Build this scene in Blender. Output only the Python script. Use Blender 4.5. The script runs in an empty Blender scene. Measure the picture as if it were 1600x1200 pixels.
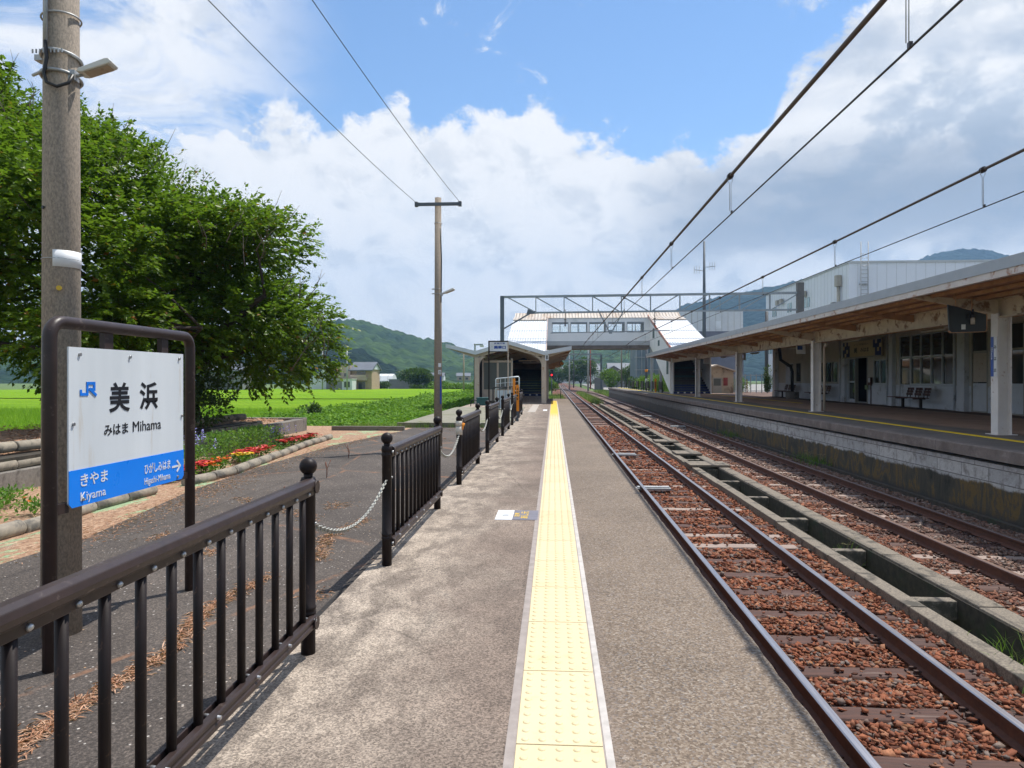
import bpy, math, random
import numpy as np
from mathutils import Matrix, Vector
R = math.radians
PI = math.pi
SC = bpy.context.scene
COL = SC.collection
random.seed(7)
rng = np.random.default_rng(7)

# ------------------------------------------------------------------ camera
YAW = math.atan(65 / 1070)
cam_d = bpy.data.cameras.new('camera')
cam = bpy.data.objects.new('camera', cam_d)
COL.objects.link(cam)
cam.location = (0, 0, 1.27)
cam.rotation_euler = (R(90), 0, YAW)
cam_d.sensor_width = 36
cam_d.lens = 1070 / 1600 * 36
cam_d.shift_y = -8 / 1600
cam_d.clip_start = .05
cam_d.clip_end = 12000
SC.camera = cam

# ------------------------------------------------------------------ exposure, sun, sky
SC.view_settings.view_transform = 'Standard'
SC.view_settings.look = 'None'
SC.view_settings.exposure = 0.32
SC.view_settings.gamma = 1
SUN_EL = R(64.5)
SUN_AZ = R(46)                      # from +y towards +x
sun_d = bpy.data.lights.new('sun', 'SUN')
sun_d.energy = 5.0
sun_d.angle = R(.53)
sun_d.color = (1, .955, .88)
sun = bpy.data.objects.new('sun', sun_d)
COL.objects.link(sun)
sdir = Vector((math.sin(SUN_AZ) * math.cos(SUN_EL), math.cos(SUN_AZ) * math.cos(SUN_EL), math.sin(SUN_EL)))
sun.rotation_euler = sdir.to_track_quat('Z', 'Y').to_euler()
sun.location = sdir * 60

world = bpy.data.worlds.new('World')
SC.world = world
world.use_nodes = True


class NT:
    """short hand for building node trees"""
    def __init__(s, tree):
        s.t = tree
        s.n = tree.nodes
        s.l = tree.links

    def new(s, typ, **kw):
        nd = s.n.new(typ)
        for k, v in kw.items():
            setattr(nd, k, v)
        return nd

    def put(s, sock, val):
        if isinstance(val, bpy.types.NodeSocket):
            s.l.new(val, sock)
        elif val is not None:
            sock.default_value = val

    def m(s, op, a, b=None, c=None, clamp=False):
        nd = s.new('ShaderNodeMath', operation=op, use_clamp=clamp)
        s.put(nd.inputs[0], a)
        if b is not None: s.put(nd.inputs[1], b)
        if c is not None: s.put(nd.inputs[2], c)
        return nd.outputs[0]

    def step(s, x, a, b):
        nd = s.new('ShaderNodeMapRange', interpolation_type='SMOOTHSTEP')
        s.put(nd.inputs[0], x); s.put(nd.inputs[1], a); s.put(nd.inputs[2], b)
        return nd.outputs[0]

    def noise(s, vec, scale, detail=4, rough=.55, dist=0, lac=2.0):
        nd = s.new('ShaderNodeTexNoise')
        if vec is not None: s.put(nd.inputs['Vector'], vec)
        nd.inputs['Scale'].default_value = scale
        nd.inputs['Detail'].default_value = detail
        nd.inputs['Roughness'].default_value = rough
        nd.inputs['Distortion'].default_value = dist
        nd.inputs['Lacunarity'].default_value = lac
        return nd.outputs[0]

    def voro(s, vec, scale, feature='F1', out='Distance', rnd=1):
        nd = s.new('ShaderNodeTexVoronoi', feature=feature)
        if vec is not None: s.put(nd.inputs['Vector'], vec)
        nd.inputs['Scale'].default_value = scale
        nd.inputs['Randomness'].default_value = rnd
        return nd.outputs[out]

    def mix(s, fac, a, b, blend='MIX'):
        nd = s.new('ShaderNodeMix', data_type='RGBA', blend_type=blend)
        s.put(nd.inputs[0], fac)
        for i, v in ((6, a), (7, b)):
            if isinstance(v, tuple) and len(v) == 3: v = (*v, 1)
            s.put(nd.inputs[i], v)
        return nd.outputs[2]

    def ramp(s, fac, stops, interp='LINEAR'):
        nd = s.new('ShaderNodeValToRGB')
        cr = nd.color_ramp
        cr.interpolation = interp
        while len(cr.elements) > 1: cr.elements.remove(cr.elements[-1])
        for i, (p, c) in enumerate(stops):
            e = cr.elements[0] if i == 0 else cr.elements.new(p)
            e.position = p
            e.color = (*c, 1) if len(c) == 3 else c
        s.put(nd.inputs[0], fac)
        return nd.outputs[0]

    def vmul(s, vec, v):
        nd = s.new('ShaderNodeVectorMath', operation='MULTIPLY')
        s.put(nd.inputs[0], vec); nd.inputs[1].default_value = v
        return nd.outputs[0]

    def comb(s, x, y, z):
        nd = s.new('ShaderNodeCombineXYZ')
        s.put(nd.inputs[0], x); s.put(nd.inputs[1], y); s.put(nd.inputs[2], z)
        return nd.outputs[0]

    def sep(s, vec):
        nd = s.new('ShaderNodeSeparateXYZ')
        s.put(nd.inputs[0], vec)
        return nd.outputs

    def curve(s, x, pts):
        """float curve, x and values already in 0..1"""
        nd = s.new('ShaderNodeFloatCurve')
        c = nd.mapping.curves[0]
        c.points[0].location = pts[0]
        c.points[1].location = pts[-1]
        for p in pts[1:-1]: c.points.new(*p)
        for p in c.points: p.handle_type = 'AUTO_CLAMPED'
        nd.mapping.update()
        s.put(nd.inputs['Value'], x)
        return nd.outputs[0]


def build_sky():
    """Nishita sky with a bank of cumulus laid out by compass bearing and elevation."""
    w = NT(world.node_tree)
    w.n.clear()
    out = w.new('ShaderNodeOutputWorld')
    sky = w.new('ShaderNodeTexSky', sky_type='NISHITA', sun_disc=False)
    sky.sun_elevation = SUN_EL
    sky.sun_rotation = SUN_AZ
    sky.air_density = 1.0; sky.dust_density = .0; sky.ozone_density = 1.6
    bg1 = w.new('ShaderNodeBackground')
    hs = w.new('ShaderNodeHueSaturation')
    hs.inputs['Saturation'].default_value = 1.08
    w.l.new(sky.outputs[0], hs.inputs['Color'])
    w.l.new(hs.outputs[0], bg1.inputs[0])
    bg1.inputs[1].default_value = .15
    tc = w.new('ShaderNodeTexCoord')
    d = tc.outputs['Generated']
    x, y, z = w.sep(d)
    az = w.m('ARCTAN2', x, y)                               # bearing from +y, radians
    el = w.m('ARCSINE', z)
    u = w.m('MULTIPLY_ADD', az, 1 / R(120), .5)             # +-60 degrees -> 0..1
    # bearing/elevation of points on the skyline of the cloud bank
    def A(px): return (math.atan((px - 800) / 1070) - YAW) / R(120) + .5
    def E(px, py): return math.atan((592 - py) / 1070 * math.cos(math.atan((px - 800) / 1070)))
    top = [(-700, 260), (-200, 215), (0, 200), (120, 190), (250, 200), (330, 205), (370, 190), (410, 175), (445, 160), (500, 185),
           (560, 182), (600, 150), (625, 140), (650, 180), (700, 205), (760, 185), (800, 180), (835, 152), (860, 165), (885, 212),
           (930, 216), (970, 214), (1010, 226), (1060, 205), (1100, 235), (1150, 212), (1200, 190), (1230, 120), (1270, 95),
           (1320, 55), (1360, 10), (1420, -60), (1700, -160)]
    pts = [(min(1, max(0, A(p))), E(p, q) / R(60)) for p, q in top]
    topc = w.m('MULTIPLY', w.curve(u, pts), R(60))
    dv = w.vmul(d, (1, 1, 1.35))
    n_big = w.noise(dv, 3.2, 3, .5)
    n_mid = w.noise(dv, 11, 9, .62, .25)
    n_fin = w.noise(dv, 30, 8, .65, .4)
    warp = w.m('ADD', w.m('MULTIPLY', w.m('SUBTRACT', n_mid, .5), .17), w.m('MULTIPLY', w.m('SUBTRACT', n_fin, .5), .06))
    depth = w.m('ADD', w.m('SUBTRACT', topc, el), warp)     # >0 inside the bank
    cum = w.step(depth, -.006, .022)
    # thin high veils, left of the gap and above it
    veil_l = w.m('MULTIPLY', w.step(az, R(-16), R(-30)), w.step(w.noise(w.vmul(d, (2.2, 2.2, 4.5)), 2.6, 10, .66, .6), .33, .60))
    veil_l = w.m('MULTIPLY', veil_l, .93)
    puff = w.m('MULTIPLY', w.step(w.noise(w.vmul(d, (1, 1, 1.5)), 6.5, 10, .68, .5), .585, .70), .75)
    behind = w.m('MULTIPLY', w.step(w.m('ABSOLUTE', az), R(48), R(65)), w.step(w.noise(w.vmul(d, (1, 1, 2)), 2.2, 8, .6), .41, .56))  # unseen cloud beside and behind the camera, cover raised for fill light
    front = w.step(w.m('ABSOLUTE', az), R(75), R(58))
    cum = w.m('MULTIPLY', cum, front); veil_l = w.m('MULTIPLY', veil_l, front)
    mask = w.m('MAXIMUM', w.m('MAXIMUM', cum, veil_l), w.m('MAXIMUM', puff, behind))
    # light and grey in the bank: bright crests, grey bases, a dark shelf to the right
    lit = w.step(depth, .20, -.01)
    n_l = w.noise(w.vmul(d, (1, 1, 1.9)), 7, 8, .58, .3)
    n_h = w.noise(w.vmul(d, (1, 1, 2.6)), 4.2, 7, .55, .2)
    off = w.new('ShaderNodeVectorMath', operation='ADD')
    w.put(off.inputs[0], dv); off.inputs[1].default_value = (.016, .0, .034)
    n_sh = w.noise(off.outputs[0], 11, 9, .62, .25)
    relief = w.m('MULTIPLY', w.m('SUBTRACT', n_mid, n_sh), 1.2)
    shade = w.mix(w.step(az, R(1), R(11)), (.90, .925, .95), (.60, .67, .76))
    body = w.mix(w.step(w.m('ADD', n_l, relief), .30, .60), shade, (1.0, 1.0, 1.0))
    col = w.mix(w.m('MULTIPLY', lit, .75), body, (1.0, .99, .98))
    elw = w.m('ADD', el, w.m('MULTIPLY', w.m('SUBTRACT', n_h, .5), .16))
    shelf = w.m('MULTIPLY', w.step(az, R(4), R(13)), w.m('MULTIPLY', w.step(elw, R(7.5), R(10.5)), w.step(elw, R(19), R(12.5))))
    col = w.mix(w.m('MULTIPLY', shelf, .85), col, (.27, .335, .43))
    hi = w.m('MULTIPLY', w.step(az, R(10), R(24)), w.m('MULTIPLY', w.step(elw, R(16), R(22)), w.step(n_h, .40, .60)))
    col = w.mix(w.m('MULTIPLY', hi, .6), col, (.47, .55, .67))
    hz = w.m('MULTIPLY', w.step(el, R(14), R(3)), .78)
    col = w.mix(hz, col, (.93, .955, .97))
    col = w.mix(w.step(relief, .02, -.20), col, w.mix(.28, col, (.40, .47, .57)))
    bg2 = w.new('ShaderNodeBackground')
    w.l.new(col, bg2.inputs[0])
    bg2.inputs[1].default_value = .89
    ms = w.new('ShaderNodeMixShader')
    w.l.new(mask, ms.inputs[0]); w.l.new(bg1.outputs[0], ms.inputs[1]); w.l.new(bg2.outputs[0], ms.inputs[2])
    w.l.new(ms.outputs[0], out.inputs[0])


build_sky()


# ------------------------------------------------------------------ materials
def base_mat(name):
    m = bpy.data.materials.new(name)
    m.use_nodes = True
    t = NT(m.node_tree)
    t.n.clear()
    o = t.new('ShaderNodeOutputMaterial')
    b = t.new('ShaderNodeBsdfPrincipled')
    t.l.new(b.outputs[0], o.inputs[0])
    t.b, t.o = b, o
    t.pos = t.new('ShaderNodeNewGeometry').outputs['Position']
    t.obj = t.new('ShaderNodeTexCoord').outputs['Object']
    return m, t


def bump(t, h, strength, dist=.01):
    nd = t.new('ShaderNodeBump')
    nd.inputs['Strength'].default_value = strength
    nd.inputs['Distance'].default_value = dist
    t.l.new(h, nd.inputs['Height'])
    t.l.new(nd.outputs[0], t.b.inputs['Normal'])


def pm(name, c1, c2=None, scale=6, rough=.7, bmp=0, bscale=80, metal=0, c3=None, c3amt=.5, c3scale=2, detail=6, world_pos=False,
       stretch=(1, 1, 1), bdist=.004, spec=.5):
    """two-tone noise surface with optional stains (c3) and grain"""
    m, t = base_mat(name)
    v = t.vmul(t.pos if world_pos else t.obj, stretch)
    c2 = c2 or tuple(a * .8 for a in c1)
    col = t.ramp(t.noise(v, scale, detail, .6), [(.35, c1), (.65, c2)])
    if c3:
        n = t.noise(v, c3scale, 8, .65, .4)
        col = t.mix(t.m('MULTIPLY', t.step(n, .62 - c3amt * .22, .70 - c3amt * .12), .9), col, c3)
    t.l.new(col, t.b.inputs['Base Color'])
    rr = t.m('MULTIPLY_ADD', t.noise(v, scale * 3, 3), .25, rough - .12, clamp=True)
    t.l.new(rr, t.b.inputs['Roughness'])
    t.b.inputs['Metallic'].default_value = metal
    t.b.inputs['Specular IOR Level'].default_value = spec
    if bmp: bump(t, t.noise(v, bscale, 4, .6), bmp, bdist)
    return m


M = {}
M['brown_paint'] = pm('brown_paint', (.017, .011, .0105), (.011, .0075, .0075), 9, .48, .05, 60, spec=.22, c3=(.060, .034, .024), c3amt=.06, c3scale=26)
M['brown_rail'] = pm('brown_rail', (.042, .027, .0245), (.031, .021, .019), 12, .40, .05, 60, spec=.35, c3=(.10, .075, .065), c3amt=.12, c3scale=20)
M['bolt'] = pm('galvanised_bolt', (.5, .5, .5), (.36, .36, .36), 40, .38, metal=.8)
M['chain'] = pm('chain_steel', (.42, .42, .38), (.26, .255, .23), 30, .45, metal=.35)
M['sign_white'] = pm('sign_white', (.70, .74, .77), (.62, .66, .69), 3, .35, c3=(.56, .53, .48), c3amt=.02, c3scale=6, stretch=(1, 1, .12))
M['sign_blue'] = pm('sign_blue', (.004, .235, .90), (.004, .215, .85), 3, .3)
M['ink'] = pm('black_ink', (.012, .013, .018), None, 10, .4)
M['white_ink'] = pm('white_ink', (.80, .82, .83), None, 10, .4)
M['blue_ink'] = pm('blue_ink', (.012, .07, .36), None, 10, .4)
M['jr_blue'] = pm('logo_blue', (.006, .20, .82), None, 10, .4)
M['pole_conc'] = pm('pole_concrete', (.36, .295, .23), (.20, .165, .13), 110, .85, .35, 220, c3=(.17, .14, .115), c3amt=.3, c3scale=1.6, stretch=(1, 1, .5))
M['galv'] = pm('galvanised_steel', (.42, .43, .43), (.30, .31, .32), 14, .5, metal=.45)
M['lamp_white'] = pm('lamp_white', (.66, .66, .63), (.58, .56, .50), 5, .4)
M['lamp_glass'] = pm('lamp_diffuser', (.42, .34, .24), (.34, .27, .19), 12, .3)
M['black_rubber'] = pm('black_rubber', (.015, .015, .016), None, 10, .5)
M['white_plate'] = pm('white_plate', (.74, .75, .76), (.68, .69, .70), 4, .45)
M['wood_sleeper'] = pm('sleeper_wood', (.095, .040, .027), (.045, .022, .017), 5, .8, .6, 18, c3=(.17, .115, .092), c3amt=.38, c3scale=3.0, stretch=(.35, 9, 6), bdist=.008)
M['pale_sleeper'] = pm('weathered_sleeper', (.36, .29, .25), (.24, .17, .14), 5, .85, .6, 18, c3=(.14, .07, .05), c3amt=.35, c3scale=3, stretch=(.35, 9, 6), bdist=.008)
M['rust'] = pm('rail_rust', (.115, .042, .022), (.070, .028, .017), 14, .75, .3, 120)
M['rust_dark'] = pm('rust_dark', (.060, .026, .017), (.040, .018, .013), 14, .8, .3, 120)
M['rail_top'] = pm('rail_running_surface', (.48, .46, .47), (.38, .35, .35), 3, .33, metal=.9, stretch=(30, .4, 1))
M['rail_top_dull'] = pm('rail_dull_surface', (.26, .19, .16), (.17, .10, .075), 3, .42, metal=.6, stretch=(30, .4, 1))
M['drain_conc'] = pm('drain_concrete', (.26, .22, .17), (.115, .098, .078), 62, .9, .8, 130, c3=(.055, .05, .04), c3amt=.5, c3scale=4)
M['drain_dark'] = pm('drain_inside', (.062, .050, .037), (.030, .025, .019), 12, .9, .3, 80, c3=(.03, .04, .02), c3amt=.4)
M['kerb_conc'] = pm('kerb_concrete', (.24, .215, .19), (.165, .15, .13), 30, .9, .5, 90, c3=(.09, .08, .07), c3amt=.4, c3scale=3)
M['log_conc'] = pm('log_edging', (.33, .285, .22), (.22, .19, .15), 14, .9, .5, 60, c3=(.09, .085, .075), c3amt=.5, c3scale=3.5)
M['cream'] = pm('cream_paint', (.52, .44, .35), (.46, .38, .30), 4, .6, c3=(.34, .17, .08), c3amt=.08, c3scale=5)
M['cream_rust'] = pm('cream_paint_rusting', (.66, .56, .44), (.56, .45, .34), 4, .65, c3=(.19, .075, .032), c3amt=.42, c3scale=3.2, bmp=.2, bscale=40)
M['brown_steel'] = pm('rusting_brown_steel', (.52, .29, .155), (.36, .19, .10), 4, .75, c3=(.42, .29, .17), c3amt=.25, c3scale=2.6, bmp=.3, bscale=40)
M['roof_under'] = pm('roof_underside', (.46, .26, .15), (.30, .165, .095), 2.5, .85, c3=(.44, .29, .17), c3amt=.25, c3scale=1.5)
M['roof_under_light'] = pm('roof_underside_light', (.36, .23, .14), (.26, .16, .10), 2.5, .85, c3=(.16, .09, .055), c3amt=.3, c3scale=1.5)
M['shelter_fascia'] = pm('shelter_fascia', (.60, .64, .68), (.54, .58, .62), 2, .5)
M['fascia'] = pm('fascia_grey_blue', (.37, .40, .44), (.33, .36, .40), 2, .45, metal=.15)
M['white_rust'] = pm('white_paint_rust_runs', (.62, .57, .54), (.55, .49, .45), 3, .6, c3=(.30, .13, .06), c3amt=.30, c3scale=3.5)
M['col_white'] = pm('column_white', (.76, .72, .69), (.68, .64, .61), 3, .55, c3=(.30, .14, .07), c3amt=.06, c3scale=4)
M['wall_cool'] = pm('station_wall', (.62, .64, .67), (.55, .57, .60), 2, .75, c3=(.36, .36, .36), c3amt=.2)
M['wall_warm'] = pm('station_upper_wall', (.52, .48, .41), (.45, .41, .35), 2, .75)
M['frame_cream'] = pm('window_frame_cream', (.36, .34, .29), (.31, .29, .25), 3, .5)
M['alu'] = pm('aluminium_frame', (.50, .52, .54), (.44, .46, .48), 3, .4, metal=.3)
M['bench_wood'] = pm('bench_wood', (.115, .042, .026), (.080, .030, .02), 5, .5, .2, 30, stretch=(8, 1, 8))
M['bench_iron'] = pm('bench_iron', (.03, .022, .02), None, 6, .5)
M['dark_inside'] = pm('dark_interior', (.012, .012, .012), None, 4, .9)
M['green_box'] = pm('teal_box', (.016, .085, .082), (.012, .065, .064), 6, .5)
M['orange'] = pm('orange_plastic', (.85, .29, .008), (.78, .25, .008), 4, .4)
M['yellow'] = pm('yellow_paint', (.95, .70, .015), (.86, .62, .015), 5, .7, c3=(.30, .24, .09), c3amt=.1, c3scale=4)
M['yellow_tip'] = pm('yellow_cap', (.70, .45, .03), None, 5, .5)
M['grey_steel'] = pm('grey_painted_steel', (.095, .115, .135), (.070, .085, .105), 3, .55)
M['grey_steel_lt'] = pm('light_grey_steel', (.26, .29, .31), (.20, .23, .25), 3, .5, metal=.2)
M['wire_brown'] = pm('stranded_cable', (.115, .085, .070), (.075, .058, .050), 8, .6, metal=.2, stretch=(9, 1.2, 9))
M['wire_dark'] = pm('dark_wire', (.035, .037, .04), None, 8, .5)
M['insul'] = pm('insulator_brown', (.035, .022, .018), None, 8, .35)
M['bridge_white'] = pm('bridge_panel', (.86, .88, .88), (.80, .83, .83), .5, .6, c3=(.62, .69, .69), c3amt=.3, c3scale=.35)
M['girder_grey'] = pm('girder_grey', (.46, .49, .51), (.40, .43, .45), 1, .6)
M['girder_brown'] = pm('girder_brown', (.19, .165, .145), (.12, .105, .095), 2, .7)
M['stair_blue'] = pm('mural_blue', (.010, .028, .15), (.008, .02, .11), 3, .6)
M['stair_mid'] = pm('mural_light_blue', (.018, .060, .17), (.012, .04, .12), 3, .6)
M['stair_brown'] = pm('mural_brown', (.085, .062, .056), (.06, .045, .05), 3, .6)
M['stair_conc'] = pm('stair_tread', (.10, .095, .09), (.07, .066, .062), 6, .9)
M['teal_panel'] = pm('teal_panel', (.06, .12, .12), None, 3, .6)
M['wh_white'] = pm('hall_cladding', (.66, .70, .76), (.63, .67, .73), .3, .5)
M['roof_tile'] = pm('house_roof', (.13, .145, .17), (.10, .11, .13), 1, .6)
M['house_beige'] = pm('house_beige', (.40, .32, .25), (.36, .28, .22), 1, .8)
M['house_tan'] = pm('house_tan', (.46, .33, .23), (.38, .27, .19), 3, .8)
M['house_grey'] = pm('house_grey', (.20, .20, .21), (.17, .17, .18), 1, .8)
M['house_white'] = pm('house_white', (.62, .64, .65), (.56, .58, .60), 1, .8)
M['scaffold_sheet'] = pm('scaffold_sheet', (.17, .22, .25), (.13, .175, .20), .6, .8, stretch=(3, 3, .6))
M['red'] = pm('red_paint', (.30, .05, .035), (.20, .03, .025), 4, .6)
M['mach_yellow'] = pm('digger_orange', (.62, .30, .03), (.55, .26, .03), 2, .5)
M['bark'] = pm('bark', (.060, .040, .030), (.030, .021, .016), 6, .9, .8, 22, stretch=(2, 2, .7), bdist=.02)
M['twig'] = pm('grey_twig', (.14, .105, .085), (.09, .07, .055), 8, .9)
M['patch_conc'] = pm('repair_patch', (.42, .37, .32), (.34, .30, .26), 12, .9, .3, 120)
M['glass_dark'] = pm('grey_pane_panel', (.105, .115, .10), (.08, .09, .078), 1.6, .35, stretch=(5, 1, .6))


def glass_mat():
    m, t = base_mat('window_glass')
    t.b.inputs['Base Color'].default_value = (.045, .05, .045, 1)
    t.b.inputs['Roughness'].default_value = .04
    t.b.inputs['Specular IOR Level'].default_value = .8
    return m


def clear_glass():
    m, t = base_mat('clear_glass')
    gl = t.new('ShaderNodeBsdfGlossy'); gl.inputs['Roughness'].default_value = .02
    tr = t.new('ShaderNodeBsdfTransparent'); tr.inputs[0].default_value = (.95, .97, .97, 1)
    fr = t.new('ShaderNodeFresnel'); fr.inputs[0].default_value = 1.5
    ms = t.new('ShaderNodeMixShader')
    t.l.new(fr.outputs[0], ms.inputs[0]); t.l.new(tr.outputs[0], ms.inputs[1]); t.l.new(gl.outputs[0], ms.inputs[2])
    t.l.new(ms.outputs[0], t.o.inputs[0])
    return m


def emit_mat(name, col, s):
    m, t = base_mat(name)
    t.b.inputs['Base Color'].default_value = (*col, 1)
    t.b.inputs['Emission Color'].default_value = (*col, 1)
    t.b.inputs['Emission Strength'].default_value = s
    return m


M['glass'] = glass_mat()
M['clear'] = clear_glass()
M['signal_red'] = emit_mat('signal_red', (.9, .02, .03), 1.5)


def leaf_mat(name, stops, trans=.35, rough=.45, hue_noise=0):
    m, t = base_mat(name)
    rnd = t.new('ShaderNodeNewGeometry').outputs['Random Per Island']
    col = t.ramp(rnd, stops)
    if hue_noise:
        n = t.noise(t.pos, hue_noise, 3)
        col = t.mix(t.step(n, .35, .65), col, t.mix(.35, col, (.05, .10, .008)))
    t.l.new(col, t.b.inputs['Base Color'])
    t.b.inputs['Roughness'].default_value = rough
    t.b.inputs['Specular IOR Level'].default_value = .35
    tl = t.new('ShaderNodeBsdfTranslucent')
    t.l.new(t.mix(.55, col, (.16, .30, .02)), tl.inputs[0])
    ms = t.new('ShaderNodeMixShader'); ms.inputs[0].default_value = trans
    t.l.new(t.b.outputs[0], ms.inputs[1]); t.l.new(tl.outputs[0], ms.inputs[2])
    t.l.new(ms.outputs[0], t.o.inputs[0])
    return m


M['leaf'] = leaf_mat('cherry_leaf', [(0, (.060, .115, .008)), (.45, (.10, .175, .009)), (.8, (.165, .25, .012)), (.975, (.18, .23, .015)), (.985, (.30, .12, .015)), (1, (.32, .10, .015))], .48, .40, .9)
M['shrub_leaf'] = leaf_mat('shrub_leaf', [(0, (.020, .042, .010)), (.6, (.035, .065, .012)), (1, (.055, .07, .014))], .25)
M['field_leaf'] = leaf_mat('bean_leaf', [(0, (.055, .150, .006)), (.55, (.10, .235, .010)), (1, (.19, .34, .022))], .35, .75)
M['rice_blade'] = leaf_mat('rice_blade', [(0, (.13, .28, .005)), (.6, (.18, .34, .008)), (1, (.25, .41, .016))], .4, .7)
M['grass_blade'] = leaf_mat('grass_blade', [(0, (.07, .14, .015)), (.5, (.12, .21, .03)), (.8, (.20, .26, .06)), (1, (.34, .30, .12))], .35, .5)
M['bush_leaf'] = leaf_mat('bush_leaf', [(0, (.05, .115, .010)), (.6, (.10, .20, .014)), (1, (.17, .29, .025))], .35)
M['dark_leaf'] = leaf_mat('dark_leaf', [(0, (.018, .045, .010)), (.6, (.032, .070, .012)), (1, (.055, .10, .018))], .25)
M['flower_leaf'] = leaf_mat('flower_leaf', [(0, (.07, .17, .022)), (.6, (.12, .26, .035)), (1, (.20, .34, .07))], .45)
M['litter'] = leaf_mat('dry_litter', [(0, (.34, .16, .09)), (.5, (.50, .27, .165)), (.85, (.60, .40, .28)), (1, (.24, .10, .06))], .1, .8)
M['purple'] = pm('purple_petal', (.30, .28, .62), (.42, .40, .70), 20, .6)
M['red_petal'] = pm('red_petal', (.68, .055, .04), (.55, .035, .045), 12, .5)
M['orange_petal'] = pm('orange_petal', (.80, .22, .015), (.75, .16, .015), 12, .5)
M['yellow_petal'] = pm('yellow_petal', (.80, .56, .02), None, 12, .5)


def platform_mat():
    m, t = base_mat('platform_concrete')
    p = t.pos
    x, y, z = t.sep(p)
    big = t.noise(p, .9, 8, .68, .3)
    med = t.noise(t.vmul(p, (1, .55, 1)), 5.5, 9, .7, .3)
    fine = t.noise(p, 115, 3, .75)
    agg = t.voro(p, 150, out='Color')
    aggv = t.sep(agg)[0]
    wob = t.m('MULTIPLY', t.m('SUBTRACT', t.noise(p, 1.3, 5, .6), .5), 1.3)
    side = t.step(t.m('ADD', x, wob), -.15, -1.15)            # worn pale cement screed along the railing
    dark = t.mix(t.step(big, .35, .65), (.205, .163, .135), (.130, .104, .087))
    pale = t.mix(t.step(med, .38, .62), (.36, .308, .255), (.175, .148, .124))
    col = t.mix(side, dark, pale)
    blot = t.step(t.noise(t.vmul(p, (1, .35, 1)), 2.6, 8, .7, .5), .56, .68)
    col = t.mix(t.m('MULTIPLY', blot, .38), col, (.30, .265, .225))
    old = t.step(t.noise(t.vmul(p, (1, .5, 1)), 1.7, 9, .72, .6), .55, .72)
    col = t.mix(t.m('MULTIPLY', old, .5), col, (.082, .066, .056))
    spk = t.m('ADD', t.m('MULTIPLY', fine, .5), t.m('MULTIPLY', aggv, .6))
    col = t.mix(1, col, t.ramp(spk, [(.18, (.48, .46, .45)), (.5, (.96, .94, .92)), (.80, (1.55, 1.5, 1.45))]), 'MULTIPLY')
    # exposed grit by the edge, with an occasional blue stone
    right = t.step(x, .12, .3)
    v2 = t.voro(p, 120, out='Color')
    s2 = t.sep(v2)
    grit = t.ramp(s2[0], [(0, (.055, .042, .032)), (.28, (.165, .12, .086)), (.55, (.265, .208, .155)), (.80, (.44, .37, .30)), (.93, (.11, .125, .155)), (1, (.58, .52, .45))])
    grit = t.mix(.34, grit, t.mix(t.step(big, .35, .65), (.28, .22, .17), (.17, .135, .108)))
    grit = t.mix(1, grit, (.80, .785, .76), 'MULTIPLY')
    col = t.mix(t.m('MULTIPLY', right, .85), col, grit)
    crk = t.voro(t.vmul(t.comb(t.m('ADD', x, t.m('MULTIPLY', t.noise(p, 5, 5, .7), .12)), y, 0), (.55, .42, 1)), 1.0, feature='DISTANCE_TO_EDGE', out='Distance')
    ck = t.m('MULTIPLY', t.step(crk, .006, .0015), t.step(t.noise(p, .8, 4), .46, .56))
    col = t.mix(t.m('MULTIPLY', ck, .32), col, (.05, .042, .036))
    # stained line near the coping, joints every 2 m
    jt = t.m('ABSOLUTE', t.m('SUBTRACT', t.m('FRACT', t.m('MULTIPLY', y, 1 / 4.1)), .5))
    j = t.step(jt, .0022, .0006)
    col = t.mix(t.m('MULTIPLY', j, .5), col, (.07, .06, .05))
    t.l.new(col, t.b.inputs['Base Color'])
    t.b.inputs['Roughness'].default_value = .9
    t.b.inputs['Specular IOR Level'].default_value = .25
    bump(t, t.m('ADD', t.noise(p, 130, 4, .7), t.m('MULTIPLY', aggv, .6)), .55, .004)
    return m


def asphalt_mat():
    m, t = base_mat('asphalt')
    p = t.pos
    big = t.noise(p, .7, 8, .65, .3)
    col = t.mix(t.step(big, .35, .65), (.066, .056, .050), (.102, .087, .077))
    fine = t.noise(p, 85, 3, .75)
    col = t.mix(1, col, t.ramp(fine, [(.30, (.42, .41, .40)), (.52, (1, .98, .96)), (.72, (2.3, 2.2, 2.1))]), 'MULTIPLY')
    # scattered pale chippings
    d = t.voro(p, 30, out='Distance')
    c = t.sep(t.voro(p, 30, out='Color'))
    chip = t.m('MULTIPLY', t.step(d, .22, .10), t.m('GREATER_THAN', c[0], .62))
    col = t.mix(chip, col, t.ramp(c[1], [(0, (.34, .31, .28)), (.7, (.52, .48, .44)), (1, (.50, .30, .16))]))
    # rusty needle drift caught in shallow cracks
    cr = t.voro(t.vmul(p, (.55, .30, 1)), .9, feature='DISTANCE_TO_EDGE', out='Distance')
    wv = t.m('MULTIPLY', t.step(t.noise(p, 3, 6, .7), .42, .62), t.step(cr, .014, .004))
    col = t.mix(t.m('MULTIPLY', wv, .7), col, (.26, .13, .07))
    t.l.new(col, t.b.inputs['Base Color'])
    t.b.inputs['Roughness'].default_value = .88
    t.b.inputs['Specular IOR Level'].default_value = .3
    bump(t, t.m('ADD', t.noise(p, 150, 3, .7), t.m('MULTIPLY', chip, .5)), .8, .005)
    return m


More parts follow.
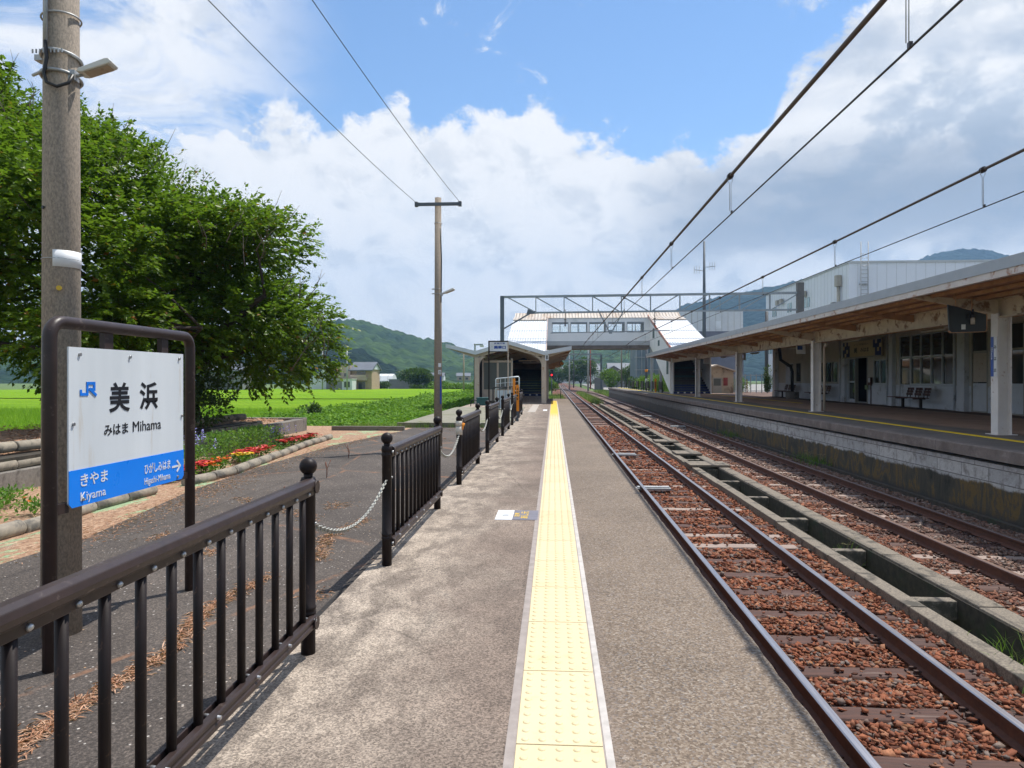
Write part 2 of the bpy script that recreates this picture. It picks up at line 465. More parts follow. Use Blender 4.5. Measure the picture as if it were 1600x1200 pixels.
def soil_mat():
    m, t = base_mat('needle_covered_soil')
    p = t.pos
    n = t.noise(t.vmul(p, (1, .6, 1)), 26, 8, .75, .8)
    col = t.ramp(n, [(.30, (.11, .06, .038)), (.48, (.32, .185, .11)), (.60, (.48, .32, .21)), (.74, (.58, .46, .35))])
    cut = t.step(t.noise(t.vmul(p, (1, .45, 1)), 2.4, 7, .7, .6), .53, .575)
    zone = t.m('MULTIPLY', cut, t.step(t.sep(p)[0], -5.6, -5.0))
    col = t.mix(t.m('MULTIPLY', zone, .75), col, t.ramp(t.noise(p, 40, 4, .7), [(.35, (.17, .36, .17)), (.65, (.36, .56, .33))]))
    grey = t.step(t.noise(p, 1.2, 6, .65), .58, .70)
    col = t.mix(t.m('MULTIPLY', grey, .5), col, (.28, .24, .20))
    t.l.new(col, t.b.inputs['Base Color'])
    t.b.inputs['Roughness'].default_value = .95
    bump(t, n, .9, .02)
    return m


def ballast_mat(stones):
    m, t = base_mat('rusty_ballast' + ('_stones' if stones else ''))
    p = t.pos
    if stones:
        c0 = t.new('ShaderNodeNewGeometry').outputs['Random Per Island']
        grain = t.noise(p, 70, 4, .7)
    else:
        c0 = t.sep(t.voro(p, 17, out='Color'))[0]
        grain = t.m('SUBTRACT', 1, t.voro(p, 17, out='Distance'))
    cols = [(0, (.075, .028, .017)), (.22, (.215, .072, .037)), (.42, (.30, .108, .053)), (.58, (.16, .058, .036)), (.70, (.38, .17, .092)),
            (.80, (.15, .095, .075)), (.88, (.22, .175, .15)), (.93, (.085, .065, .06)), (1, (.30, .135, .06))]
    rusty = t.ramp(c0, cols)
    grey = t.ramp(c0, [(0, (.10, .085, .075)), (.3, (.20, .16, .14)), (.55, (.15, .085, .062)), (.75, (.27, .24, .22)), (1, (.22, .12, .08))])
    x = t.sep(p)[0]
    far = t.m('MULTIPLY', t.step(t.m('ADD', x, t.m('MULTIPLY', t.noise(p, 1.6, 4), .8)), 4.6, 6.1), .75)
    col = t.mix(far, rusty, grey)
    col = t.mix(1, col, t.ramp(grain, [(.25, (.65, .62, .6)), (.6, (1.05, 1.05, 1.05)), (.85, (1.3, 1.3, 1.3))]), 'MULTIPLY')
    if not stones:
        col = t.mix(1, col, (.80, .80, .80), 'MULTIPLY')
    t.l.new(col, t.b.inputs['Base Color'])
    t.b.inputs['Roughness'].default_value = .88
    t.b.inputs['Specular IOR Level'].default_value = .25
    bump(t, grain, .5 if stones else 1.0, .004 if stones else .05)
    return m


def tile_mat():
    m, t = base_mat('tactile_yellow')
    p = t.pos
    y = t.sep(p)[1]
    n = t.noise(p, 7, 6, .65)
    cell = t.new('ShaderNodeTexWhiteNoise', noise_dimensions='1D')
    t.l.new(t.m('FLOOR', t.m('MULTIPLY', t.m('SUBTRACT', y, 2.37 - .6 * 6), 1 / .6)), cell.inputs['W'])
    near = t.mix(cell.outputs[0], (.60, .485, .285), (.65, .54, .33))
    col = t.mix(t.step(n, .45, .75), near, (.66, .55, .31))
    col = t.mix(t.step(y, 22, 26), col, (.66, .44, .045))
    dirt = t.step(t.noise(p, 5, 9, .78, .6), .52, .80)
    col = t.mix(t.m('MULTIPLY', dirt, .55), col, (.36, .26, .10))
    t.l.new(col, t.b.inputs['Base Color'])
    t.b.inputs['Roughness'].default_value = .6
    bump(t, t.noise(p, 160, 3), .15, .002)
    return m


def far_platform_mat():
    m, t = base_mat('far_platform_surface')
    p = t.pos
    x = t.sep(p)[0]
    n = t.noise(p, 1.4, 8, .65)
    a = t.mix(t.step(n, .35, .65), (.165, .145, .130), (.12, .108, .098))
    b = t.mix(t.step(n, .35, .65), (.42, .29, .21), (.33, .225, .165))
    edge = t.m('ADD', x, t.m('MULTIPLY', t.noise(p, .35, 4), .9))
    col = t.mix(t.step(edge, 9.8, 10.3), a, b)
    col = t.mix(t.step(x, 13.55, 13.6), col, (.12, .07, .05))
    col = t.mix(1, col, t.ramp(t.noise(p, 60, 3, .7), [(.3, (.7, .7, .7)), (.7, (1.3, 1.3, 1.3))]), 'MULTIPLY')
    t.l.new(col, t.b.inputs['Base Color'])
    t.b.inputs['Roughness'].default_value = .85
    return m


def block_wall_mat():
    """platform face: whitewashed blocks over moss-stained concrete"""
    m, t = base_mat('platform_face_wall')
    p = t.pos
    x, y, z = t.sep(p)
    br = t.new('ShaderNodeTexBrick')
    t.l.new(t.comb(y, z, 0), br.inputs['Vector'])
    br.inputs['Scale'].default_value = 1
    br.inputs['Brick Width'].default_value = .78; br.inputs['Row Height'].default_value = .235
    br.inputs['Mortar Size'].default_value = .009; br.inputs['Mortar Smooth'].default_value = .3
    br.inputs['Color1'].default_value = (.54, .53, .51, 1); br.inputs['Color2'].default_value = (.42, .415, .41, 1); br.inputs['Mortar'].default_value = (.14, .13, .125, 1)
    n = t.noise(p, 5, 9, .7, .4)
    blk = t.mix(t.step(n, .45, .68), br.outputs[0], (.24, .22, .205))
    blk = t.mix(t.m('MULTIPLY', t.step(t.noise(p, 22, 6, .75), .52, .68), .55), blk, (.62, .61, .59))
    blk = t.mix(t.m('MULTIPLY', t.step(t.noise(p, 1.1, 7, .7), .60, .68), .5), blk, (.33, .215, .18))
    mo = t.noise(t.vmul(p, (1, 1, .35)), 2.6, 9, .68, .7)
    moss = t.ramp(mo, [(.28, (.020, .022, .018)), (.42, (.060, .054, .040)), (.50, (.085, .070, .045)), (.54, (.16, .10, .030)), (.60, (.075, .062, .045)), (.74, (.13, .12, .108))])
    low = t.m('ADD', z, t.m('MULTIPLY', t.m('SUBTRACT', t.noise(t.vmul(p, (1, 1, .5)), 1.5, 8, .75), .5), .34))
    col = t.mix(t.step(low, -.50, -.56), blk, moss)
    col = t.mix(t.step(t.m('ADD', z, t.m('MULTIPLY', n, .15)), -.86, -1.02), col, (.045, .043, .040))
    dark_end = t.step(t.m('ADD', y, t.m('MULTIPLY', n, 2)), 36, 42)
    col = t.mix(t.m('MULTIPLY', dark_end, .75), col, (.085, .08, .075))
    col = t.mix(1, col, t.ramp(t.noise(p, 70, 4, .7), [(.3, (.7, .7, .7)), (.7, (1.25, 1.25, 1.25))]), 'MULTIPLY')
    t.l.new(col, t.b.inputs['Base Color'])
    t.b.inputs['Roughness'].default_value = .92
    bump(t, t.m('ADD', br.outputs['Fac'], t.noise(p, 40, 5, .7)), .6, .008)
    return m


def coping_mat():
    m, t = base_mat('far_coping')
    p = t.pos
    n = t.noise(p, 3, 8, .7)
    col = t.ramp(n, [(.35, (.135, .11, .097)), (.6, (.21, .175, .155)), (.75, (.32, .29, .27))])
    j = t.step(t.m('ABSOLUTE', t.m('SUBTRACT', t.m('FRACT', t.m('MULTIPLY', t.sep(p)[1], 1 / 3.0)), .5)), .004, .001)
    col = t.mix(t.m('MULTIPLY', j, .7), col, (.04, .035, .03))
    col = t.mix(1, col, t.ramp(t.noise(p, 80, 4, .7), [(.3, (.65, .65, .65)), (.7, (1.35, 1.35, 1.35))]), 'MULTIPLY')
    t.l.new(col, t.b.inputs['Base Color'])
    t.b.inputs['Roughness'].default_value = .9
    bump(t, t.noise(p, 60, 4), .4, .006)
    return m


def land_mat():
    m, t = base_mat('land_grass')
    p = t.pos
    n = t.noise(p, .12, 8, .65)
    f = t.noise(p, 3, 6, .7)
    col = t.mix(t.step(n, .35, .65), (.065, .125, .020), (.11, .165, .03))
    col = t.mix(t.m('MULTIPLY', t.step(t.noise(p, .05, 6, .7), .56, .64), .7), col, (.20, .16, .10))
    col = t.mix(1, col, t.ramp(f, [(.3, (.65, .65, .65)), (.7, (1.3, 1.3, 1.3))]), 'MULTIPLY')
    t.l.new(col, t.b.inputs['Base Color'])
    t.b.inputs['Roughness'].default_value = .95
    bump(t, f, .8, .15)
    return m


def rice_mat():
    m, t = base_mat('rice_field_canopy')
    p = t.pos
    n = t.noise(t.vmul(p, (.25, 1, 1)), .35, 6, .6)
    f = t.noise(p, 9, 5, .75)
    col = t.mix(t.step(n, .35, .65), (.135, .275, .008), (.20, .355, .012))
    col = t.mix(1, col, t.ramp(f, [(.3, (.72, .72, .6)), (.7, (1.2, 1.18, 1.2))]), 'MULTIPLY')
    rowl = t.m('SINE', t.m('MULTIPLY', t.m('ADD', t.sep(p)[0], t.m('MULTIPLY', t.sep(p)[1], .55)), 12))
    col = t.mix(t.m('MULTIPLY', t.step(rowl, .2, .9), .28), col, (.07, .15, .006))
    col = t.mix(t.m('MULTIPLY', t.step(t.noise(t.vmul(p, (.4, 1, 1)), .11, 5, .6), .5, .62), .45), col, (.24, .35, .02))
    t.l.new(col, t.b.inputs['Base Color'])
    t.b.inputs['Roughness'].default_value = .8
    t.b.inputs['Specular IOR Level'].default_value = .05
    bump(t, f, 1, .12)
    return m


def hill_mat(name, a, b, c, s=.02):
    m, t = base_mat(name)
    p = t.pos
    big = t.noise(p, s * .35, 5, .6)
    v = t.voro(t.vmul(p, (1, 1, .6)), s * 3.4, out='Distance')
    cc = t.sep(t.voro(t.vmul(p, (1, 1, .6)), s * 3.4, out='Color'))
    col = t.mix(t.step(big, .40, .60), a, b)
    col = t.mix(t.m('MULTIPLY', cc[0], .55), col, c)
    t.l.new(col, t.b.inputs['Base Color'])
    t.b.inputs['Roughness'].default_value = 1
    t.b.inputs['Specular IOR Level'].default_value = .1
    bump(t, t.m('SUBTRACT', 1, v), 1, 6)
    return m


def corrugated(name, c1, c2, axis=0, pitch=.18, stain=None):
    m, t = base_mat(name)
    p = t.pos
    xyz = t.sep(p)
    w = t.m('SINE', t.m('MULTIPLY', xyz[axis], 2 * PI / pitch))
    n = t.noise(p, .9, 7, .65)
    col = t.mix(t.step(n, .4, .65), c1, c2)
    if stain:
        col = t.mix(t.step(t.noise(t.vmul(p, (1, .3, .3)), 1.6, 7, .7), .45, .62), col, stain)
    t.l.new(col, t.b.inputs['Base Color'])
    t.b.inputs['Roughness'].default_value = .5
    bump(t, w, .8, pitch * .14)
    return m


M['platform'] = platform_mat()
M['asphalt'] = asphalt_mat()
M['soil'] = soil_mat()
M['ballast'] = ballast_mat(False)
M['stones'] = ballast_mat(True)
M['tile'] = tile_mat()
M['grout_grey'] = pm('grey_grout', (.34, .295, .27), (.26, .225, .205), 14, .9, world_pos=True)
M['grout_white'] = pm('pale_grout', (.52, .48, .45), (.40, .37, .34), 14, .9, world_pos=True)
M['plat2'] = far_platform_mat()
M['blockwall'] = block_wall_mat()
M['coping'] = coping_mat()
M['land'] = land_mat()
M['rice'] = rice_mat()
M['hill_near'] = hill_mat('near_hill_forest', (.008, .020, .010), (.014, .032, .011), (.004, .011, .006), .05)
M['hill_mid'] = hill_mat('mid_hill_forest', (.017, .040, .016), (.052, .092, .020), (.007, .018, .009), .03)
M['hill_far'] = hill_mat('far_mountain_forest', (.010, .024, .014), (.016, .034, .017), (.006, .015, .010), .02)
M['corr_white'] = corrugated('ribbed_white_roof', (.70, .72, .74), (.64, .66, .69), 0, .21)
M['corr_beige'] = corrugated('ribbed_beige_roof', (.55, .48, .40), (.48, .42, .36), 0, .30, (.40, .30, .21))
M['clad'] = corrugated('ribbed_cladding', (.60, .64, .70), (.56, .60, .66), 0, 1.1)


# ------------------------------------------------------------------ mesh helpers
class MB:
    """collects shapes and links them as ONE mesh object"""
    def __init__(s):
        s.v = []; s.f = []; s.mi = []; s.sm = []
        s.T = None
        s.cur = 0
        s.smooth = False

    def add(s, vs, fs, smooth=None):
        b = len(s.v)
        if s.T is not None: vs = [tuple(s.T @ Vector(v)) for v in vs]
        s.v.extend(tuple(v) for v in vs)
        for f in fs:
            s.f.append(tuple(i + b for i in f)); s.mi.append(s.cur); s.sm.append(s.smooth if smooth is None else smooth)
        return s

    def box(s, x0, x1, y0, y1, z0, z1):
        vs = [(x, y, z) for z in (z0, z1) for y in (y0, y1) for x in (x0, x1)]
        return s.add(vs, [(0, 2, 3, 1), (4, 5, 7, 6), (0, 1, 5, 4), (2, 6, 7, 3), (0, 4, 6, 2), (1, 3, 7, 5)], False)

    def bar(s, a, b, w, h, up=(0, 0, 1)):
        """rectangular bar from a to b, w across, h along up"""
        a, b = Vector(a), Vector(b)
        d = (b - a).normalized()
        up = Vector(up)
        if abs(d.dot(up)) > .99: up = Vector((0, 1, 0))
        sx = d.cross(up).normalized(); sz = sx.cross(d).normalized()
        vs = []
        for p in (a, b):
            for i, j in ((-1, -1), (1, -1), (1, 1), (-1, 1)): vs.append(p + sx * (i * w / 2) + sz * (j * h / 2))
        return s.add(vs, [(3, 2, 1, 0), (4, 5, 6, 7), (0, 1, 5, 4), (1, 2, 6, 5), (2, 3, 7, 6), (3, 0, 4, 7)], False)

    def prism(s, poly, a, b):
        """poly: 2-D outline in the plane given by fn a(p), copied to fn b(p)"""
        n = len(poly)
        vs = [a(p) for p in poly] + [b(p) for p in poly]
        fs = [tuple(range(n - 1, -1, -1)), tuple(range(n, 2 * n))]
        for i in range(n): fs.append((i, (i + 1) % n, n + (i + 1) % n, n + i))
        return s.add(vs, fs, False)

    def prism_x(s, poly, x0, x1): return s.prism(poly, lambda p: (x0, p[0], p[1]), lambda p: (x1, p[0], p[1]))
    def prism_y(s, poly, y0, y1): return s.prism(poly, lambda p: (p[0], y1, p[1]), lambda p: (p[0], y0, p[1]))
    def prism_z(s, poly, z0, z1): return s.prism(poly, lambda p: (p[0], p[1], z0), lambda p: (p[0], p[1], z1))

    def tube(s, path, r, n=10, caps=True, closed=False):
        path = [Vector(p) for p in path]
        rs = r if isinstance(r, (list, tuple)) else [r] * len(path)
        vs = []; prev = None
        L = len(path)
        for i, p in enumerate(path):
            if closed: d = path[(i + 1) % L] - path[i - 1]
            else: d = path[min(i + 1, L - 1)] - path[max(i - 1, 0)]
            d.normalize()
            if prev is None:
                u = Vector((0, 0, 1)) if abs(d.z) < .9 else Vector((1, 0, 0))
                sx = d.cross(u).normalized()
            else:
                sx = (prev - d * prev.dot(d)).normalized()
            prev = sx
            sy = d.cross(sx)
            for k in range(n):
                a = 2 * PI * k / n
                vs.append(p + (sx * math.cos(a) + sy * math.sin(a)) * rs[i])
        fs = []
        for i in range(L if closed else L - 1):
            j = (i + 1) % L
            for k in range(n):
                fs.append((i * n + k, i * n + (k + 1) % n, j * n + (k + 1) % n, j * n + k))
        b = len(s.v)
        s.add(vs, fs, True)
        if caps and not closed:
            c = [tuple(range(n - 1, -1, -1)), tuple((L - 1) * n + k for k in range(n))]
            for f in c:
                s.f.append(tuple(i + b for i in f)); s.mi.append(s.cur); s.sm.append(False)
        return s

    def cyl(s, a, b, r, n=12, r2=None): return s.tube([a, b], [r, r if r2 is None else r2], n)

    def lathe(s, c, prof, n=14):
        """prof: (radius, z) pairs, from bottom to top"""
        return s.tube([(c[0], c[1], c[2] + z) for _, z in prof], [r for r, _ in prof], n)

    def sphere(s, c, r, n=14, m=9, sz=1):
        vs = []; fs = []
        for i in range(m + 1):
            t = PI * i / m
            for k in range(n):
                a = 2 * PI * k / n
                vs.append((c[0] + r * math.sin(t) * math.cos(a), c[1] + r * math.sin(t) * math.sin(a), c[2] + r * sz * math.cos(t)))
        for i in range(m):
            for k in range(n): fs.append((i * n + k, (i + 1) * n + k, (i + 1) * n + (k + 1) % n, i * n + (k + 1) % n))
        return s.add(vs, fs, True)

    def build_each(s, name, mats, parent=None, bevel=0):
        """every separate piece becomes an object of its own"""
        par = list(range(len(s.v)))
        def find(a):
            while par[a] != a:
                par[a] = par[par[a]]; a = par[a]
            return a
        for f in s.f:
            r = find(f[0])
            for i in f[1:]: par[find(i)] = r
        groups = {}
        for k, f in enumerate(s.f): groups.setdefault(find(f[0]), []).append(k)
        out = []
        for ks in groups.values():
            idx = {}; b = MB()
            for k in ks:
                for i in s.f[k]:
                    if i not in idx: idx[i] = len(b.v); b.v.append(s.v[i])
                b.f.append(tuple(idx[i] for i in s.f[k])); b.mi.append(s.mi[k]); b.sm.append(s.sm[k])
            out.append(b.build(name, mats, parent, bevel))
        return out

    def build(s, name, mats, parent=None, bevel=0, loc=None, weld=False):
        me = bpy.data.meshes.new(name)
        me.from_pydata(s.v, [], s.f)
        if not isinstance(mats, (list, tuple)): mats = [mats]
        for m in mats: me.materials.append(M[m] if isinstance(m, str) else m)
        me.polygons.foreach_set('material_index', s.mi)
        me.polygons.foreach_set('use_smooth', s.sm)
        me.update()
        return link(name, me, parent, loc, bevel)


def link(name, me, parent=None, loc=None, bevel=0):
    o = bpy.data.objects.new(name, me)
    COL.objects.link(o)
    if parent is not None: o.parent = parent
    if loc is not None: o.location = loc
    if bevel:
        bv = o.modifiers.new('bevel', 'BEVEL')
        bv.width = bevel; bv.segments = 2; bv.limit_method = 'ANGLE'; bv.angle_limit = R(40)
    return o


def tag(o, label=None, cat=None, group=None, kind=None):
    if label: o['label'] = label
    if cat: o['category'] = cat
    if group: o['group'] = group
    if kind: o['kind'] = kind
    return o


def thing(name, label, cat, loc=(0, 0, 0), rot=0, group=None):
    o = bpy.data.objects.new(name, None)
    COL.objects.link(o)
    o.location = loc
    o.rotation_euler = (0, 0, rot)
    o.empty_display_size = .2
    return tag(o, label, cat, group)


KIDS = {}


def dup(root, loc, label=None, group=None, rot=None, scale=None):
    c = root.copy(); COL.objects.link(c); c.location = loc
    if rot is not None: c.rotation_euler = (0, 0, rot)
    if scale is not None: c.scale = scale
    if label: c['label'] = label
    if group: c['group'] = group
    for ch in list(root.children):
        d = ch.copy(); COL.objects.link(d); d.parent = c
        for g in list(ch.children):
            e = g.copy(); COL.objects.link(e); e.parent = d
    return c


def mesh_np(name, V, F, mats, mat_idx=None, smooth=False):
    """V (n,3) float, F (m,k) int -> mesh"""
    me = bpy.data.meshes.new(name)
    V = np.asarray(V, dtype=np.float32); F = np.asarray(F, dtype=np.int32)
    me.vertices.add(len(V)); me.vertices.foreach_set('co', V.ravel())
    me.loops.add(F.size); me.loops.foreach_set('vertex_index', F.ravel())
    me.polygons.add(len(F))
    me.polygons.foreach_set('loop_start', np.arange(0, F.size, F.shape[1], dtype=np.int32))
    if smooth: me.polygons.foreach_set('use_smooth', np.ones(len(F), dtype=bool))
    if not isinstance(mats, (list, tuple)): mats = [mats]
    for m in mats: me.materials.append(M[m])
    if mat_idx is not None: me.polygons.foreach_set('material_index', np.asarray(mat_idx, dtype=np.int32))
    me.update(calc_edges=True)
    me.validate()
    return me


def rand_rot(n, tilt=None):
    """n random rotation matrices; with tilt, z stays within about tilt radians of up"""
    if tilt is None:
        q = rng.normal(size=(n, 4)); q /= np.linalg.norm(q, axis=1)[:, None]
    else:
        yaw = rng.uniform(0, 2 * PI, n); ax = rng.uniform(0, 2 * PI, n); ang = np.abs(rng.normal(0, tilt, n))
        q1 = np.stack([np.cos(yaw / 2), 0 * yaw, 0 * yaw, np.sin(yaw / 2)], 1)
        q2 = np.stack([np.cos(ang / 2), np.sin(ang / 2) * np.cos(ax), np.sin(ang / 2) * np.sin(ax), 0 * ang], 1)
        w1, x1, y1, z1 = q2.T; w2, x2, y2, z2 = q1.T
        q = np.stack([w1 * w2 - x1 * x2 - y1 * y2 - z1 * z2, w1 * x2 + x1 * w2 + y1 * z2 - z1 * y2,
                      w1 * y2 - x1 * z2 + y1 * w2 + z1 * x2, w1 * z2 + x1 * y2 - y1 * x2 + z1 * w2], 1)
    w, x, y, z = q.T
    return np.stack([np.stack([1 - 2 * (y * y + z * z), 2 * (x * y - w * z), 2 * (x * z + w * y)], 1),
                     np.stack([2 * (x * y + w * z), 1 - 2 * (x * x + z * z), 2 * (y * z - w * x)], 1),
                     np.stack([2 * (x * z - w * y), 2 * (y * z + w * x), 1 - 2 * (x * x + y * y)], 1)], 1)


def scatter(tv, tf, pos, rot, scl):
    """copies of template (tv, tf) -> V, F"""
    tv = np.asarray(tv, float); tf = np.asarray(tf, int)
    n = len(pos)
    scl = np.asarray(scl, float)
    if scl.ndim == 1: scl = scl[:, None]
    P = tv[None] * scl[:, None, :]
    V = np.einsum('nij,nkj->nki', rot, P) + np.asarray(pos)[:, None, :]
    F = tf[None] + (np.arange(n) * len(tv))[:, None, None]
    return V.reshape(-1, 3), F.reshape(-1, tf.shape[1])


LEAF_V = [(0, 0, 0), (.24, .42, .07), (0, 1, -.04), (-.24, .42, .07)]
LEAF_F = [(0, 1, 2), (0, 2, 3)]


def frames(dirs, ups):
    """rotation matrices with +y along dirs and z near ups"""
    y = dirs / np.linalg.norm(dirs, axis=1)[:, None]
    x = np.cross(y, ups); x /= (np.linalg.norm(x, axis=1)[:, None] + 1e-9)
    z = np.cross(x, y)
    return np.stack([x, y, z], 2)


# text -------------------------------------------------------------
FACE_E = Matrix(((0, 0, 1, 0), (1, 0, 0, 0), (0, 1, 0, 0), (0, 0, 0, 1)))       # read from +x
FACE_S = Matrix(((1, 0, 0, 0), (0, 0, -1, 0), (0, 1, 0, 0), (0, 0, 0, 1)))      # read from -y
FACE_W = Matrix(((0, 0, -1, 0), (-1, 0, 0, 0), (0, 1, 0, 0), (0, 0, 0, 1)))     # read from -x


def lettering(txt, mat, parent, at, face, width=None, height=None, bold=0, name='lettering', depth=.0015, spacing=1):
    """flat raised letters; at = lower left corner in the parent's space, fitted to width x height"""
    cu = bpy.data.curves.new('lettering', 'FONT')
    cu.body = txt; cu.size = 1; cu.extrude = .001; cu.offset = bold; cu.resolution_u = 3
    cu.space_character = spacing
    ob = bpy.data.objects.new('lettering', cu)
    COL.objects.link(ob)
    dg = bpy.context.evaluated_depsgraph_get()
    dg.update()
    me = bpy.data.meshes.new_from_object(ob.evaluated_get(dg))
    bpy.data.objects.remove(ob)
    bpy.data.curves.remove(cu)
    n = len(me.vertices)
    co = np.empty(n * 3, np.float32); me.vertices.foreach_get('co', co); co = co.reshape(-1, 3)
    mn, mx = co.min(0), co.max(0)
    sy = height / (mx[1] - mn[1]) if height else None
    sx = width / (mx[0] - mn[0]) if width else sy
    if sy is None: sy = sx
    co[:, 0] = (co[:, 0] - mn[0]) * sx; co[:, 1] = (co[:, 1] - mn[1]) * sy
    co[:, 2] = (co[:, 2] - mn[2]) / max(1e-6, mx[2] - mn[2]) * depth
    R3 = np.array(face.to_3x3())
    co = co @ R3.T
    me.vertices.foreach_set('co', co.astype(np.float32).ravel())
    me.materials.clear(); me.materials.append(M[mat])
    me.polygons.foreach_set('material_index', np.zeros(len(me.polygons), np.int32))
    me.update()
    return link(name, me, parent, at)


def strokes(polys, width, mat, parent, at, face, name, depth=.0015, sx=1, sy=1):
    """a mark drawn with broad strokes; polys in 2-D"""
    b = MB(); b.T = face
    k = 0
    for pl in polys:
        for (x0, y0), (x1, y1) in zip(pl[:-1], pl[1:]):
            dx, dy = (x1 - x0) * sx, (y1 - y0) * sy
            L = math.hypot(dx, dy) or 1
            ex, ey = dx / L * width / 2, dy / L * width / 2
            nx, ny = -ey, ex
            a = (x0 * sx - ex, y0 * sy - ey); c = (x1 * sx + ex, y1 * sy + ey)
            q = [(a[0] + nx, a[1] + ny), (a[0] - nx, a[1] - ny), (c[0] - nx, c[1] - ny), (c[0] + nx, c[1] + ny)]
            k += 1
            b.prism_z(q, .0001 * k, depth + .00025 * k)
    return b.build(name, mat, parent, loc=at)


# ================================================================== the setting
ZA = -.09            # forecourt level
ZB = -1.06           # ballast level
Z2 = .12             # far platform level


def struct(b, name, mats, **k):
    return tag(b.build(name, mats, **k), kind='structure')


def grid_np(x0, x1, y0, y1, nx, ny, zf):
    xs = np.linspace(x0, x1, nx); ys = np.linspace(y0, y1, ny)
    X, Y = np.meshgrid(xs, ys)
    Z = zf(X, Y)
    V = np.stack([X, Y, Z], -1).reshape(-1, 3)
    i = np.arange(nx * ny).reshape(ny, nx)
    F = np.stack([i[:-1, :-1], i[:-1, 1:], i[1:, 1:], i[1:, :-1]], -1).reshape(-1, 4)
    return V, F


def vnoise(x, y, seed=0, octaves=4):
    """smooth value noise"""
    out = np.zeros(np.broadcast(x, y).shape); amp = 1; tot = 0
    r = np.random.default_rng(seed); tab = r.random((64, 64))
    for o in range(octaves):
        xx = x * 2 ** o + 13.7 * o; yy = y * 2 ** o + 7.3 * o
        xi = np.floor(xx).astype(int); yi = np.floor(yy).astype(int)
        fx = xx - xi; fy = yy - yi
        fx = fx * fx * (3 - 2 * fx); fy = fy * fy * (3 - 2 * fy)
        g = lambda a, c: tab[a % 64, c % 64]
        out = out + amp * ((g(xi, yi) * (1 - fx) + g(xi + 1, yi) * fx) * (1 - fy) + (g(xi, yi + 1) * (1 - fx) + g(xi + 1, yi + 1) * fx) * fy)
        tot += amp; amp *= .5
    return out / tot


# land: one sheet out to the horizon, left of it the low fields
def land():
    b = MB()
    S = 2560
    b.add([(-S, -S, -1.45), (S, -S, -1.45), (S, S, -1.45), (-S, S, -1.45)], [(0, 1, 2, 3)])
    struct(b, 'ground', 'land')


land()
b = MB(); b.add([(9.4, 62.2, -1.25), (160, 62.2, -1.25), (160, 330, -1.25), (13, 330, -1.25), (9.4, 130, -1.25)], [(0, 1, 2, 3, 4)]); b.add([(14.95, -20, -.02), (160, -20, -.02), (160, 62, -.02), (14.95, 62, -.02)], [(0, 1, 2, 3)])
struct(b, 'town_yard', pm('yard_gravel', (.30, .28, .26), (.22, .21, .19), .3, .95, world_pos=True))


def bed():
    V, F = grid_np(.9, 7.6, -4, 60, 90, 500, lambda X, Y: ZB - .068 + .035 * vnoise(X * 6, Y * 6, 3, 3) + .02 * vnoise(X * 22, Y * 22, 4, 2)
                   - np.where((X > 3.55) & (X < 4.36), .8, 0))
    o = link('ballast_bed', mesh_np('ballast_bed', V, F, 'ballast', smooth=True))
    tag(o, kind='structure')
    b = MB()
    b.box(-.2, 7.4, 60, 420, -1.44, -1.09)
    struct(b, 'track_bed', 'ballast')


bed()


def curve_x(y, far=False):
    """the tracks run straight, the far one joins the near one beyond the station, then all bend a little to the right"""
    x = .00004 * max(0, y - 140) ** 2
    if far:
        s = min(1, max(0, (y - 100) / 60)); x -= 3.44 * s * s * (3 - 2 * s)
    return x


def near_platform():
    b = MB()
    b.box(-1.25, .90, -5, 44, -1.4, -.001)
    b.cur = 0
    # coping slab with a slightly chipped edge
    rr = random.Random(3)
    n = 470
    vs = []
    for i in range(n + 1):
        y = -5 + i * 49 / n
        e = .975 + rr.uniform(-.006, .004)
        vs += [(.90, y, 0), (e - .012, y, 0), (e, y, -.012), (e, y, -.22), (.90, y, -.22)]
    fs = []
    for i in range(n):
        for k in range(4): fs.append((i * 5 + k, i * 5 + k + 1, (i + 1) * 5 + k + 1, (i + 1) * 5 + k))
    b.add(vs, fs, False)
    b.add([(-1.25, -5, 0), (.90, -5, 0), (.90, 44, 0), (-1.25, 44, 0)], [(0, 1, 2, 3)], False)
    b.box(-4.2, -1.251, 30.5, 52, -1.4, -.002)
    b.box(-4.2, -.5, 44.001, 70, -1.4, -.004)
    struct(b, 'platform', 'platform')
    # lower concrete ramp after the end of the strip
    b = MB()
    b.box(-.499, .95, 44.001, 47, -1.4, -.12)
    struct(b, 'platform_end_ramp', 'kerb_conc')


near_platform()


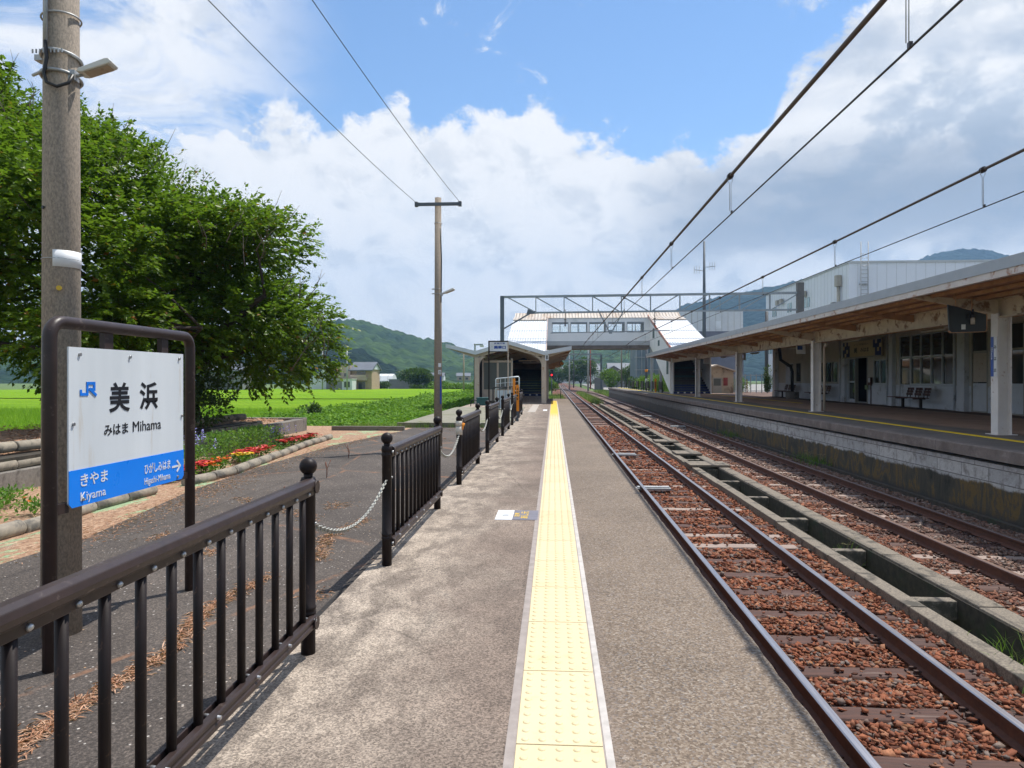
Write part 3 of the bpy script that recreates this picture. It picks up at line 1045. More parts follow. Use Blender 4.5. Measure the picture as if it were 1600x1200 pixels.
def far_platform():
    b = MB()
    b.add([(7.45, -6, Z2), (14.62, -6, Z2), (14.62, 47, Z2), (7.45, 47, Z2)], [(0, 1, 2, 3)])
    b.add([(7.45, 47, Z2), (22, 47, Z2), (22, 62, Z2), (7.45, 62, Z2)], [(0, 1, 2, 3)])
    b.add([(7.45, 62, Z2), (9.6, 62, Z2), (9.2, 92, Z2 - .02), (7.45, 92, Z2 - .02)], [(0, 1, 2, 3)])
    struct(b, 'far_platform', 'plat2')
    b = MB()
    rr = random.Random(5)
    vs = []; fs = []; n = 300
    for i in range(n + 1):
        y = -6 + i * 98 / n
        e = 7.25 + rr.uniform(-.012, .012)
        vs += [(7.45, y, Z2 + .004), (e + .02, y, Z2 + .004), (e, y, Z2 - .016), (e + .005, y, Z2 - .20), (7.76, y, Z2 - .20)]
    for i in range(n):
        for k in range(4): fs.append((i * 5 + k, (i + 1) * 5 + k, (i + 1) * 5 + k + 1, i * 5 + k + 1))
    b.add(vs, fs, False)
    struct(b, 'far_platform_coping', 'coping')
    b = MB()
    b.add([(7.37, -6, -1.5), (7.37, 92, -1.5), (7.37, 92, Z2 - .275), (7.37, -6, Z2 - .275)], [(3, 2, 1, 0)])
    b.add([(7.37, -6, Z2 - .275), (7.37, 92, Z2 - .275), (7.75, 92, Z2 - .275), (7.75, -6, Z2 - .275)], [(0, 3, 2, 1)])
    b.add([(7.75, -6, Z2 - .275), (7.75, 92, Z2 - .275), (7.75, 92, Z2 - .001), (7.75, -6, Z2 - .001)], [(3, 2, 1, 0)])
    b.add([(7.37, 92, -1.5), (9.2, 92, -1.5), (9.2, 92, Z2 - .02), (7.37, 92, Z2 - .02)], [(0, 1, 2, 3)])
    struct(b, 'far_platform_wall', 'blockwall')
    b = MB()
    b.box(7.06, 7.16, -6, 60, -1.2, -1.0)
    struct(b, 'trackside_kerb', 'drain_dark')
    b = MB()
    b.box(8.42, 8.60, -6, 91, Z2 + .002, Z2 + .008)
    tag(b.build('yellow_safety_line', 'yellow'), 'yellow painted safety line along the shaded far platform', 'safety line')
    b = MB()
    b.box(11.6, 11.72, 33, 62, Z2 + .002, Z2 + .008)
    tag(b.build('guide_line', 'yellow'), 'thin yellow guide line curving past the benches toward the little shed', 'guide line')


far_platform()


def forecourt():
    b = MB()
    edge = [(-4.6, -3), (-4.2, 3), (-4.05, 4.8), (-4.0, 5.7), (-4.4, 8), (-4.55, 10.3), (-4.5, 13.9), (-3.95, 17.6), (-3.9, 19.0)]
    poly = [(-1.24, -3)] + [(-1.24, 30.4), (-3.9, 30.4)] + edge[::-1]
    b.add([(x, y, ZA) for x, y in poly], [tuple(range(len(poly)))])
    struct(b, 'forecourt', 'asphalt')
    b = MB(); b.add([(-1.372, -3, ZA + .004), (-1.245, -3, ZA + .004), (-1.245, 19, ZA + .004), (-1.365, 19, ZA + .004)], [(0, 1, 2, 3)])  # near-black strip on the asphalt along the platform edge
    struct(b, 'edge_strip', pm('dark_edge_strip', (.016, .014, .013), (.032, .027, .024), 9, .9, .5, 60, c3=(.10, .06, .04), c3amt=.25, c3scale=5))
    b = MB()
    b.box(-12, -1.3, -4, 19.6, ZA - .5, ZA - .012)
    struct(b, 'soil_strip', 'soil')
    b = MB()
    b.box(-4.35, -1.26, 19.2, 30.45, -.5, ZA + .10)
    b.box(-4.40, -1.26, 19.05, 19.195, -.5, ZA + .13)
    struct(b, 'concrete_pad', pm('mossy_pad', (.24, .225, .17), (.18, .17, .125), 3, .9, .3, 60, c3=(.12, .13, .05), c3amt=.4, c3scale=1.2))


forecourt()


def fields():
    # rice: two paddies as soft standing crop
    def crop(name, x0, x1, y0, y1, z, nx, ny, seed):
        V, F = grid_np(x0, x1, y0, y1, nx, ny, lambda X, Y: z + .05 * vnoise(X * .8, Y * .8, seed, 4) + .03 * vnoise(X * 4, Y * 4, seed + 1, 2))
        o = link(name, mesh_np(name, V, F, 'rice', smooth=True))
        tag(o, kind='structure')
    crop('rice_field', -70, -12.35, 10, 62, -.66, 200, 180, 11)
    crop('far_rice_field', -95, -11.5, 64.5, 128, -.66, 160, 120, 15)
    b = MB()
    b.box(-95, -12.35, 62, 64.5, -1.4, -.72)
    struct(b, 'field_path', pm('field_path', (.36, .31, .22), (.22, .22, .08), 1.2, .9, world_pos=True))
    b = MB()
    b.box(-12.3, -4.45, 19.7, 75, -1.4, -.80)
    struct(b, 'bean_field_soil', pm('bean_field_soil', (.055, .085, .02), (.04, .06, .018), 1.2, .95, world_pos=True))


fields()


# ------------------------------------------------------------------ hills
def az_of(px): return math.atan((px - 800) / 1070) - YAW


def hill(name, mat, dist, sil, depth, seed, rough, nx=260, ny=26, back=.8):
    """ridge whose crest follows the skyline points (px, py), built as a solid hill at dist metres"""
    ap = np.array([az_of(p) for p, _ in sil]); hp = np.array([(592 - q) / 1070 * math.cos(math.atan((p - 800) / 1070)) for p, q in sil])
    A = np.linspace(ap[0], ap[-1], nx)
    T = np.linspace(-1, back, ny)
    AA, TT = np.meshgrid(A, T)
    rad = dist + TT * depth
    hh = np.interp(AA, ap, hp) * dist + 1.27
    prof = np.where(TT < 0, np.clip(1 + TT, 0, 1) ** .8, np.clip(1 - TT / max(back, .01), 0, 1) ** .6)
    Xw = np.sin(AA) * rad; Yw = np.cos(AA) * rad
    k = 1 / (depth * .55)
    spur = (vnoise(Xw * k, Yw * k, seed, 3) - .5) * 2
    tree = vnoise(Xw / 7, Yw / 7, seed + 5, 2) - .5
    Z = -1.6 + (hh + 1.6) * np.clip(prof + spur * .35 * (1 - prof) * prof * 2, 0, 1.05) + tree * rough * np.clip(prof * 3, 0, 1)
    V = np.stack([Xw, Yw, Z], -1).reshape(-1, 3)
    i = np.arange(nx * ny).reshape(ny, nx)
    F = np.stack([i[:-1, :-1], i[:-1, 1:], i[1:, 1:], i[1:, :-1]], -1).reshape(-1, 4)
    tag(link(name, mesh_np(name, V, F, mat, smooth=True)), kind='structure')


hill('left_hills', 'hill_mid', 820, [(-300, 560), (-100, 540), (60, 535), (200, 530), (330, 522), (430, 512), (480, 506), (520, 500), (545, 497), (575, 504), (610, 514), (650, 526),
     (690, 535), (730, 548), (770, 556), (800, 553), (850, 549), (900, 547), (950, 546), (1000, 545), (1050, 546)], 330, 21, 9, 420, 46)
hill('front_hill', 'hill_near', 520, [(300, 590), (380, 560), (440, 540), (490, 530), (520, 532), (560, 545), (600, 566), (630, 583), (660, 592)], 150, 31, 6, 240, 34)
hill('middle_hill', 'hill_mid', 1100, [(560, 590), (620, 566), (690, 560), (760, 556), (800, 560), (860, 562), (930, 548), (1000, 540), (1060, 545), (1140, 560)], 330, 33, 9, 280, 40)
hill('right_mountain', 'hill_far', 1500, [(985, 560), (1012, 535), (1040, 502), (1065, 477), (1100, 470), (1130, 462), (1165, 456), (1200, 449), (1240, 440), (1300, 428), (1380, 424), (1500, 440), (1700, 460), (2000, 500)], 600, 41, 8, 360, 46)
hill('far_peak', 'hill_far', 2000, [(1340, 450), (1390, 424), (1430, 406), (1470, 392), (1510, 386), (1550, 389), (1590, 402), (1680, 440), (1800, 470)], 500, 51, 10, 200, 40)


# ------------------------------------------------------------------ tracks
TRK = (2.385, 5.75)
ZR = -.92            # rail head


def rail_prof(x):
    """flat-bottomed rail, outline in x/z"""
    h = .145
    return [(x - .058, ZR - h), (x + .058, ZR - h), (x + .058, ZR - h + .011), (x + .012, ZR - h + .028), (x + .0085, ZR - .042), (x + .033, ZR - .030),
            (x + .0325, ZR - .006), (x + .024, ZR), (x - .024, ZR), (x - .0325, ZR - .006), (x - .033, ZR - .030), (x - .0085, ZR - .042), (x - .012, ZR - h + .028), (x - .058, ZR - h + .011)]


LAB_R = ['polished rusty left rail of the near track, close under the platform edge',
         'dark rusty right rail of the near track with a shiny head, beside the drain',
         'left rail of the far track, rusty and standing in sunlit ballast beside the drain',
         'right rail of the far track, rusty and shaded at the foot of the far platform']
for k, x in enumerate((TRK[0] - .566, TRK[0] + .566, TRK[1] - .566, TRK[1] + .566)):
    b = MB()
    pr = rail_prof(0); n = len(pr)
    ys = [-4, 48] + [48 + 6 * i for i in range(1, 64)]
    for y in ys:
        cx = x + curve_x(y, k > 1)
        b.v += [(cx + p[0], y, p[1]) for p in pr]
    for i in range(len(ys) - 1):
        for j in range(n):
            b.f.append((i * n + j, i * n + (j + 1) % n, (i + 1) * n + (j + 1) % n, (i + 1) * n + j))
            b.mi.append(1 if j in (7, 6, 8) else 0); b.sm.append(False)
    o = b.build('rail', ['rust', 'rail_top' if k < 2 else 'rail_top_dull'])
    tag(o, LAB_R[k], 'rail', 'rails of the two tracks')
    # sole plates and spikes; the nearest ones one by one
    b = MB()
    b.box(-.13, .13, -.065, .065, ZR - .158, ZR - .1455)
    for sx, sy in ((-.085, -.035), (.085, .035), (-.085, .04), (.085, -.03)):
        b.box(sx - .018, sx + .018, sy - .012, sy + .012, ZR - .146, ZR - .118)
        b.box(min(sx, sx * .55), max(sx, sx * .55), sy - .009, sy + .009, ZR - .133, ZR - .120)
    fm = None
    rest = MB()
    for i in range(100):
        y = 1.53 + (k // 2) * .3 + .685 * i
        if 1.5 < y < 24:
            if fm is None: f = fm = b.build('rail_fastening', 'rust_dark', o)
            else:
                f = fm.copy(); COL.objects.link(f); f.parent = o
            f.location = (x, y, 0)
        elif y < 70:
            rest.box(x - .12, x + .12, y - .06, y + .06, ZR - .158, ZR - .12)
    tag(rest.build('far_rail_fastenings', 'rust_dark', o), kind='stuff')


def sleepers():
    g = 'wooden sleepers of the two tracks'
    protos = []
    rr = random.Random(12)
    for i in range(5):
        b = MB()
        L = .985
        vs = []; nx = 14
        for a in range(nx + 1):
            x = -L + 2 * L * a / nx
            w = .102 + rr.uniform(-.006, .004)
            w2 = .102 + rr.uniform(-.006, .004)
            z = rr.uniform(-.006, .003)
            vs += [(x, -w, -.12), (x, -w, z - .012), (x, -w + .012, z), (x, w2 - .012, z), (x, w2, z - .012), (x, w2, -.12)]
        fs = []
        for a in range(nx):
            for k in range(5): fs.append((a * 6 + k, (a + 1) * 6 + k, (a + 1) * 6 + k + 1, a * 6 + k + 1))
        fs += [tuple(range(6)), tuple(nx * 6 + k for k in range(5, -1, -1))]
        b.add(vs, fs, False)
        protos.append(b)
    meshes = []
    for i, b in enumerate(protos):
        for m in ('wood_sleeper', 'pale_sleeper'):
            o = b.build('sleeper', m)
            meshes.append(o.data); COL.objects.unlink(o); bpy.data.objects.remove(o)
    for tr in (0, 1):
        y = 1.53 + tr * .3
        i = 0
        while y < 104:
            pale = (tr == 1 and rr.random() < .75) or (tr == 0 and rr.random() < .22 and y > 8)
            me = meshes[rr.randrange(5) * 2 + (1 if pale else 0)]
            o = bpy.data.objects.new('sleeper', me)
            COL.objects.link(o)
            o.location = (TRK[tr] + curve_x(y, tr == 1) + rr.uniform(-.03, .03), y + rr.uniform(-.02, .02), ZR - .145 + rr.uniform(-.028, .0))
            o.rotation_euler = (rr.uniform(-.012, .012), 0, rr.uniform(-.012, .012))
            tag(o, 'wooden sleeper half sunk in the ballast under the ' + ('near track beside the platform edge' if tr == 0 else 'far track below the far platform wall'),
                'sleeper', g + (' near' if tr == 0 else ' far'))
            y += .685; i += 1
    # the rest of the line
    b = MB()
    for tr in (0, 1):
        y = 104
        while y < (270 if tr == 0 else 150):
            x = TRK[tr] + curve_x(y, tr == 1)
            b.box(x - 1.05, x + 1.05, y - .11, y + .11, ZR - .26, ZR - .148)
            y += .7
    tag(b.build('distant_sleepers', 'pale_sleeper'), 'sleepers of the far end of the line where it bends away', 'sleepers', kind='stuff')


sleepers()


def stones():
    t = (1 + 5 ** .5) / 2
    cube = np.array([(-1, -1, -1), (1, -1, -1), (1, 1, -1), (-1, 1, -1), (-1, -1, 1), (1, -1, 1), (1, 1, 1), (-1, 1, 1)]) / 1.45
    cfc = np.array([(0, 2, 1), (0, 3, 2), (4, 5, 6), (4, 6, 7), (0, 1, 5), (0, 5, 4), (1, 2, 6), (1, 6, 5), (2, 3, 7), (2, 7, 6), (3, 0, 4), (3, 4, 7)])
    ico = np.array([(-1, t, 0), (1, t, 0), (-1, -t, 0), (1, -t, 0), (0, -1, t), (0, 1, t), (0, -1, -t), (0, 1, -t), (t, 0, -1), (t, 0, 1), (-t, 0, -1), (-t, 0, 1)]) / 1.9
    fc = np.array([(0, 11, 5), (0, 5, 1), (0, 1, 7), (0, 7, 10), (0, 10, 11), (1, 5, 9), (5, 11, 4), (11, 10, 2), (10, 7, 6), (7, 1, 8),
                   (3, 9, 4), (3, 4, 2), (3, 2, 6), (3, 6, 8), (3, 8, 9), (4, 9, 5), (2, 4, 11), (6, 2, 10), (8, 6, 7), (9, 8, 1)])
    Vs = []; Fs = []; off = 0
    zones = [(.98, 3.52, 2.6, 8.0, 2000, .0185), (4.40, 7.06, 5.5, 11.0, 1500, .0195), (.98, 3.52, 8.0, 16, 900, .025), (4.40, 7.06, 11, 20, 640, .028),
             (.98, 3.52, 16, 20, 420, .033), (4.40, 7.06, 20, 23, 340, .035),
             (.98, 3.52, 20, 34, 150, .042), (4.40, 7.06, 23, 40, 110, .045)]
    for (x0, x1, y0, y1, dens, size) in zones:
        n = int((x1 - x0) * (y1 - y0) * dens)
        for var in range(14):
            k = n // 14
            if var % 3: tv, ff = cube + rng.uniform(-.34, .34, (8, 3)), cfc
            else: tv, ff = ico * (1 + rng.uniform(-.5, .25, (12, 1))), fc
            tv = tv * (rng.uniform(.8, 1.6), rng.uniform(.65, 1.1), rng.uniform(.35, .75))
            p = np.stack([rng.uniform(x0, x1, k), rng.uniform(y0, y1, k), np.zeros(k)], 1)
            s = np.minimum(np.exp(rng.normal(math.log(size), .28, k)), size * 1.6)
            # keep stones off the rails and mostly off the sleepers
            dx = np.minimum.reduce([np.abs(p[:, 0] - (c + e)) for c in TRK for e in (-.566, .566)])
            keep = dx > .075
            onsl = np.zeros(k, bool)
            for tr in (0, 1):
                y00 = 1.53 + tr * .3
                ph = np.mod(p[:, 1] - y00 + .3425, .685) - .3425
                onsl |= (np.abs(p[:, 0] - TRK[tr]) < 1.0) & (np.abs(ph) < .125)
            thin = rng.random(k) < .05
            keep &= (~onsl | thin)
            p[:, 2] = np.where(onsl, ZB - .004, ZB - .047 + .03 * vnoise(p[:, 0] * 2.2, p[:, 1] * 2.2, 9, 2)) + rng.uniform(-.012, .022, k)
            # shoulders rise a little toward the drain kerb
            p, s = p[keep], s[keep]
            sc = np.stack([s * rng.uniform(.8, 1.35, len(s)), s * rng.uniform(.8, 1.2, len(s)), s * rng.uniform(.8, 1.2, len(s))], 1)
            V, F = scatter(tv, ff, p, rand_rot(len(p), .55), sc)
            Vs.append(V); Fs.append(F + off); off += len(V)
    tag(link('ballast_stones', mesh_np('ballast_stones', np.concatenate(Vs), np.concatenate(Fs), 'stones')),
        'loose rust-coloured ballast stones between the rails and around the sleepers', 'ballast stones', kind='stuff')


stones()


def drain():
    zt = -.97
    t = thing('drainage_channel', 'open concrete drain with cross struts running between the two tracks', 'drain', (0, 0, 0))
    rr = random.Random(4)
    for x0, x1 in ((3.50, 3.68), (4.17, 4.42)):
        y = -3
        b = MB()
        b.T = None
        while y < 62:
            d = rr.uniform(-.008, .008); e = rr.uniform(-.012, .006)
            b.box(x0 + d, x1 + d, y, y + 1.985, -1.75, zt + e)
            y += 2.0
        b.build_each('channel_wall', 'drain_conc', t, bevel=.012)
    b = MB(); b.box(3.60, 4.26, -3, 62, -1.8, -1.60)
    b.build('channel_floor', 'drain_dark', t)
    for x0, x1 in ((3.690, 3.697), (4.152, 4.160)):  # thin dark sheets laid over the inner wall faces
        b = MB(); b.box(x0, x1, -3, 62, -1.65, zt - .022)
        b.build('inner_face_sheet', 'drain_dark', t)
    y = 1.2
    i = 0
    while y < 60:
        b = MB(); b.box(3.698, 4.151, -.07, .07, -.20, 0)
        o = b.build('cross_strut', 'drain_conc', t, bevel=.01, loc=(0, y, zt - .05)) if i == 0 else None
        if i == 0: first = o
        else:
            o = first.copy(); COL.objects.link(o); o.location = (0, y, zt - .05)
        y += 2.06; i += 1
    for k, (y, sx) in enumerate(((18.0, 1.0), (20.7, .75), (24.6, .8), (31.5, .7))):
        b = MB(); b.box(-.50 * sx, .50 * sx, -.42, .42, 0, .06)
        o = b.build('drain_cover', 'drain_conc', bevel=.01, loc=(3.96, y, zt + .002))
        tag(o, ['wide pale concrete cover slab lying across the drain, nearest of the slabs', 'second concrete slab bridging the drain', 'third concrete slab bridging the drain',
                'farthest small concrete slab bridging the drain'][k], 'drain cover', 'cover slabs on the drain')


drain()


def track_boxes():
    for k, (x, y) in enumerate(((2.05, 14.3), (2.1, 20.6), (5.9, 33), (5.6, 42))):
        b = MB()
        b.box(-.36, .36, -.09, .09, 0, .05)
        b.box(-.33, .33, -.06, .06, .05, .075)
        tag(b.build('track_coil', 'galv', bevel=.01, loc=(x, y, ZB + .035)),
            ['pale grey flat box between the rails of the near track, nearest one', 'pale grey flat box between the rails of the near track, farther one',
             'pale grey flat box in the far track, nearer of two', 'pale grey flat box in the far track, farther of two'][k], 'track box', 'flat boxes between the rails')


track_boxes()


# ================================================================== near platform furniture
def tactile():
    t = thing('tactile_paving', 'long yellow tactile paving strip with raised dots along the near platform', 'tactile paving', (0, 0, 0))
    b = MB()
    b.box(-.166, -.136, -1, 39.2, .0005, .003)
    b.build('grout_edge', 'grout_grey', t)
    b = MB()
    b.box(.176, .203, -1, 39.2, .0005, .004)
    b.build('grout_edge', 'grout_white', t)
    b = MB()
    y = 2.37 - .6 * 6
    while y < 39.2:
        b.box(-.130, .170, y + .003, y + .597, -.004, .006)
        y += .6
    b.build('tiles', 'tile', t, bevel=.002)
    b = MB()
    b.box(-.136, .176, -1, 39.2, .0004, .0018)
    b.build('tile_joint', 'grout_grey', t)
    n = 8
    tv = []
    for r, z in ((.0150, 0), (.0125, .0036), (.0085, .0048)):
        for k in range(n): tv.append((r * math.cos(2 * PI * k / n), r * math.sin(2 * PI * k / n), z))
    tf = []
    for i in range(2):
        for k in range(n): tf.append((i * n + k, i * n + (k + 1) % n, (i + 1) * n + (k + 1) % n, (i + 1) * n + k))
    tf += [(16, 17, 18, 19), (16, 19, 20, 23), (20, 21, 22, 23)]
    P = []
    y = 2.37 - .6 * 6
    while y < 24:
        for j in range(10):
            for i in range(5): P.append((-.130 + .03 + .06 * i, y + .03 + .06 * j, .0058))
        y += .6
    P = np.array(P)
    V, F = scatter(tv, tf, P, np.repeat(np.eye(3)[None], len(P), 0), np.ones(len(P)))
    o = link('dots', mesh_np('dots', V, F, 'tile', smooth=True), t)
    tag(o, kind='stuff')


tactile()


def floor_sticker():
    t = thing('floor_sticker', 'white and dark grey stickered floor sign with yellow lettering on the platform', 'floor sign', (-.53, 6.15, 0))
    sh = .03
    b = MB(); b.prism_z([(0, 0), (.155, 0), (.155 + sh * 0, .44), (.0, .44)], .001, .004); b.build('white_sheet', 'white_plate', t)
    b = MB(); b.prism_z([(.157, 0), (.385, 0), (.385, .44), (.157, .44)], .001, .004); b.build('grey_sheet', pm('sticker_grey', (.17, .16, .19), (.14, .135, .16), 6, .6), t)
    FL = Matrix(((0, -1, 0, 0), (1, 0, 0, 0), (0, 0, 1, 0), (0, 0, 0, 1)))
    lettering('あし元', 'yellow_tip', t, (.30, .06, .0042), FL, width=.32, height=.075, depth=.001, bold=.02)
    lettering('注意', 'yellow_tip', t, (.215, .13, .0042), FL, width=.18, height=.05, depth=.001, bold=.02)
    strokes([[(0, 0), (.5, .1), (1, 0)], [(.3, -.35), (.8, -.35)]], .012, 'ink', t, (.045, .2, .0042), Matrix.Identity(4), 'printed_mark', .001, .075, .12)


floor_sticker()
b = MB()
b.box(-1.0, -.70, 26.2, 33.8, .0006, .004)
tag(b.build('pale_floor_patch', 'patch_conc'), 'pale cement patch on the platform floor in front of the shelter', 'floor patch')
b = MB()
b.box(-.42, -.26, 27.2, 28.4, .0006, .004)
tag(b.build('white_floor_mark', 'white_plate'), 'small white floor mark on the platform near the shelter post', 'floor mark')


# ------------------------------------------------------------------ railing panels and chains
FX = -1.135


def railing():
    t = thing('railing_panel', 'dark brown steel railing panel in the foreground, cut by the left edge of the photo', 'railing', (FX, 1.08, 0), group='railing panels along the platform')
    Ln = 2.03
    for y in (0, Ln):
        b = MB()
        b.lathe((0, y, -.12), [(.033, 0), (.033, .30), (.0365, .302), (.0365, .312), (.034, .315), (.034, .325), (.0365, .328), (.0365, .338), (.033, .34),
                               (.033, .865), (.037, .868), (.037, .878), (.034, .882), (.034, .895), (.037, .898), (.037, .915), (.034, .925), (.030, .935)], 18)
        p = b.build('post', 'brown_paint', t)
        b = MB()
        b.lathe((0, y, .80), [(.024, 0), (.020, .018), (.022, .03)], 14)
        b.sphere((0, y, .865), .040, 18, 12)
        b.build('ball_cap', 'brown_paint', p)
        b = MB()
        for z in (.772, .15): b.cyl((.034, y, z), (.048, y, z), .011, 8)
        b.cyl((.03, y, .60), (.040, y, .60), .008, 8)
        b.build_each('bolt', 'bolt', p)
    ox = .018
    # handrail: rounded crown over a narrower flange
    b = MB()
    prof = [(-.016, .735), (.016, .735), (.016, .762), (.030, .768), (.033, .785), (.027, .803), (.012, .812), (-.012, .812), (-.027, .803), (-.033, .785), (-.030, .768), (-.016, .762)]
    b.prism(prof, lambda p: (p[0] + ox, Ln - .02, p[1]), lambda p: (p[0] + ox, .02, p[1]))
    b.build('top_rail', 'brown_rail', t, bevel=.003)
    b = MB()
    prof = [(.004, .125), (.026, .125), (.031, .133), (.031, .147), (.026, .152), (.026, .160), (.031, .165), (.031, .176), (.026, .182), (.004, .182)]
    b.prism(prof, lambda p: (p[0] + ox - .004, Ln - .01, p[1]), lambda p: (p[0] + ox - .004, .01, p[1]))
    b.box(-.022 + ox, -.016 + ox, .02, Ln - .02, .148, .188)
    b.box(-.016 + ox, .0 + ox, .02, Ln - .02, .125, .131)
    b.build('bottom_rail', 'brown_rail', t, bevel=.002)
    b = MB()
    for y in (.03, Ln - .03):
        for z in (.775, .153):
            b.cyl((ox + .030, y, z), (ox + .037, y, z), .03, 14)
    b.build_each('end_bracket', 'brown_rail', t)
    b = MB()
    for i in range(13):
        y = .115 + .15 * i
        b.sphere((ox + .017, y + .03, .748), .009, 8, 6)
        if i % 2 == 0: b.cyl((ox - .03, y + .07, .176), (ox + .038, y + .07, .168), .007, 8)
    b.build_each('bolt', 'bolt', t)
    b = MB(); b.cyl((0, 0, .15), (0, 0, .74), .0145, 12)
    first = None
    for i in range(13):
        if first is None: o = first = b.build('baluster', 'brown_paint', t)
        else: o = first.copy(); COL.objects.link(o)
        o.location = (ox - .002, .115 + .15 * i, 0)
    return t


PY = [1.08, 4.61, 8.18, 11.70, 15.22, 18.75, 22.28]
LABP = [None, 'second railing panel of the row, fully visible beside the chain', 'third railing panel of the row, carrying the white reel on its near post',
        'fourth railing panel, just behind the one with the white reel', 'fifth railing panel of the row, level with the silver gate', 'sixth railing panel, right in front of the orange marker post',
        'last and smallest railing panel, just beyond the orange marker post']
rp = railing()
panels = [rp] + [dup(rp, (FX, PY[k], 0), LABP[k]) for k in range(1, 7)]
# white reel on the near post of the third panel
b = MB()
b.cyl((0, 0, .60), (0, 0, .70), .042, 16); b.cyl((0, 0, .705), (0, 0, .765), .042, 16)
reel = b.build('chain_reel', pm('reel_white', (.60, .55, .47), None, 6, .5), panels[2])
b = MB(); b.cyl((.03, 0, .66), (.055, 0, .74), .018, 10)
b.build('reel_cap', 'orange', reel)


def chain_mesh(L=1.50, sag=.165, r=.0040):
    V = []; F = []
    n = 56
    a, bb = 10, 6
    for i in range(n):
        s = (i + .5) / n
        y = s * L
        z = .60 - sag * (1 - (2 * s - 1) ** 2)
        slope = -sag * 4 * (1 - 2 * s) / L
        dvec = Vector((0, 1, slope)).normalized()
        side = Vector((1, 0, 0)); nrm = side.cross(dvec)
        ax = side if i % 2 == 0 else nrm
        ax = (ax + .45 * (nrm if i % 2 == 0 else side)).normalized()
        off = len(V)
        third = dvec.cross(ax)
        for p in range(a):
            t = 2 * PI * p / a
            c = dvec * (.0205 * math.cos(t)) + ax * (.0125 * math.sin(t))
            rad = (dvec * math.cos(t) + ax * math.sin(t))
            for q in range(bb):
                f = 2 * PI * q / bb
                V.append(Vector((0, y, z)) + c + rad * (r * math.cos(f)) + third * (r * math.sin(f)))
        for p in range(a):
            for q in range(bb):
                F.append((off + p * bb + q, off + ((p + 1) % a) * bb + q, off + ((p + 1) % a) * bb + (q + 1) % bb, off + p * bb + (q + 1) % bb))
    return mesh_np('chain', [tuple(v) for v in V], F, 'chain', smooth=True)


cm = chain_mesh()
LABC = ['pale steel chain sagging across the nearest gap between railing panels', 'pale steel chain of the second gap, hooked to the white reel', 'pale steel chain of the third gap in the railing',
        'pale steel chain of the fourth gap in the railing', 'pale steel chain of the fifth gap in the railing', 'pale steel chain in the farthest gap, beside the orange post']
for k in range(6):
    o = link('chain', cm, None, (FX, PY[k] + 2.05, 0))
    tag(o, LABC[k], 'chain', 'chains between the railing panels')


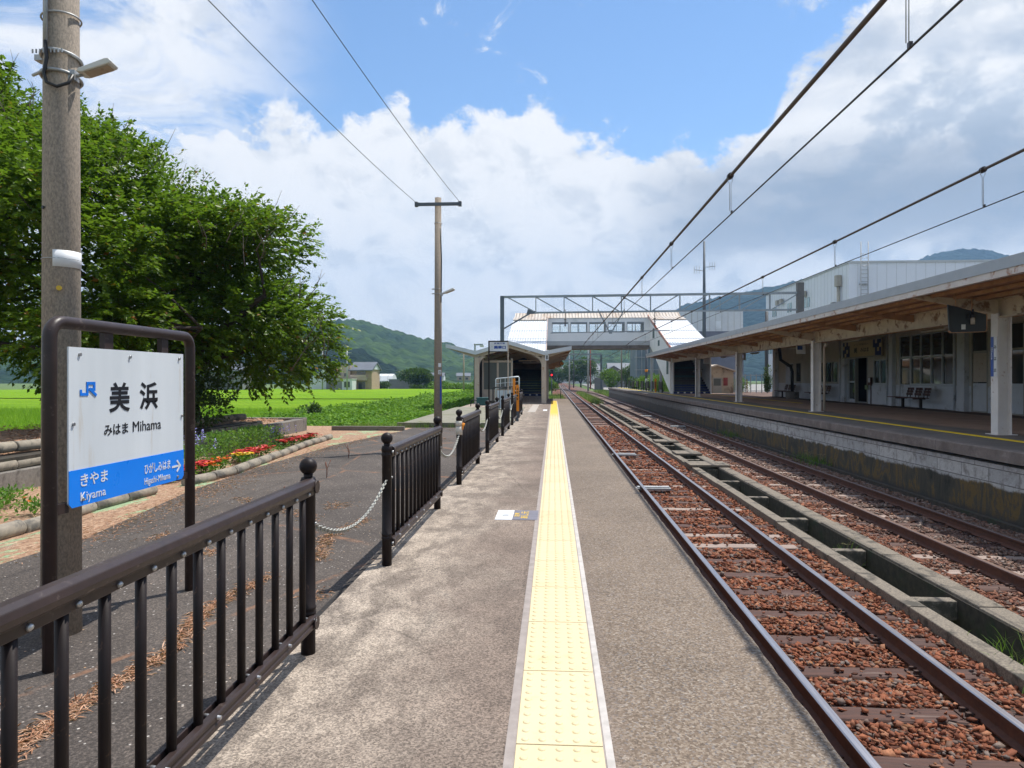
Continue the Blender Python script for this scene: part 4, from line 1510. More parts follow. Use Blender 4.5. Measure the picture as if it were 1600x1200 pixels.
# ------------------------------------------------------------------ station name sign
def name_sign():
    X, y0, y1 = -2.34, 3.05, 4.28
    t = thing('station_name_sign', 'white and blue station name board in a brown tube frame, Mihama', 'station sign', (X, y0, ZA))
    W = y1 - y0; H = 1.63
    b = MB()
    r = .031; c = .075
    path = [(0, 0, -.15), (0, 0, H - c)]
    for i in range(1, 6): path.append((0, c - c * math.cos(PI / 2 * i / 5), H - c + c * math.sin(PI / 2 * i / 5)))
    for i in range(0, 6): path.append((0, W - c + c * math.sin(PI / 2 * i / 5), H - c + c * math.cos(PI / 2 * i / 5)))
    path += [(0, W, -.15)]
    b.tube(path, r, 14)
    b.build('frame', 'brown_rail', t)
    b = MB()
    for y in (.42, .94): b.box(-.025, .004, y - .035, y + .035, 1.40, H - .01)
    b.box(-.02, .004, .02, .12, .715, .765); b.box(-.02, .004, W - .16, W - .02, .725, .765)
    b.build_each('bracket', 'brown_rail', t)
    by0, by1, bz0, bz1 = .105, 1.125, .735, 1.515
    b = MB(); b.prism_x([(by0 + .02, bz0), (by1 - .02, bz0), (by1, bz0 + .02), (by1, bz1), (by0, bz1), (by0, bz0 + .02)], .006, .014)
    bd = b.build('board', 'sign_white', t)
    zb = .915
    b = MB(); b.prism_x([(by0 + .02, bz0 - .001), (by1 - .02, bz0 - .001), (by1 + .001, bz0 + .02), (by1 + .001, zb), (by0 - .001, zb), (by0 - .001, bz0 + .02)], .0145, .0165)
    b.build('blue_band', 'sign_blue', bd)
    b = MB()
    for y, z in ((by0 + .075, bz1 - .035), (.58, bz1 - .035), (by1 - .05, bz1 - .03), (by0 + .03, 1.14), (by1 - .02, 1.13), (by0 + .095, bz0 + .03), (by1 - .07, bz0 + .02)):
        b.cyl((.014, y, z), (.022, y, z), .009, 8)
    b.build_each('bolt', 'bolt', bd)
    x = .0146; xb = .0168
    k = 1.03
    L = lambda yy: yy * k - y0
    Zc = lambda zz: 1.27 + (zz - 1.27) * k - ZA
    lettering('美', 'ink', t, (x, L(3.355), Zc(1.098)), FACE_E, L(3.525) - L(3.355), Zc(1.252) - Zc(1.098), .022)
    lettering('浜', 'ink', t, (x, L(3.612), Zc(1.100)), FACE_E, L(3.782) - L(3.612), Zc(1.252) - Zc(1.100), .022)
    lettering('みはま', 'ink', t, (x, L(3.315), Zc(.982)), FACE_E, .20, .058, .012)
    lettering('Mihama', 'ink', t, (x, L(3.550), Zc(.984)), FACE_E, .272, .058, 0)
    lettering('きやま', 'white_ink', t, (xb, L(3.140), Zc(.753)), FACE_E, .205, .062, .012)
    lettering('Kiyama', 'white_ink', t, (xb, L(3.140), Zc(.672)), FACE_E, .190, .056, 0)
    lettering('ひがしみはま', 'white_ink', t, (xb, L(3.652), Zc(.742)), FACE_E, .262, .058, .008)
    lettering('Higashi-Mihama', 'white_ink', t, (xb, L(3.652), Zc(.672)), FACE_E, .262, .050, .0)
    strokes([[(0, .5), (1, .5)], [(.62, .0), (1, .5), (.62, 1)]], .012, 'white_ink', t, (xb, L(3.930), Zc(.718)), FACE_E, 'arrow', .0015, .085, .06)
    strokes([[(0, .32), (0, .06), (.44, .06), (.44, .94), (.93, .94), (.93, .44), (.62, .44)], [(.64, .44), (1.02, .0)]], .0145, 'jr_blue', t,
            (x, L(3.145), Zc(1.192)), FACE_E, 'logo', .0015, .105, .062)


name_sign()


# ------------------------------------------------------------------ concrete poles, lamps, span wires
def conc_pole(name, label, x, y, z0, r0, z1, r1, arm_dir):
    t = thing(name, label, 'utility pole', (x, y, z0))
    b = MB(); b.tube([(0, 0, -.3), (0, 0, z1 - z0)], [r0, r1], 32)
    b.build('shaft', 'pole_conc', t)
    return t


np_ = conc_pole('utility_pole', 'thick grey-brown concrete pole standing behind the station name sign', -2.635, 3.52, ZA, .097, 5.1, .076, None)
b = MB()
z = 2.925 - ZA
for zz, r in ((z + .06, .093), (z - .045, .094)):
    b.tube([(r * math.cos(2 * PI * i / 24), r * math.sin(2 * PI * i / 24), zz - .012 * math.sin(2 * PI * i / 24)) for i in range(24)], .009, 6, closed=True)
b.box(-.13, -.085, -.03, .02, z + .045, z + .075); b.cyl((-.12, -.05, z - .045), (-.02, -.10, z - .045), .008, 8)
for i in range(9): b.box(-.09 + i * .02, -.083 + i * .02, -.098, -.093, z + .05, z + .07)
b.build('clamp_band', 'galv', np_)
b = MB()
b.tube([(.092 * math.cos(2 * PI * i / 24), .092 * math.sin(2 * PI * i / 24), z + .27 + .008 * math.cos(2 * PI * i / 24)) for i in range(24)], .005, 6, closed=True)
b.build('steel_strap', 'galv', np_)
b = MB()
b.tube([(-.01, -.098, 4.9), (-.005, -.098, 4.0), (-.01, -.1, z + .35), (-.012, -.1, z + .1)], .010, 8)
b.build('conduit', 'galv', np_)
b = MB()
b.tube([(-.012, -.103, z + .11), (.0, -.107, z + .02), (-.015, -.108, z - .06), (.0, -.108, z - .11), (.05, -.10, z - .13), (.09, -.07, z - .10), (.10, -.05, z - .05)], .009, 8)
b.build('cable', 'black_rubber', np_)
b = MB()
n = 10
vs = []
for i in range(n + 1):
    a = -1.37 + 1.85 * i / n
    for rr_, zz in ((.0905, 1.860), (.0905, 1.948), (.0885, 1.948), (.0885, 1.860)):
        vs.append(((rr_ + .002) * math.cos(a), (rr_ + .002) * math.sin(a), zz - ZA))
fs = []
for i in range(n):
    for k in range(4): fs.append((i * 4 + k, (i + 1) * 4 + k, (i + 1) * 4 + (k + 1) % 4, i * 4 + (k + 1) % 4))
fs += [(0, 1, 2, 3), (n * 4 + 3, n * 4 + 2, n * 4 + 1, n * 4)]
b.add(vs, fs, True)
pl = b.build('number_plate', 'white_plate', np_)
b = MB(); b.tube([(.091 * math.cos(2 * PI * i / 24), .091 * math.sin(2 * PI * i / 24), 1.905 - ZA) for i in range(24)], .0025, 5, closed=True)
b.build('plate_wire', 'galv', np_)
b = MB()
b.cyl((.052, -.086, 1.745 - ZA), (.06, -.099, 1.745 - ZA), .013, 10)
b.build('plug', 'yellow_tip', np_)
b = MB(); b.cyl((-.035, -.084, 2.17 - ZA), (-.038, -.091, 2.17 - ZA), .009, 8)
b.build('bolt_hole', 'black_rubber', np_)
b = MB()
for s in (-1, 1): b.cyl((s * .46, -.04, 4.62), (s * .46, -.04, 4.72), .03, 10)
b.bar((-.55, -.09, 4.58), (.55, -.09, 4.58), .05, .07)
b.build('crossarm', 'galv', np_)


def flood(label, loc, rot, scl=1):
    """flat LED street lamp head on a knuckle"""
    t = thing('street_lamp', label, 'lamp', loc, rot)
    t.scale = (scl,) * 3
    b = MB()
    b.T = Matrix.Rotation(R(-22), 4, 'Y')
    b.prism_y([(.03, -.016), (.22, -.022), (.235, -.012), (.225, .014), (.20, .020), (.02, .016), (.0, .0)], -.055, .055)
    b.build('housing', 'lamp_white', t, bevel=.006)
    b = MB(); b.T = Matrix.Rotation(R(-22), 4, 'Y')
    b.prism_y([(.045, -.022), (.205, -.0275), (.205, -.020), (.045, -.015)], -.043, .043)
    b.build('diffuser', 'lamp_glass', t)
    b = MB()
    b.cyl((-.05, 0, -.015), (.02, 0, 0), .012, 8); b.box(-.06, -.02, -.03, .03, -.045, .02)
    b.build('knuckle', 'galv', t)
    return t


flood('white flat street lamp head clamped to the near concrete pole', (-2.635 + .118, 3.52 - .02, 2.89), R(8), .80)

p2 = conc_pole('utility_pole', 'slim brown concrete pole with a crossarm between the bean field and the railing', -2.25, 13.25, ZA, .083, 4.80, .062, None)
b = MB()
za_ = 4.66 - ZA
b.bar((-.44, -.075, za_), (.47, -.075, za_), .04, .06)
for x in (-.41, .44): b.box(x - .03, x + .03, -.11, -.04, za_ - .045, za_ + .045)
b.cyl((-.07, -.04, za_), (.07, -.04, za_), .02, 8)
b.build('crossarm', 'grey_steel', p2)
b = MB()
for zz in (3.02 - ZA, 2.93 - ZA, 4.3 - ZA):
    b.tube([(.074 * math.cos(2 * PI * i / 20), .074 * math.sin(2 * PI * i / 20), zz) for i in range(20)], .006, 5, closed=True)
b.box(-.12, -.06, -.03, .0, 3.01 - ZA, 3.03 - ZA); b.box(-.12, -.06, -.03, .0, 2.92 - ZA, 2.94 - ZA)
b.build('clamp_band', 'galv', p2)
b = MB(); b.tube([(.055, -.05, 4.2 - ZA), (.075, -.05, 3.6 - ZA), (.07, -.06, 2.75 - ZA)], .012, 8)
b.build('conduit', 'black_rubber', p2)
b = MB(); b.box(.02, .075, -.092, -.088, 1.50 - ZA, 1.575 - ZA); b.box(.02, .075, -.092, -.088, 1.36 - ZA, 1.44 - ZA)
o = b.build('notice_plate', 'white_plate', p2)
lettering('0', 'ink', o, (.034, -.0925, 1.372 - ZA), FACE_S, height=.05)
b = MB(); b.box(.052, .078, -.080, -.070, .78 - ZA, 1.32 - ZA)
b.build('blue_strip', 'blue_ink', p2)
flood('small white flat lamp head halfway up the slim concrete pole', (-2.25 + .115, 13.2, 2.93), R(-5), 1.0)

for k, (a, c) in enumerate((((-2.66, 13.17, 4.69), (-3.16, 3.48, 4.68)), ((-1.81, 13.17, 4.69), (-2.24, 3.48, 4.70)))):
    b = MB()
    pts = []
    for i in range(25):
        s = i / 24
        pts.append(tuple(a[j] + (c[j] - a[j]) * s - (.10 * 4 * s * (1 - s) if j == 2 else 0) for j in range(3)))
    b.tube(pts, .0045, 6)
    tag(b.build('span_wire', 'wire_dark'), ['left of the two thin wires from the slim pole up to the near pole', 'right of the two thin wires from the slim pole up to the near pole'][k], 'wire', 'thin wires between the two concrete poles')


# ------------------------------------------------------------------ smaller signs and gates before the shelter
def boarding_sign():
    t = thing('boarding_sign', 'white boarding point sign with blue characters on brown posts before the shelter', 'sign', (-2.08, 22, 0))
    b = MB()
    b.box(-.022, .022, -.022, .022, -.05, 2.50)
    b.box(.022, .63, -.022, .022, 2.46, 2.50)
    b.build('frame', 'brown_paint', t)
    b = MB(); b.box(.60, .635, -.022, .022, -.05, 2.455)
    b.build('post', 'cream', t)
    b = MB(); b.box(.03, .60, -.018, .012, 2.16, 2.455); bd = b.build('board', 'sign_white', t)
    b = MB(); b.box(.023, .60, -.022, .016, 2.14, 2.159); b.build('frame_rail', 'brown_paint', t)
    lettering('敦賀方面', 'blue_ink', bd, (.17, -.0185, 2.385), FACE_S, .35, .058, .02)
    lettering('乗車口', 'blue_ink', bd, (.155, -.0185, 2.235), FACE_S, .39, .105, .05)
    lettering('の', 'grey_steel_lt', bd, (.085, -.0185, 2.20), FACE_S, .035, .03)
    lettering('り', 'grey_steel_lt', bd, (.085, -.0185, 2.28), FACE_S, .03, .05)


boarding_sign()


def marker_posts():
    t = thing('marker_post', 'orange stop marker post with black writing standing beyond the sixth railing panel', 'marker post', (-1.08, 20.5, 0))
    b = MB()
    b.prism_x([(-.02, .30), (.02, .30), (.02, 1.04), (-.02, 1.10)], -.045, .045)
    b.build('board', 'orange', t, bevel=.01)
    b = MB(); b.box(-.035, .035, -.018, .018, -.02, .30)
    b.build('base', 'grey_steel', t)
    lettering('4', 'ink', t, (-.022, -.021, .93), FACE_S, .05, .075, .03)
    for i, ch in enumerate('両停車'):
        lettering(ch, 'ink', t, (-.028, -.021, .83 - .10 * i), FACE_S, .056, .07, .02)
    t = thing('marker_post', 'half hidden orange post behind the railing beside the silver gate', 'marker post', (-1.42, 24.6, ZA))
    b = MB()
    b.prism_x([(-.02, .55), (.02, .55), (.02, 1.34), (-.02, 1.38)], -.045, .045)
    b.build('board', 'orange', t, bevel=.01)
    b = MB(); b.box(-.03, .03, -.015, .015, -.02, .55)
    b.build('base', 'grey_steel', t)


marker_posts()


def silver_gate():
    t = thing('silver_gate', 'silver grid topped barrier gate behind the railing in front of the shelter', 'gate', (-2.28, 27, -.02))
    b = MB()
    w = .92
    f = [(0, 0, .08), (0, 0, 1.26), (.03, 0, 1.30), (w - .03, 0, 1.38), (w, 0, 1.34), (w, 0, .08)]
    b.tube(f, .024, 10)
    b.bar((0, 0, .92), (w, 0, 1.03), .03, .03)
    b.bar((0, 0, 1.10), (w, 0, 1.19), .02, .02)
    for i in range(1, 5):
        x = w * i / 5
        b.bar((x, 0, .93 + .12 * i / 5), (x, 0, 1.30 + .08 * i / 5), .022, .022)
    b.build('grid_frame', pm('bright_galvanised', (.62, .68, .72), (.52, .58, .62), 5, .4, metal=.2), t)
    b = MB()
    for i in range(3): b.box(.05 + .29 * i, .30 + .29 * i, -.012, .012, .12, .84)
    b.build('panel', pm('pale_panel', (.52, .60, .66), (.45, .53, .60), 2, .5), t)
    t = thing('black_handrail', 'low black tube handrail in front of the silver gate', 'handrail', (-2.34, 26.4, -.02))
    b = MB()
    b.tube([(0, 0, 0), (0, 0, .92), (.04, 0, .96), (.95, 0, 1.0), (1.0, 0, .96), (1.0, 0, 0)], .026, 10)
    b.build('rail', 'black_rubber', t)
    b = MB()
    for x in (.25, .5, .75): b.cyl((x, 0, .1), (x, 0, .96), .012, 8)
    b.bar((0, 0, .1), (1, 0, .1), .03, .03)
    b.build('bars', 'black_rubber', t)
    t = thing('teal_box', 'dark teal storage box standing by the left shelter column', 'box', (-3.18, 30.6, -.02))
    b = MB(); b.box(-.26, .26, -.2, .2, .10, .40); b.build('body', 'green_box', t, bevel=.03)
    b = MB(); b.box(-.28, .28, -.22, .22, .401, .46); b.build('lid', 'green_box', t, bevel=.03)
    b = MB()
    for x in (-.2, .2): b.box(x - .03, x + .03, -.16, .16, 0, .099)
    b.build('feet', 'black_rubber', t)
    b = MB(); b.tube([(-.27, 0, .32), (-.42, .02, .36), (-.52, .02, .28), (-.54, .02, .06)], .022, 8)
    b.build('hose', 'black_rubber', t)


silver_gate()


# ================================================================== shelter on the near platform
def shelter():
    t = thing('platform_shelter', 'cream steel shelter with a zigzag grey roof on the near platform', 'shelter', (0, 35.3, 0))
    prof = [(-5.58, 3.08), (-4.04, 2.71), (-2.27, 3.22), (-.49, 2.69), (.92, 2.95)]
    L = 21.3
    b = MB()
    up = prof; dn = [(x, z - .07) for x, z in prof[::-1]]
    b.cur = 0
    n = len(prof)
    for i in range(n - 1):
        (xa, za), (xb, zb) = prof[i], prof[i + 1]
        b.cur = 0
        b.add([(xa, 0, za), (xb, 0, zb), (xb, L, zb), (xa, L, za)], [(0, 1, 2, 3)])
        b.cur = 1
        b.add([(xa, 0, za - .06), (xb, 0, zb - .06), (xb, L, zb - .06), (xa, L, za - .06)], [(3, 2, 1, 0)])
    b.build('roof', ['fascia', 'roof_under_light'], t)
    b = MB()
    for y0 in (-.06,):
        for i in range(n - 1):
            (xa, za), (xb, zb) = prof[i], prof[i + 1]
            b.prism_y([(xa, za - .19), (xb, zb - .19), (xb, zb + .012), (xa, za + .012)], y0, y0 + .05)
    b.build('fascia', 'shelter_fascia', t)
    b = MB()
    b.box(.90, .93, 0, L, 2.80, 2.96)
    b.box(-5.6, -5.57, 0, L, 2.93, 3.09)
    b.build('eaves_trim', 'cream', t)
    b = MB()
    for i in range(n - 1):
        (xa, za), (xb, zb) = prof[i], prof[i + 1]
        m = 5
        for k in range(m):
            s = (k + .5) / m
            x = xa + (xb - xa) * s; z = za + (zb - za) * s - .10
            b.bar((x, .1, z), (x, L, z), .05, .07)
    pu = b.build('purlin', 'brown_steel', t)
    for yc in (.2, 5.6, 11.0, 16.4):
        b = MB()
        for i in range(n - 1):
            (xa, za), (xb, zb) = prof[i], prof[i + 1]
            b.prism_y([(xa, za - (.20 if i in (0,) else .36)), (xb, zb - (.36 if i in (0, 1, 2) else .20)), (xb, zb - .13), (xa, za - .13)], yc - .05, yc + .05)
        b.build('rafter', 'cream', t)
        for x in (-3.98, -.50):
            b = MB(); b.box(x - .125, x + .125, yc - .12, yc + .12, -.02, 2.37)
            b.build('column', 'cream', t, bevel=.015)
            s = 1 if x < -2 else -1
            b = MB()
            arc = [(x + s * (.125 + .42 - .42 * math.cos(a)), 2.42 - .50 + .50 * math.sin(a)) for a in [PI / 2 * i / 6 for i in range(7)]]
            b.prism_y([(x + s * .12, 2.46)] + arc if s > 0 else ([(x + s * .12, 2.46)] + arc)[::-1], yc - .05, yc + .05)
            b.build('corner_bracket', 'cream', t)
    # glazed wind screen
    b = MB()
    for x0, x1 in ((-3.80, -3.70), (-3.01, -2.91), (-2.26, -2.16)): b.box(x0, x1, .95, 1.03, 0, 2.36 if x1 < -3.6 or x1 > -2.3 else 2.14)
    for z in (.60, 2.14): b.box(-3.699, -2.261, .955, 1.025, z, z + .11)
    b.box(-3.699, -2.261, .96, 1.02, .10, .18)
    b.build('screen_frame', 'cream', t)
    for x0, x1 in ((-3.70, -3.01), (-2.91, -2.26)):
        b = MB(); b.box(x0 - .005, x1 + .005, .98, 1.0, .70, 2.15); b.build('pane', 'glass_dark', t)
        b = MB(); b.box(x0 - .005, x1 + .005, .98, 1.0, .175, .605); b.build('infill_panel', 'cream', t)
    # side wall on the field side
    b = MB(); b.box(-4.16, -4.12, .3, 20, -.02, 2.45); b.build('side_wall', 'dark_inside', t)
    for yy in (4.0, 9.0):
        b = MB(); b.box(-2.0, -.9, yy - .05, yy + .05, 2.28, 2.34); b.box(-1.5, -1.47, yy - .01, yy + .01, 2.34, 2.9)
        b.build('light_fitting', 'cream', t)
    b = MB()
    b.box(-1.32, -1.20, -.12, -.055, 2.62, 2.72); b.build('lamp', 'cream', t, bevel=.01)
    # far lean-to where the stair starts
    b = MB(); b.box(-3.9, .1, 20.6, 20.7, 2.05, 2.6); b.build('end_panel', 'roof_under', t)
    b = MB(); b.prism_y([(-.38, 2.15), (.62, 2.32), (.62, 2.78), (-.38, 2.50)], 20.0, 25.0); b.build('lean_to_roof', 'brown_steel', t)


shelter()
t = thing('platform_number_plate', 'white number plate reading 1 on the right shelter column', 'number plate', (-.345, 35.30, 2.22))
b = MB(); b.box(-.085, .085, -.03, 0, 0, .31); b.build('plate', 'white_plate', t, bevel=.008)
lettering('1', 'ink', t, (-.035, -.031, .05), FACE_S, .075, .21, .03)
b = MB(); b.box(-.03, .03, 0, .06, .12, .18); b.build('bracket', 'galv', t)

t = thing('stop_marker_disc', 'orange diamond marker with a 4 on a dark disc, hanging past the shelter roof', 'stop marker', (.60, 52, 2.44))
b = MB(); b.cyl((0, .02, 0), (0, .035, 0), .175, 20); b.build('disc', pm('marker_green', (.03, .10, .05), None, 4, .5), t)
b = MB(); b.prism_y([(-.15, 0), (0, -.15), (.15, 0), (0, .15)], .0, .019); b.build('diamond', 'orange', t)
lettering('4', 'ink', t, (-.045, -.001, -.06), FACE_S, .09, .12, .04)
b = MB(); b.box(-.02, .02, .036, .07, -.05, .5); b.build('hanger', 'grey_steel', t)


# ================================================================== footbridge
def footbridge():
    t = thing('footbridge', 'white covered footbridge with ribbed stair roofs crossing over the tracks', 'footbridge', (0, 66, 0))
    yb = 2.6
    # span
    b = MB(); b.box(-.68, 9.15, 0, yb, 4.15, 4.48); b.build('girder', 'girder_brown', t)
    b = MB(); b.box(-.70, 9.17, -.05, yb + .05, 4.481, 4.90); b.build('deck_edge', 'girder_grey', t)
    win = [(862.5, 888), (891.5, 917.5), (920.5, 946.5), (950, 976), (979.5, 1006)]
    S_, C_ = math.sin(YAW), math.cos(YAW)

    def xat(px, y=66):
        k = (px - 800) / 1070; d = y / (C_ + k * S_)
        return -d * S_ + k * d * C_
    wx = [(xat(a), xat(c)) for a, c in win]
    z0, z1 = 5.72, 6.72
    zt = 7.12
    for side, (ya, yb_) in enumerate(((0, .08), (yb - .08, yb))):
        b = MB()
        b.box(-.68, 9.15, ya, yb_, 4.901, z0)
        b.box(-.68, 9.15, ya, yb_, z1, zt)
        xs = [-.68] + [v for p in wx for v in p] + [9.15]
        for i in range(0, len(xs), 2): b.box(xs[i], xs[i + 1], ya, yb_, z0 - .0, z1 + .0)
        b.build('wall_panel', 'bridge_white', t)
    for x0, x1 in wx:
        b = MB()
        y = -.02
        w = .05
        b.box(x0, x0 + w, y, .10, z0, z1); b.box(x1 - w, x1, y, .10, z0, z1)
        b.box(x0 + w, x1 - w, y, .10, z0, z0 + w); b.box(x0 + w, x1 - w, y, .10, z1 - .16, z1)
        xm = (x0 + x1) / 2; b.box(xm - .025, xm + .025, y + .01, .09, z0 + w, z1 - .16)
        o = b.build('window', 'grey_steel_lt', t)
        b = MB(); b.box(x0 + w, x1 - w, .04, .045, z0 + w, z1 - .16); b.build('pane', 'clear', o)
        b = MB(); b.box(x0 + w, x1 - w, yb - .05, yb - .045, z0 + w, z1 - .16); b.build('pane', 'clear', o)
        b = MB(); xm = (x0 + x1) / 2; b.box(xm - .03, xm + .03, yb - .07, yb - .03, z0, z1); b.build('mullion', 'grey_steel_lt', o)
    # roof of the span: a low ridge across the tracks
    b = MB()
    b.prism_x([(-.10, zt), (.05, zt + .04), (yb / 2, 7.74), (yb - .05, zt + .04), (yb + .10, zt), (yb / 2, 7.64)], -3.75, 12.1)
    b.build('roof', 'corr_beige', t)
    # two stairs running toward the camera
    for k, (xl, xr, yf, zf, mural) in enumerate(((-3.70, -.69, -15.0, 0, 0), (9.16, 12.15, -12.4, Z2, 1))):
        run = -yf; rise = 4.88 - zf
        yr = -14.5 if k == 0 else -12.5
        sl = (7.22 - 3.75) / 12.0
        zr = lambda y: 7.22 + y * sl                     # stair roof height
        # roof sheets
        b = MB(); b.prism_x([(0.3, 7.28), (-2.3, zr(-2.3) + .22), (-2.3, zr(-2.3) + .15), (.3, 7.20)], xl - .08, xr + .02); b.build('stair_roof', 'corr_beige', t)
        b = MB()
        b.prism_x([(-2.3, zr(-2.3) + .10), (yr, zr(yr) + .10), (yr, zr(yr)), (-2.3, zr(-2.3) + .0)], xl - .10, xr + .10)
        b.build('stair_roof', 'corr_white', t)
        b = MB()
        for yy in (-2.3, -6.5, -9.5):
            b.prism_x([(yy, zr(yy) + .105), (yy - .08, zr(yy - .08) + .105), (yy - .08, zr(yy - .08) + .125), (yy, zr(yy) + .125)], xl - .12, xr + .12)
        b.build('roof_lap', 'fascia', t)
        # edge flashing, rusty on the right stair
        b = MB(); xe = (xr + .10) if k == 0 else (xl - .16)
        b.prism_x([(.2, 7.42), (yr, zr(yr) + .14), (yr, zr(yr) - .10), (.2, 7.12)], xe, xe + .06)
        b.build('roof_flashing', pm('rusty_flashing', (.50, .40, .35), (.40, .30, .25), 2, .7, c3=(.42, .085, .03), c3amt=1.0 if k else .1, c3scale=.8), t)
        # stringer and steps
        nst = 26
        for xx in (xl, xr - .10):
            b = MB()
            b.prism_x([(0, 4.50), (0, zr(0) - .02), (yr + .3, zr(yr + .3) - .02), (yf + .2, zr(yr + .3) - .35), (yf, zf + .02 + .6), (yf, zf), (yf + .9, zf)], xx, xx + .10)
            o = b.build('side_wall', 'bridge_white', t)
            if k and xx == xl:
                for (yw, zw, w, h) in ((-3.0, 5.0, 1.1, .9), (-6.0, 4.15, .9, .5), (-10.6, 1.65, .9, 1.1)):
                    b = MB(); b.box(xx - .012, xx + .0, yw, yw + w, zw, zw + h); b.build('side_window', 'teal_panel', o)
        for i in range(nst):
            ya = yf + run * i / nst; yb2 = yf + run * (i + 1) / nst
            za = zf + rise * i / nst; zc = zf + rise * (i + 1) / nst
            b = MB()
            if k == 0: m = 'stair_blue' if i < 6 else ('stair_brown' if i < 13 else ('stair_mid' if i < 17 else 'stair_blue'))
            else: m = 'stair_blue' if i < 4 else ('stair_conc', 'stair_brown', 'stair_conc', 'teal_panel')[i % 4] if i < 15 else 'stair_conc'
            b.cur = 0
            b.box(xl + .10, xr - .10, ya, ya + .02, za + .004, zc - .03)
            b.cur = 1
            b.box(xl + .10, xr - .10, ya - .02, yb2 + .02, zc - .029, zc)
            o = b.build('step', [m, 'stair_conc'], t)
            if i == 0:
                for j in range(5):
                    b = MB(); x = xl + .45 + j * .5; b.box(x - .07, x + .07, ya - .006, ya - .001, za + .03, zc - .045)
                    b.build('white_square', 'white_plate', o)
        b = MB(); b.box(xl + .1, xr - .1, 0, 2.6, 4.80, 4.89); b.build('landing', 'stair_conc', t)
        # dark soffit and end wall of the stair well
        b = MB(); b.box(xl, xr, 2.5, 2.6, 4.4, 7.1); b.build('end_wall', 'bridge_white', t)
        b = MB()
        for yy in (-.3, -6.0):
            for xx in (xl + .12, xr - .12): b.box(xx - .10, xx + .10, yy - .10, yy + .10, zf if yy < -1 else -1.2, zf + rise * (yy - yf) / run - .05)
        b.build('support_column', 'girder_grey', t)


footbridge()


# ================================================================== catenary portal and wires
def portal():
    x0, ya, x1, yb = -4.25, 56.6, 19.4, 55.2
    t = thing('catenary_portal', 'grey lattice steel portal spanning the whole station in front of the footbridge', 'catenary portal', (x0, ya, 0))
    dx, dy = x1 - x0, yb - ya
    P = lambda s, z, o=0: (dx * s, dy * s + o, z)
    zt, zb = 8.05, 6.72
    b = MB(); b.box(-.16, .16, -.16, .16, -1.2, zt + .08); b.build('leg', 'grey_steel', t)
    b = MB(); b.box(dx - .28, dx + .22, dy - .2, dy + .2, -1.2, 8.85); b.build('leg', pm('far_leg', (.11, .105, .10), (.09, .085, .08), 3, .6), t)
    b = MB(); b.bar(P(0, zt), P(1, zt), .28, .17); b.build('top_chord', 'grey_steel_lt', t)
    b = MB(); b.bar(P(.115, zb), P(1, zb), .26, .13); b.build('bottom_chord', 'grey_steel_lt', t)
    n = 10
    b = MB()
    for i in range(1, n):
        s = .02 + .098 * i
        for o in (-.10, .10): b.bar(P(s, zb, o), P(s, zt, o), .07, .07)
    b.build_each('vertical', 'grey_steel_lt', t)
    b = MB()
    for i in range(n):
        s0 = .02 + .098 * i; s1 = s0 + .092
        if i < 5: b.bar(P(s0, zt - .05), P(s1, zb + .02 if i else zb + .1), .07, .09)
        else: b.bar(P(s0 + .006, zb + .05), P(s1, zt - .05), .07, .09)
    b.build('diagonal', 'grey_steel_lt', t)
    b = MB(); b.bar((0, 0, 5.35), P(.10, zb - .02), .11, .11); b.prism_y([(dx * .085, zb - .12), (dx * .13, zb - .07), (dx * .12, zb + .10), (dx * .09, zb + .30)], dy * .1 - .03, dy * .1 + .03)
    b.build('knee_brace', 'grey_steel', t)
    # V hanger and registration bar between the tracks
    b = MB()
    b.bar((7.85, dy * .35, zb - .1 + .3), (8.75, dy * .37, 5.15), .09, .09); b.bar((10.0, dy * .42, zb + .2), (9.0, dy * .38, 5.15), .09, .09)
    b.box(8.75, 9.0, dy * .37 - .06, dy * .37 + .06, 4.95, 5.25)
    b.build('hanger', 'grey_steel_lt', t)
    b = MB(); b.bar((4.0, dy * .3, 5.02), (13.6, dy * .5, 5.18), .07, .07); b.build('registration_bar', 'grey_steel_lt', t)
    b = MB()
    for xx, z in ((5.2, zb), (12.4, zb)):
        b.cyl((xx, dy * xx / dx, z + .25), (xx, dy * xx / dx, z - 1.15), .03, 8)
        for i in range(5): b.cyl((xx, dy * xx / dx, z - .55 - .13 * i), (xx, dy * xx / dx, z - .60 - .13 * i), .11, 10)
    b.build('insulator', 'insul', t)


portal()


def cable(name, label, cat, pts, r, mat, group=None, n=8):
    b = MB(); b.tube(pts, r, n)
    return tag(b.build(name, mat), label, cat, group)


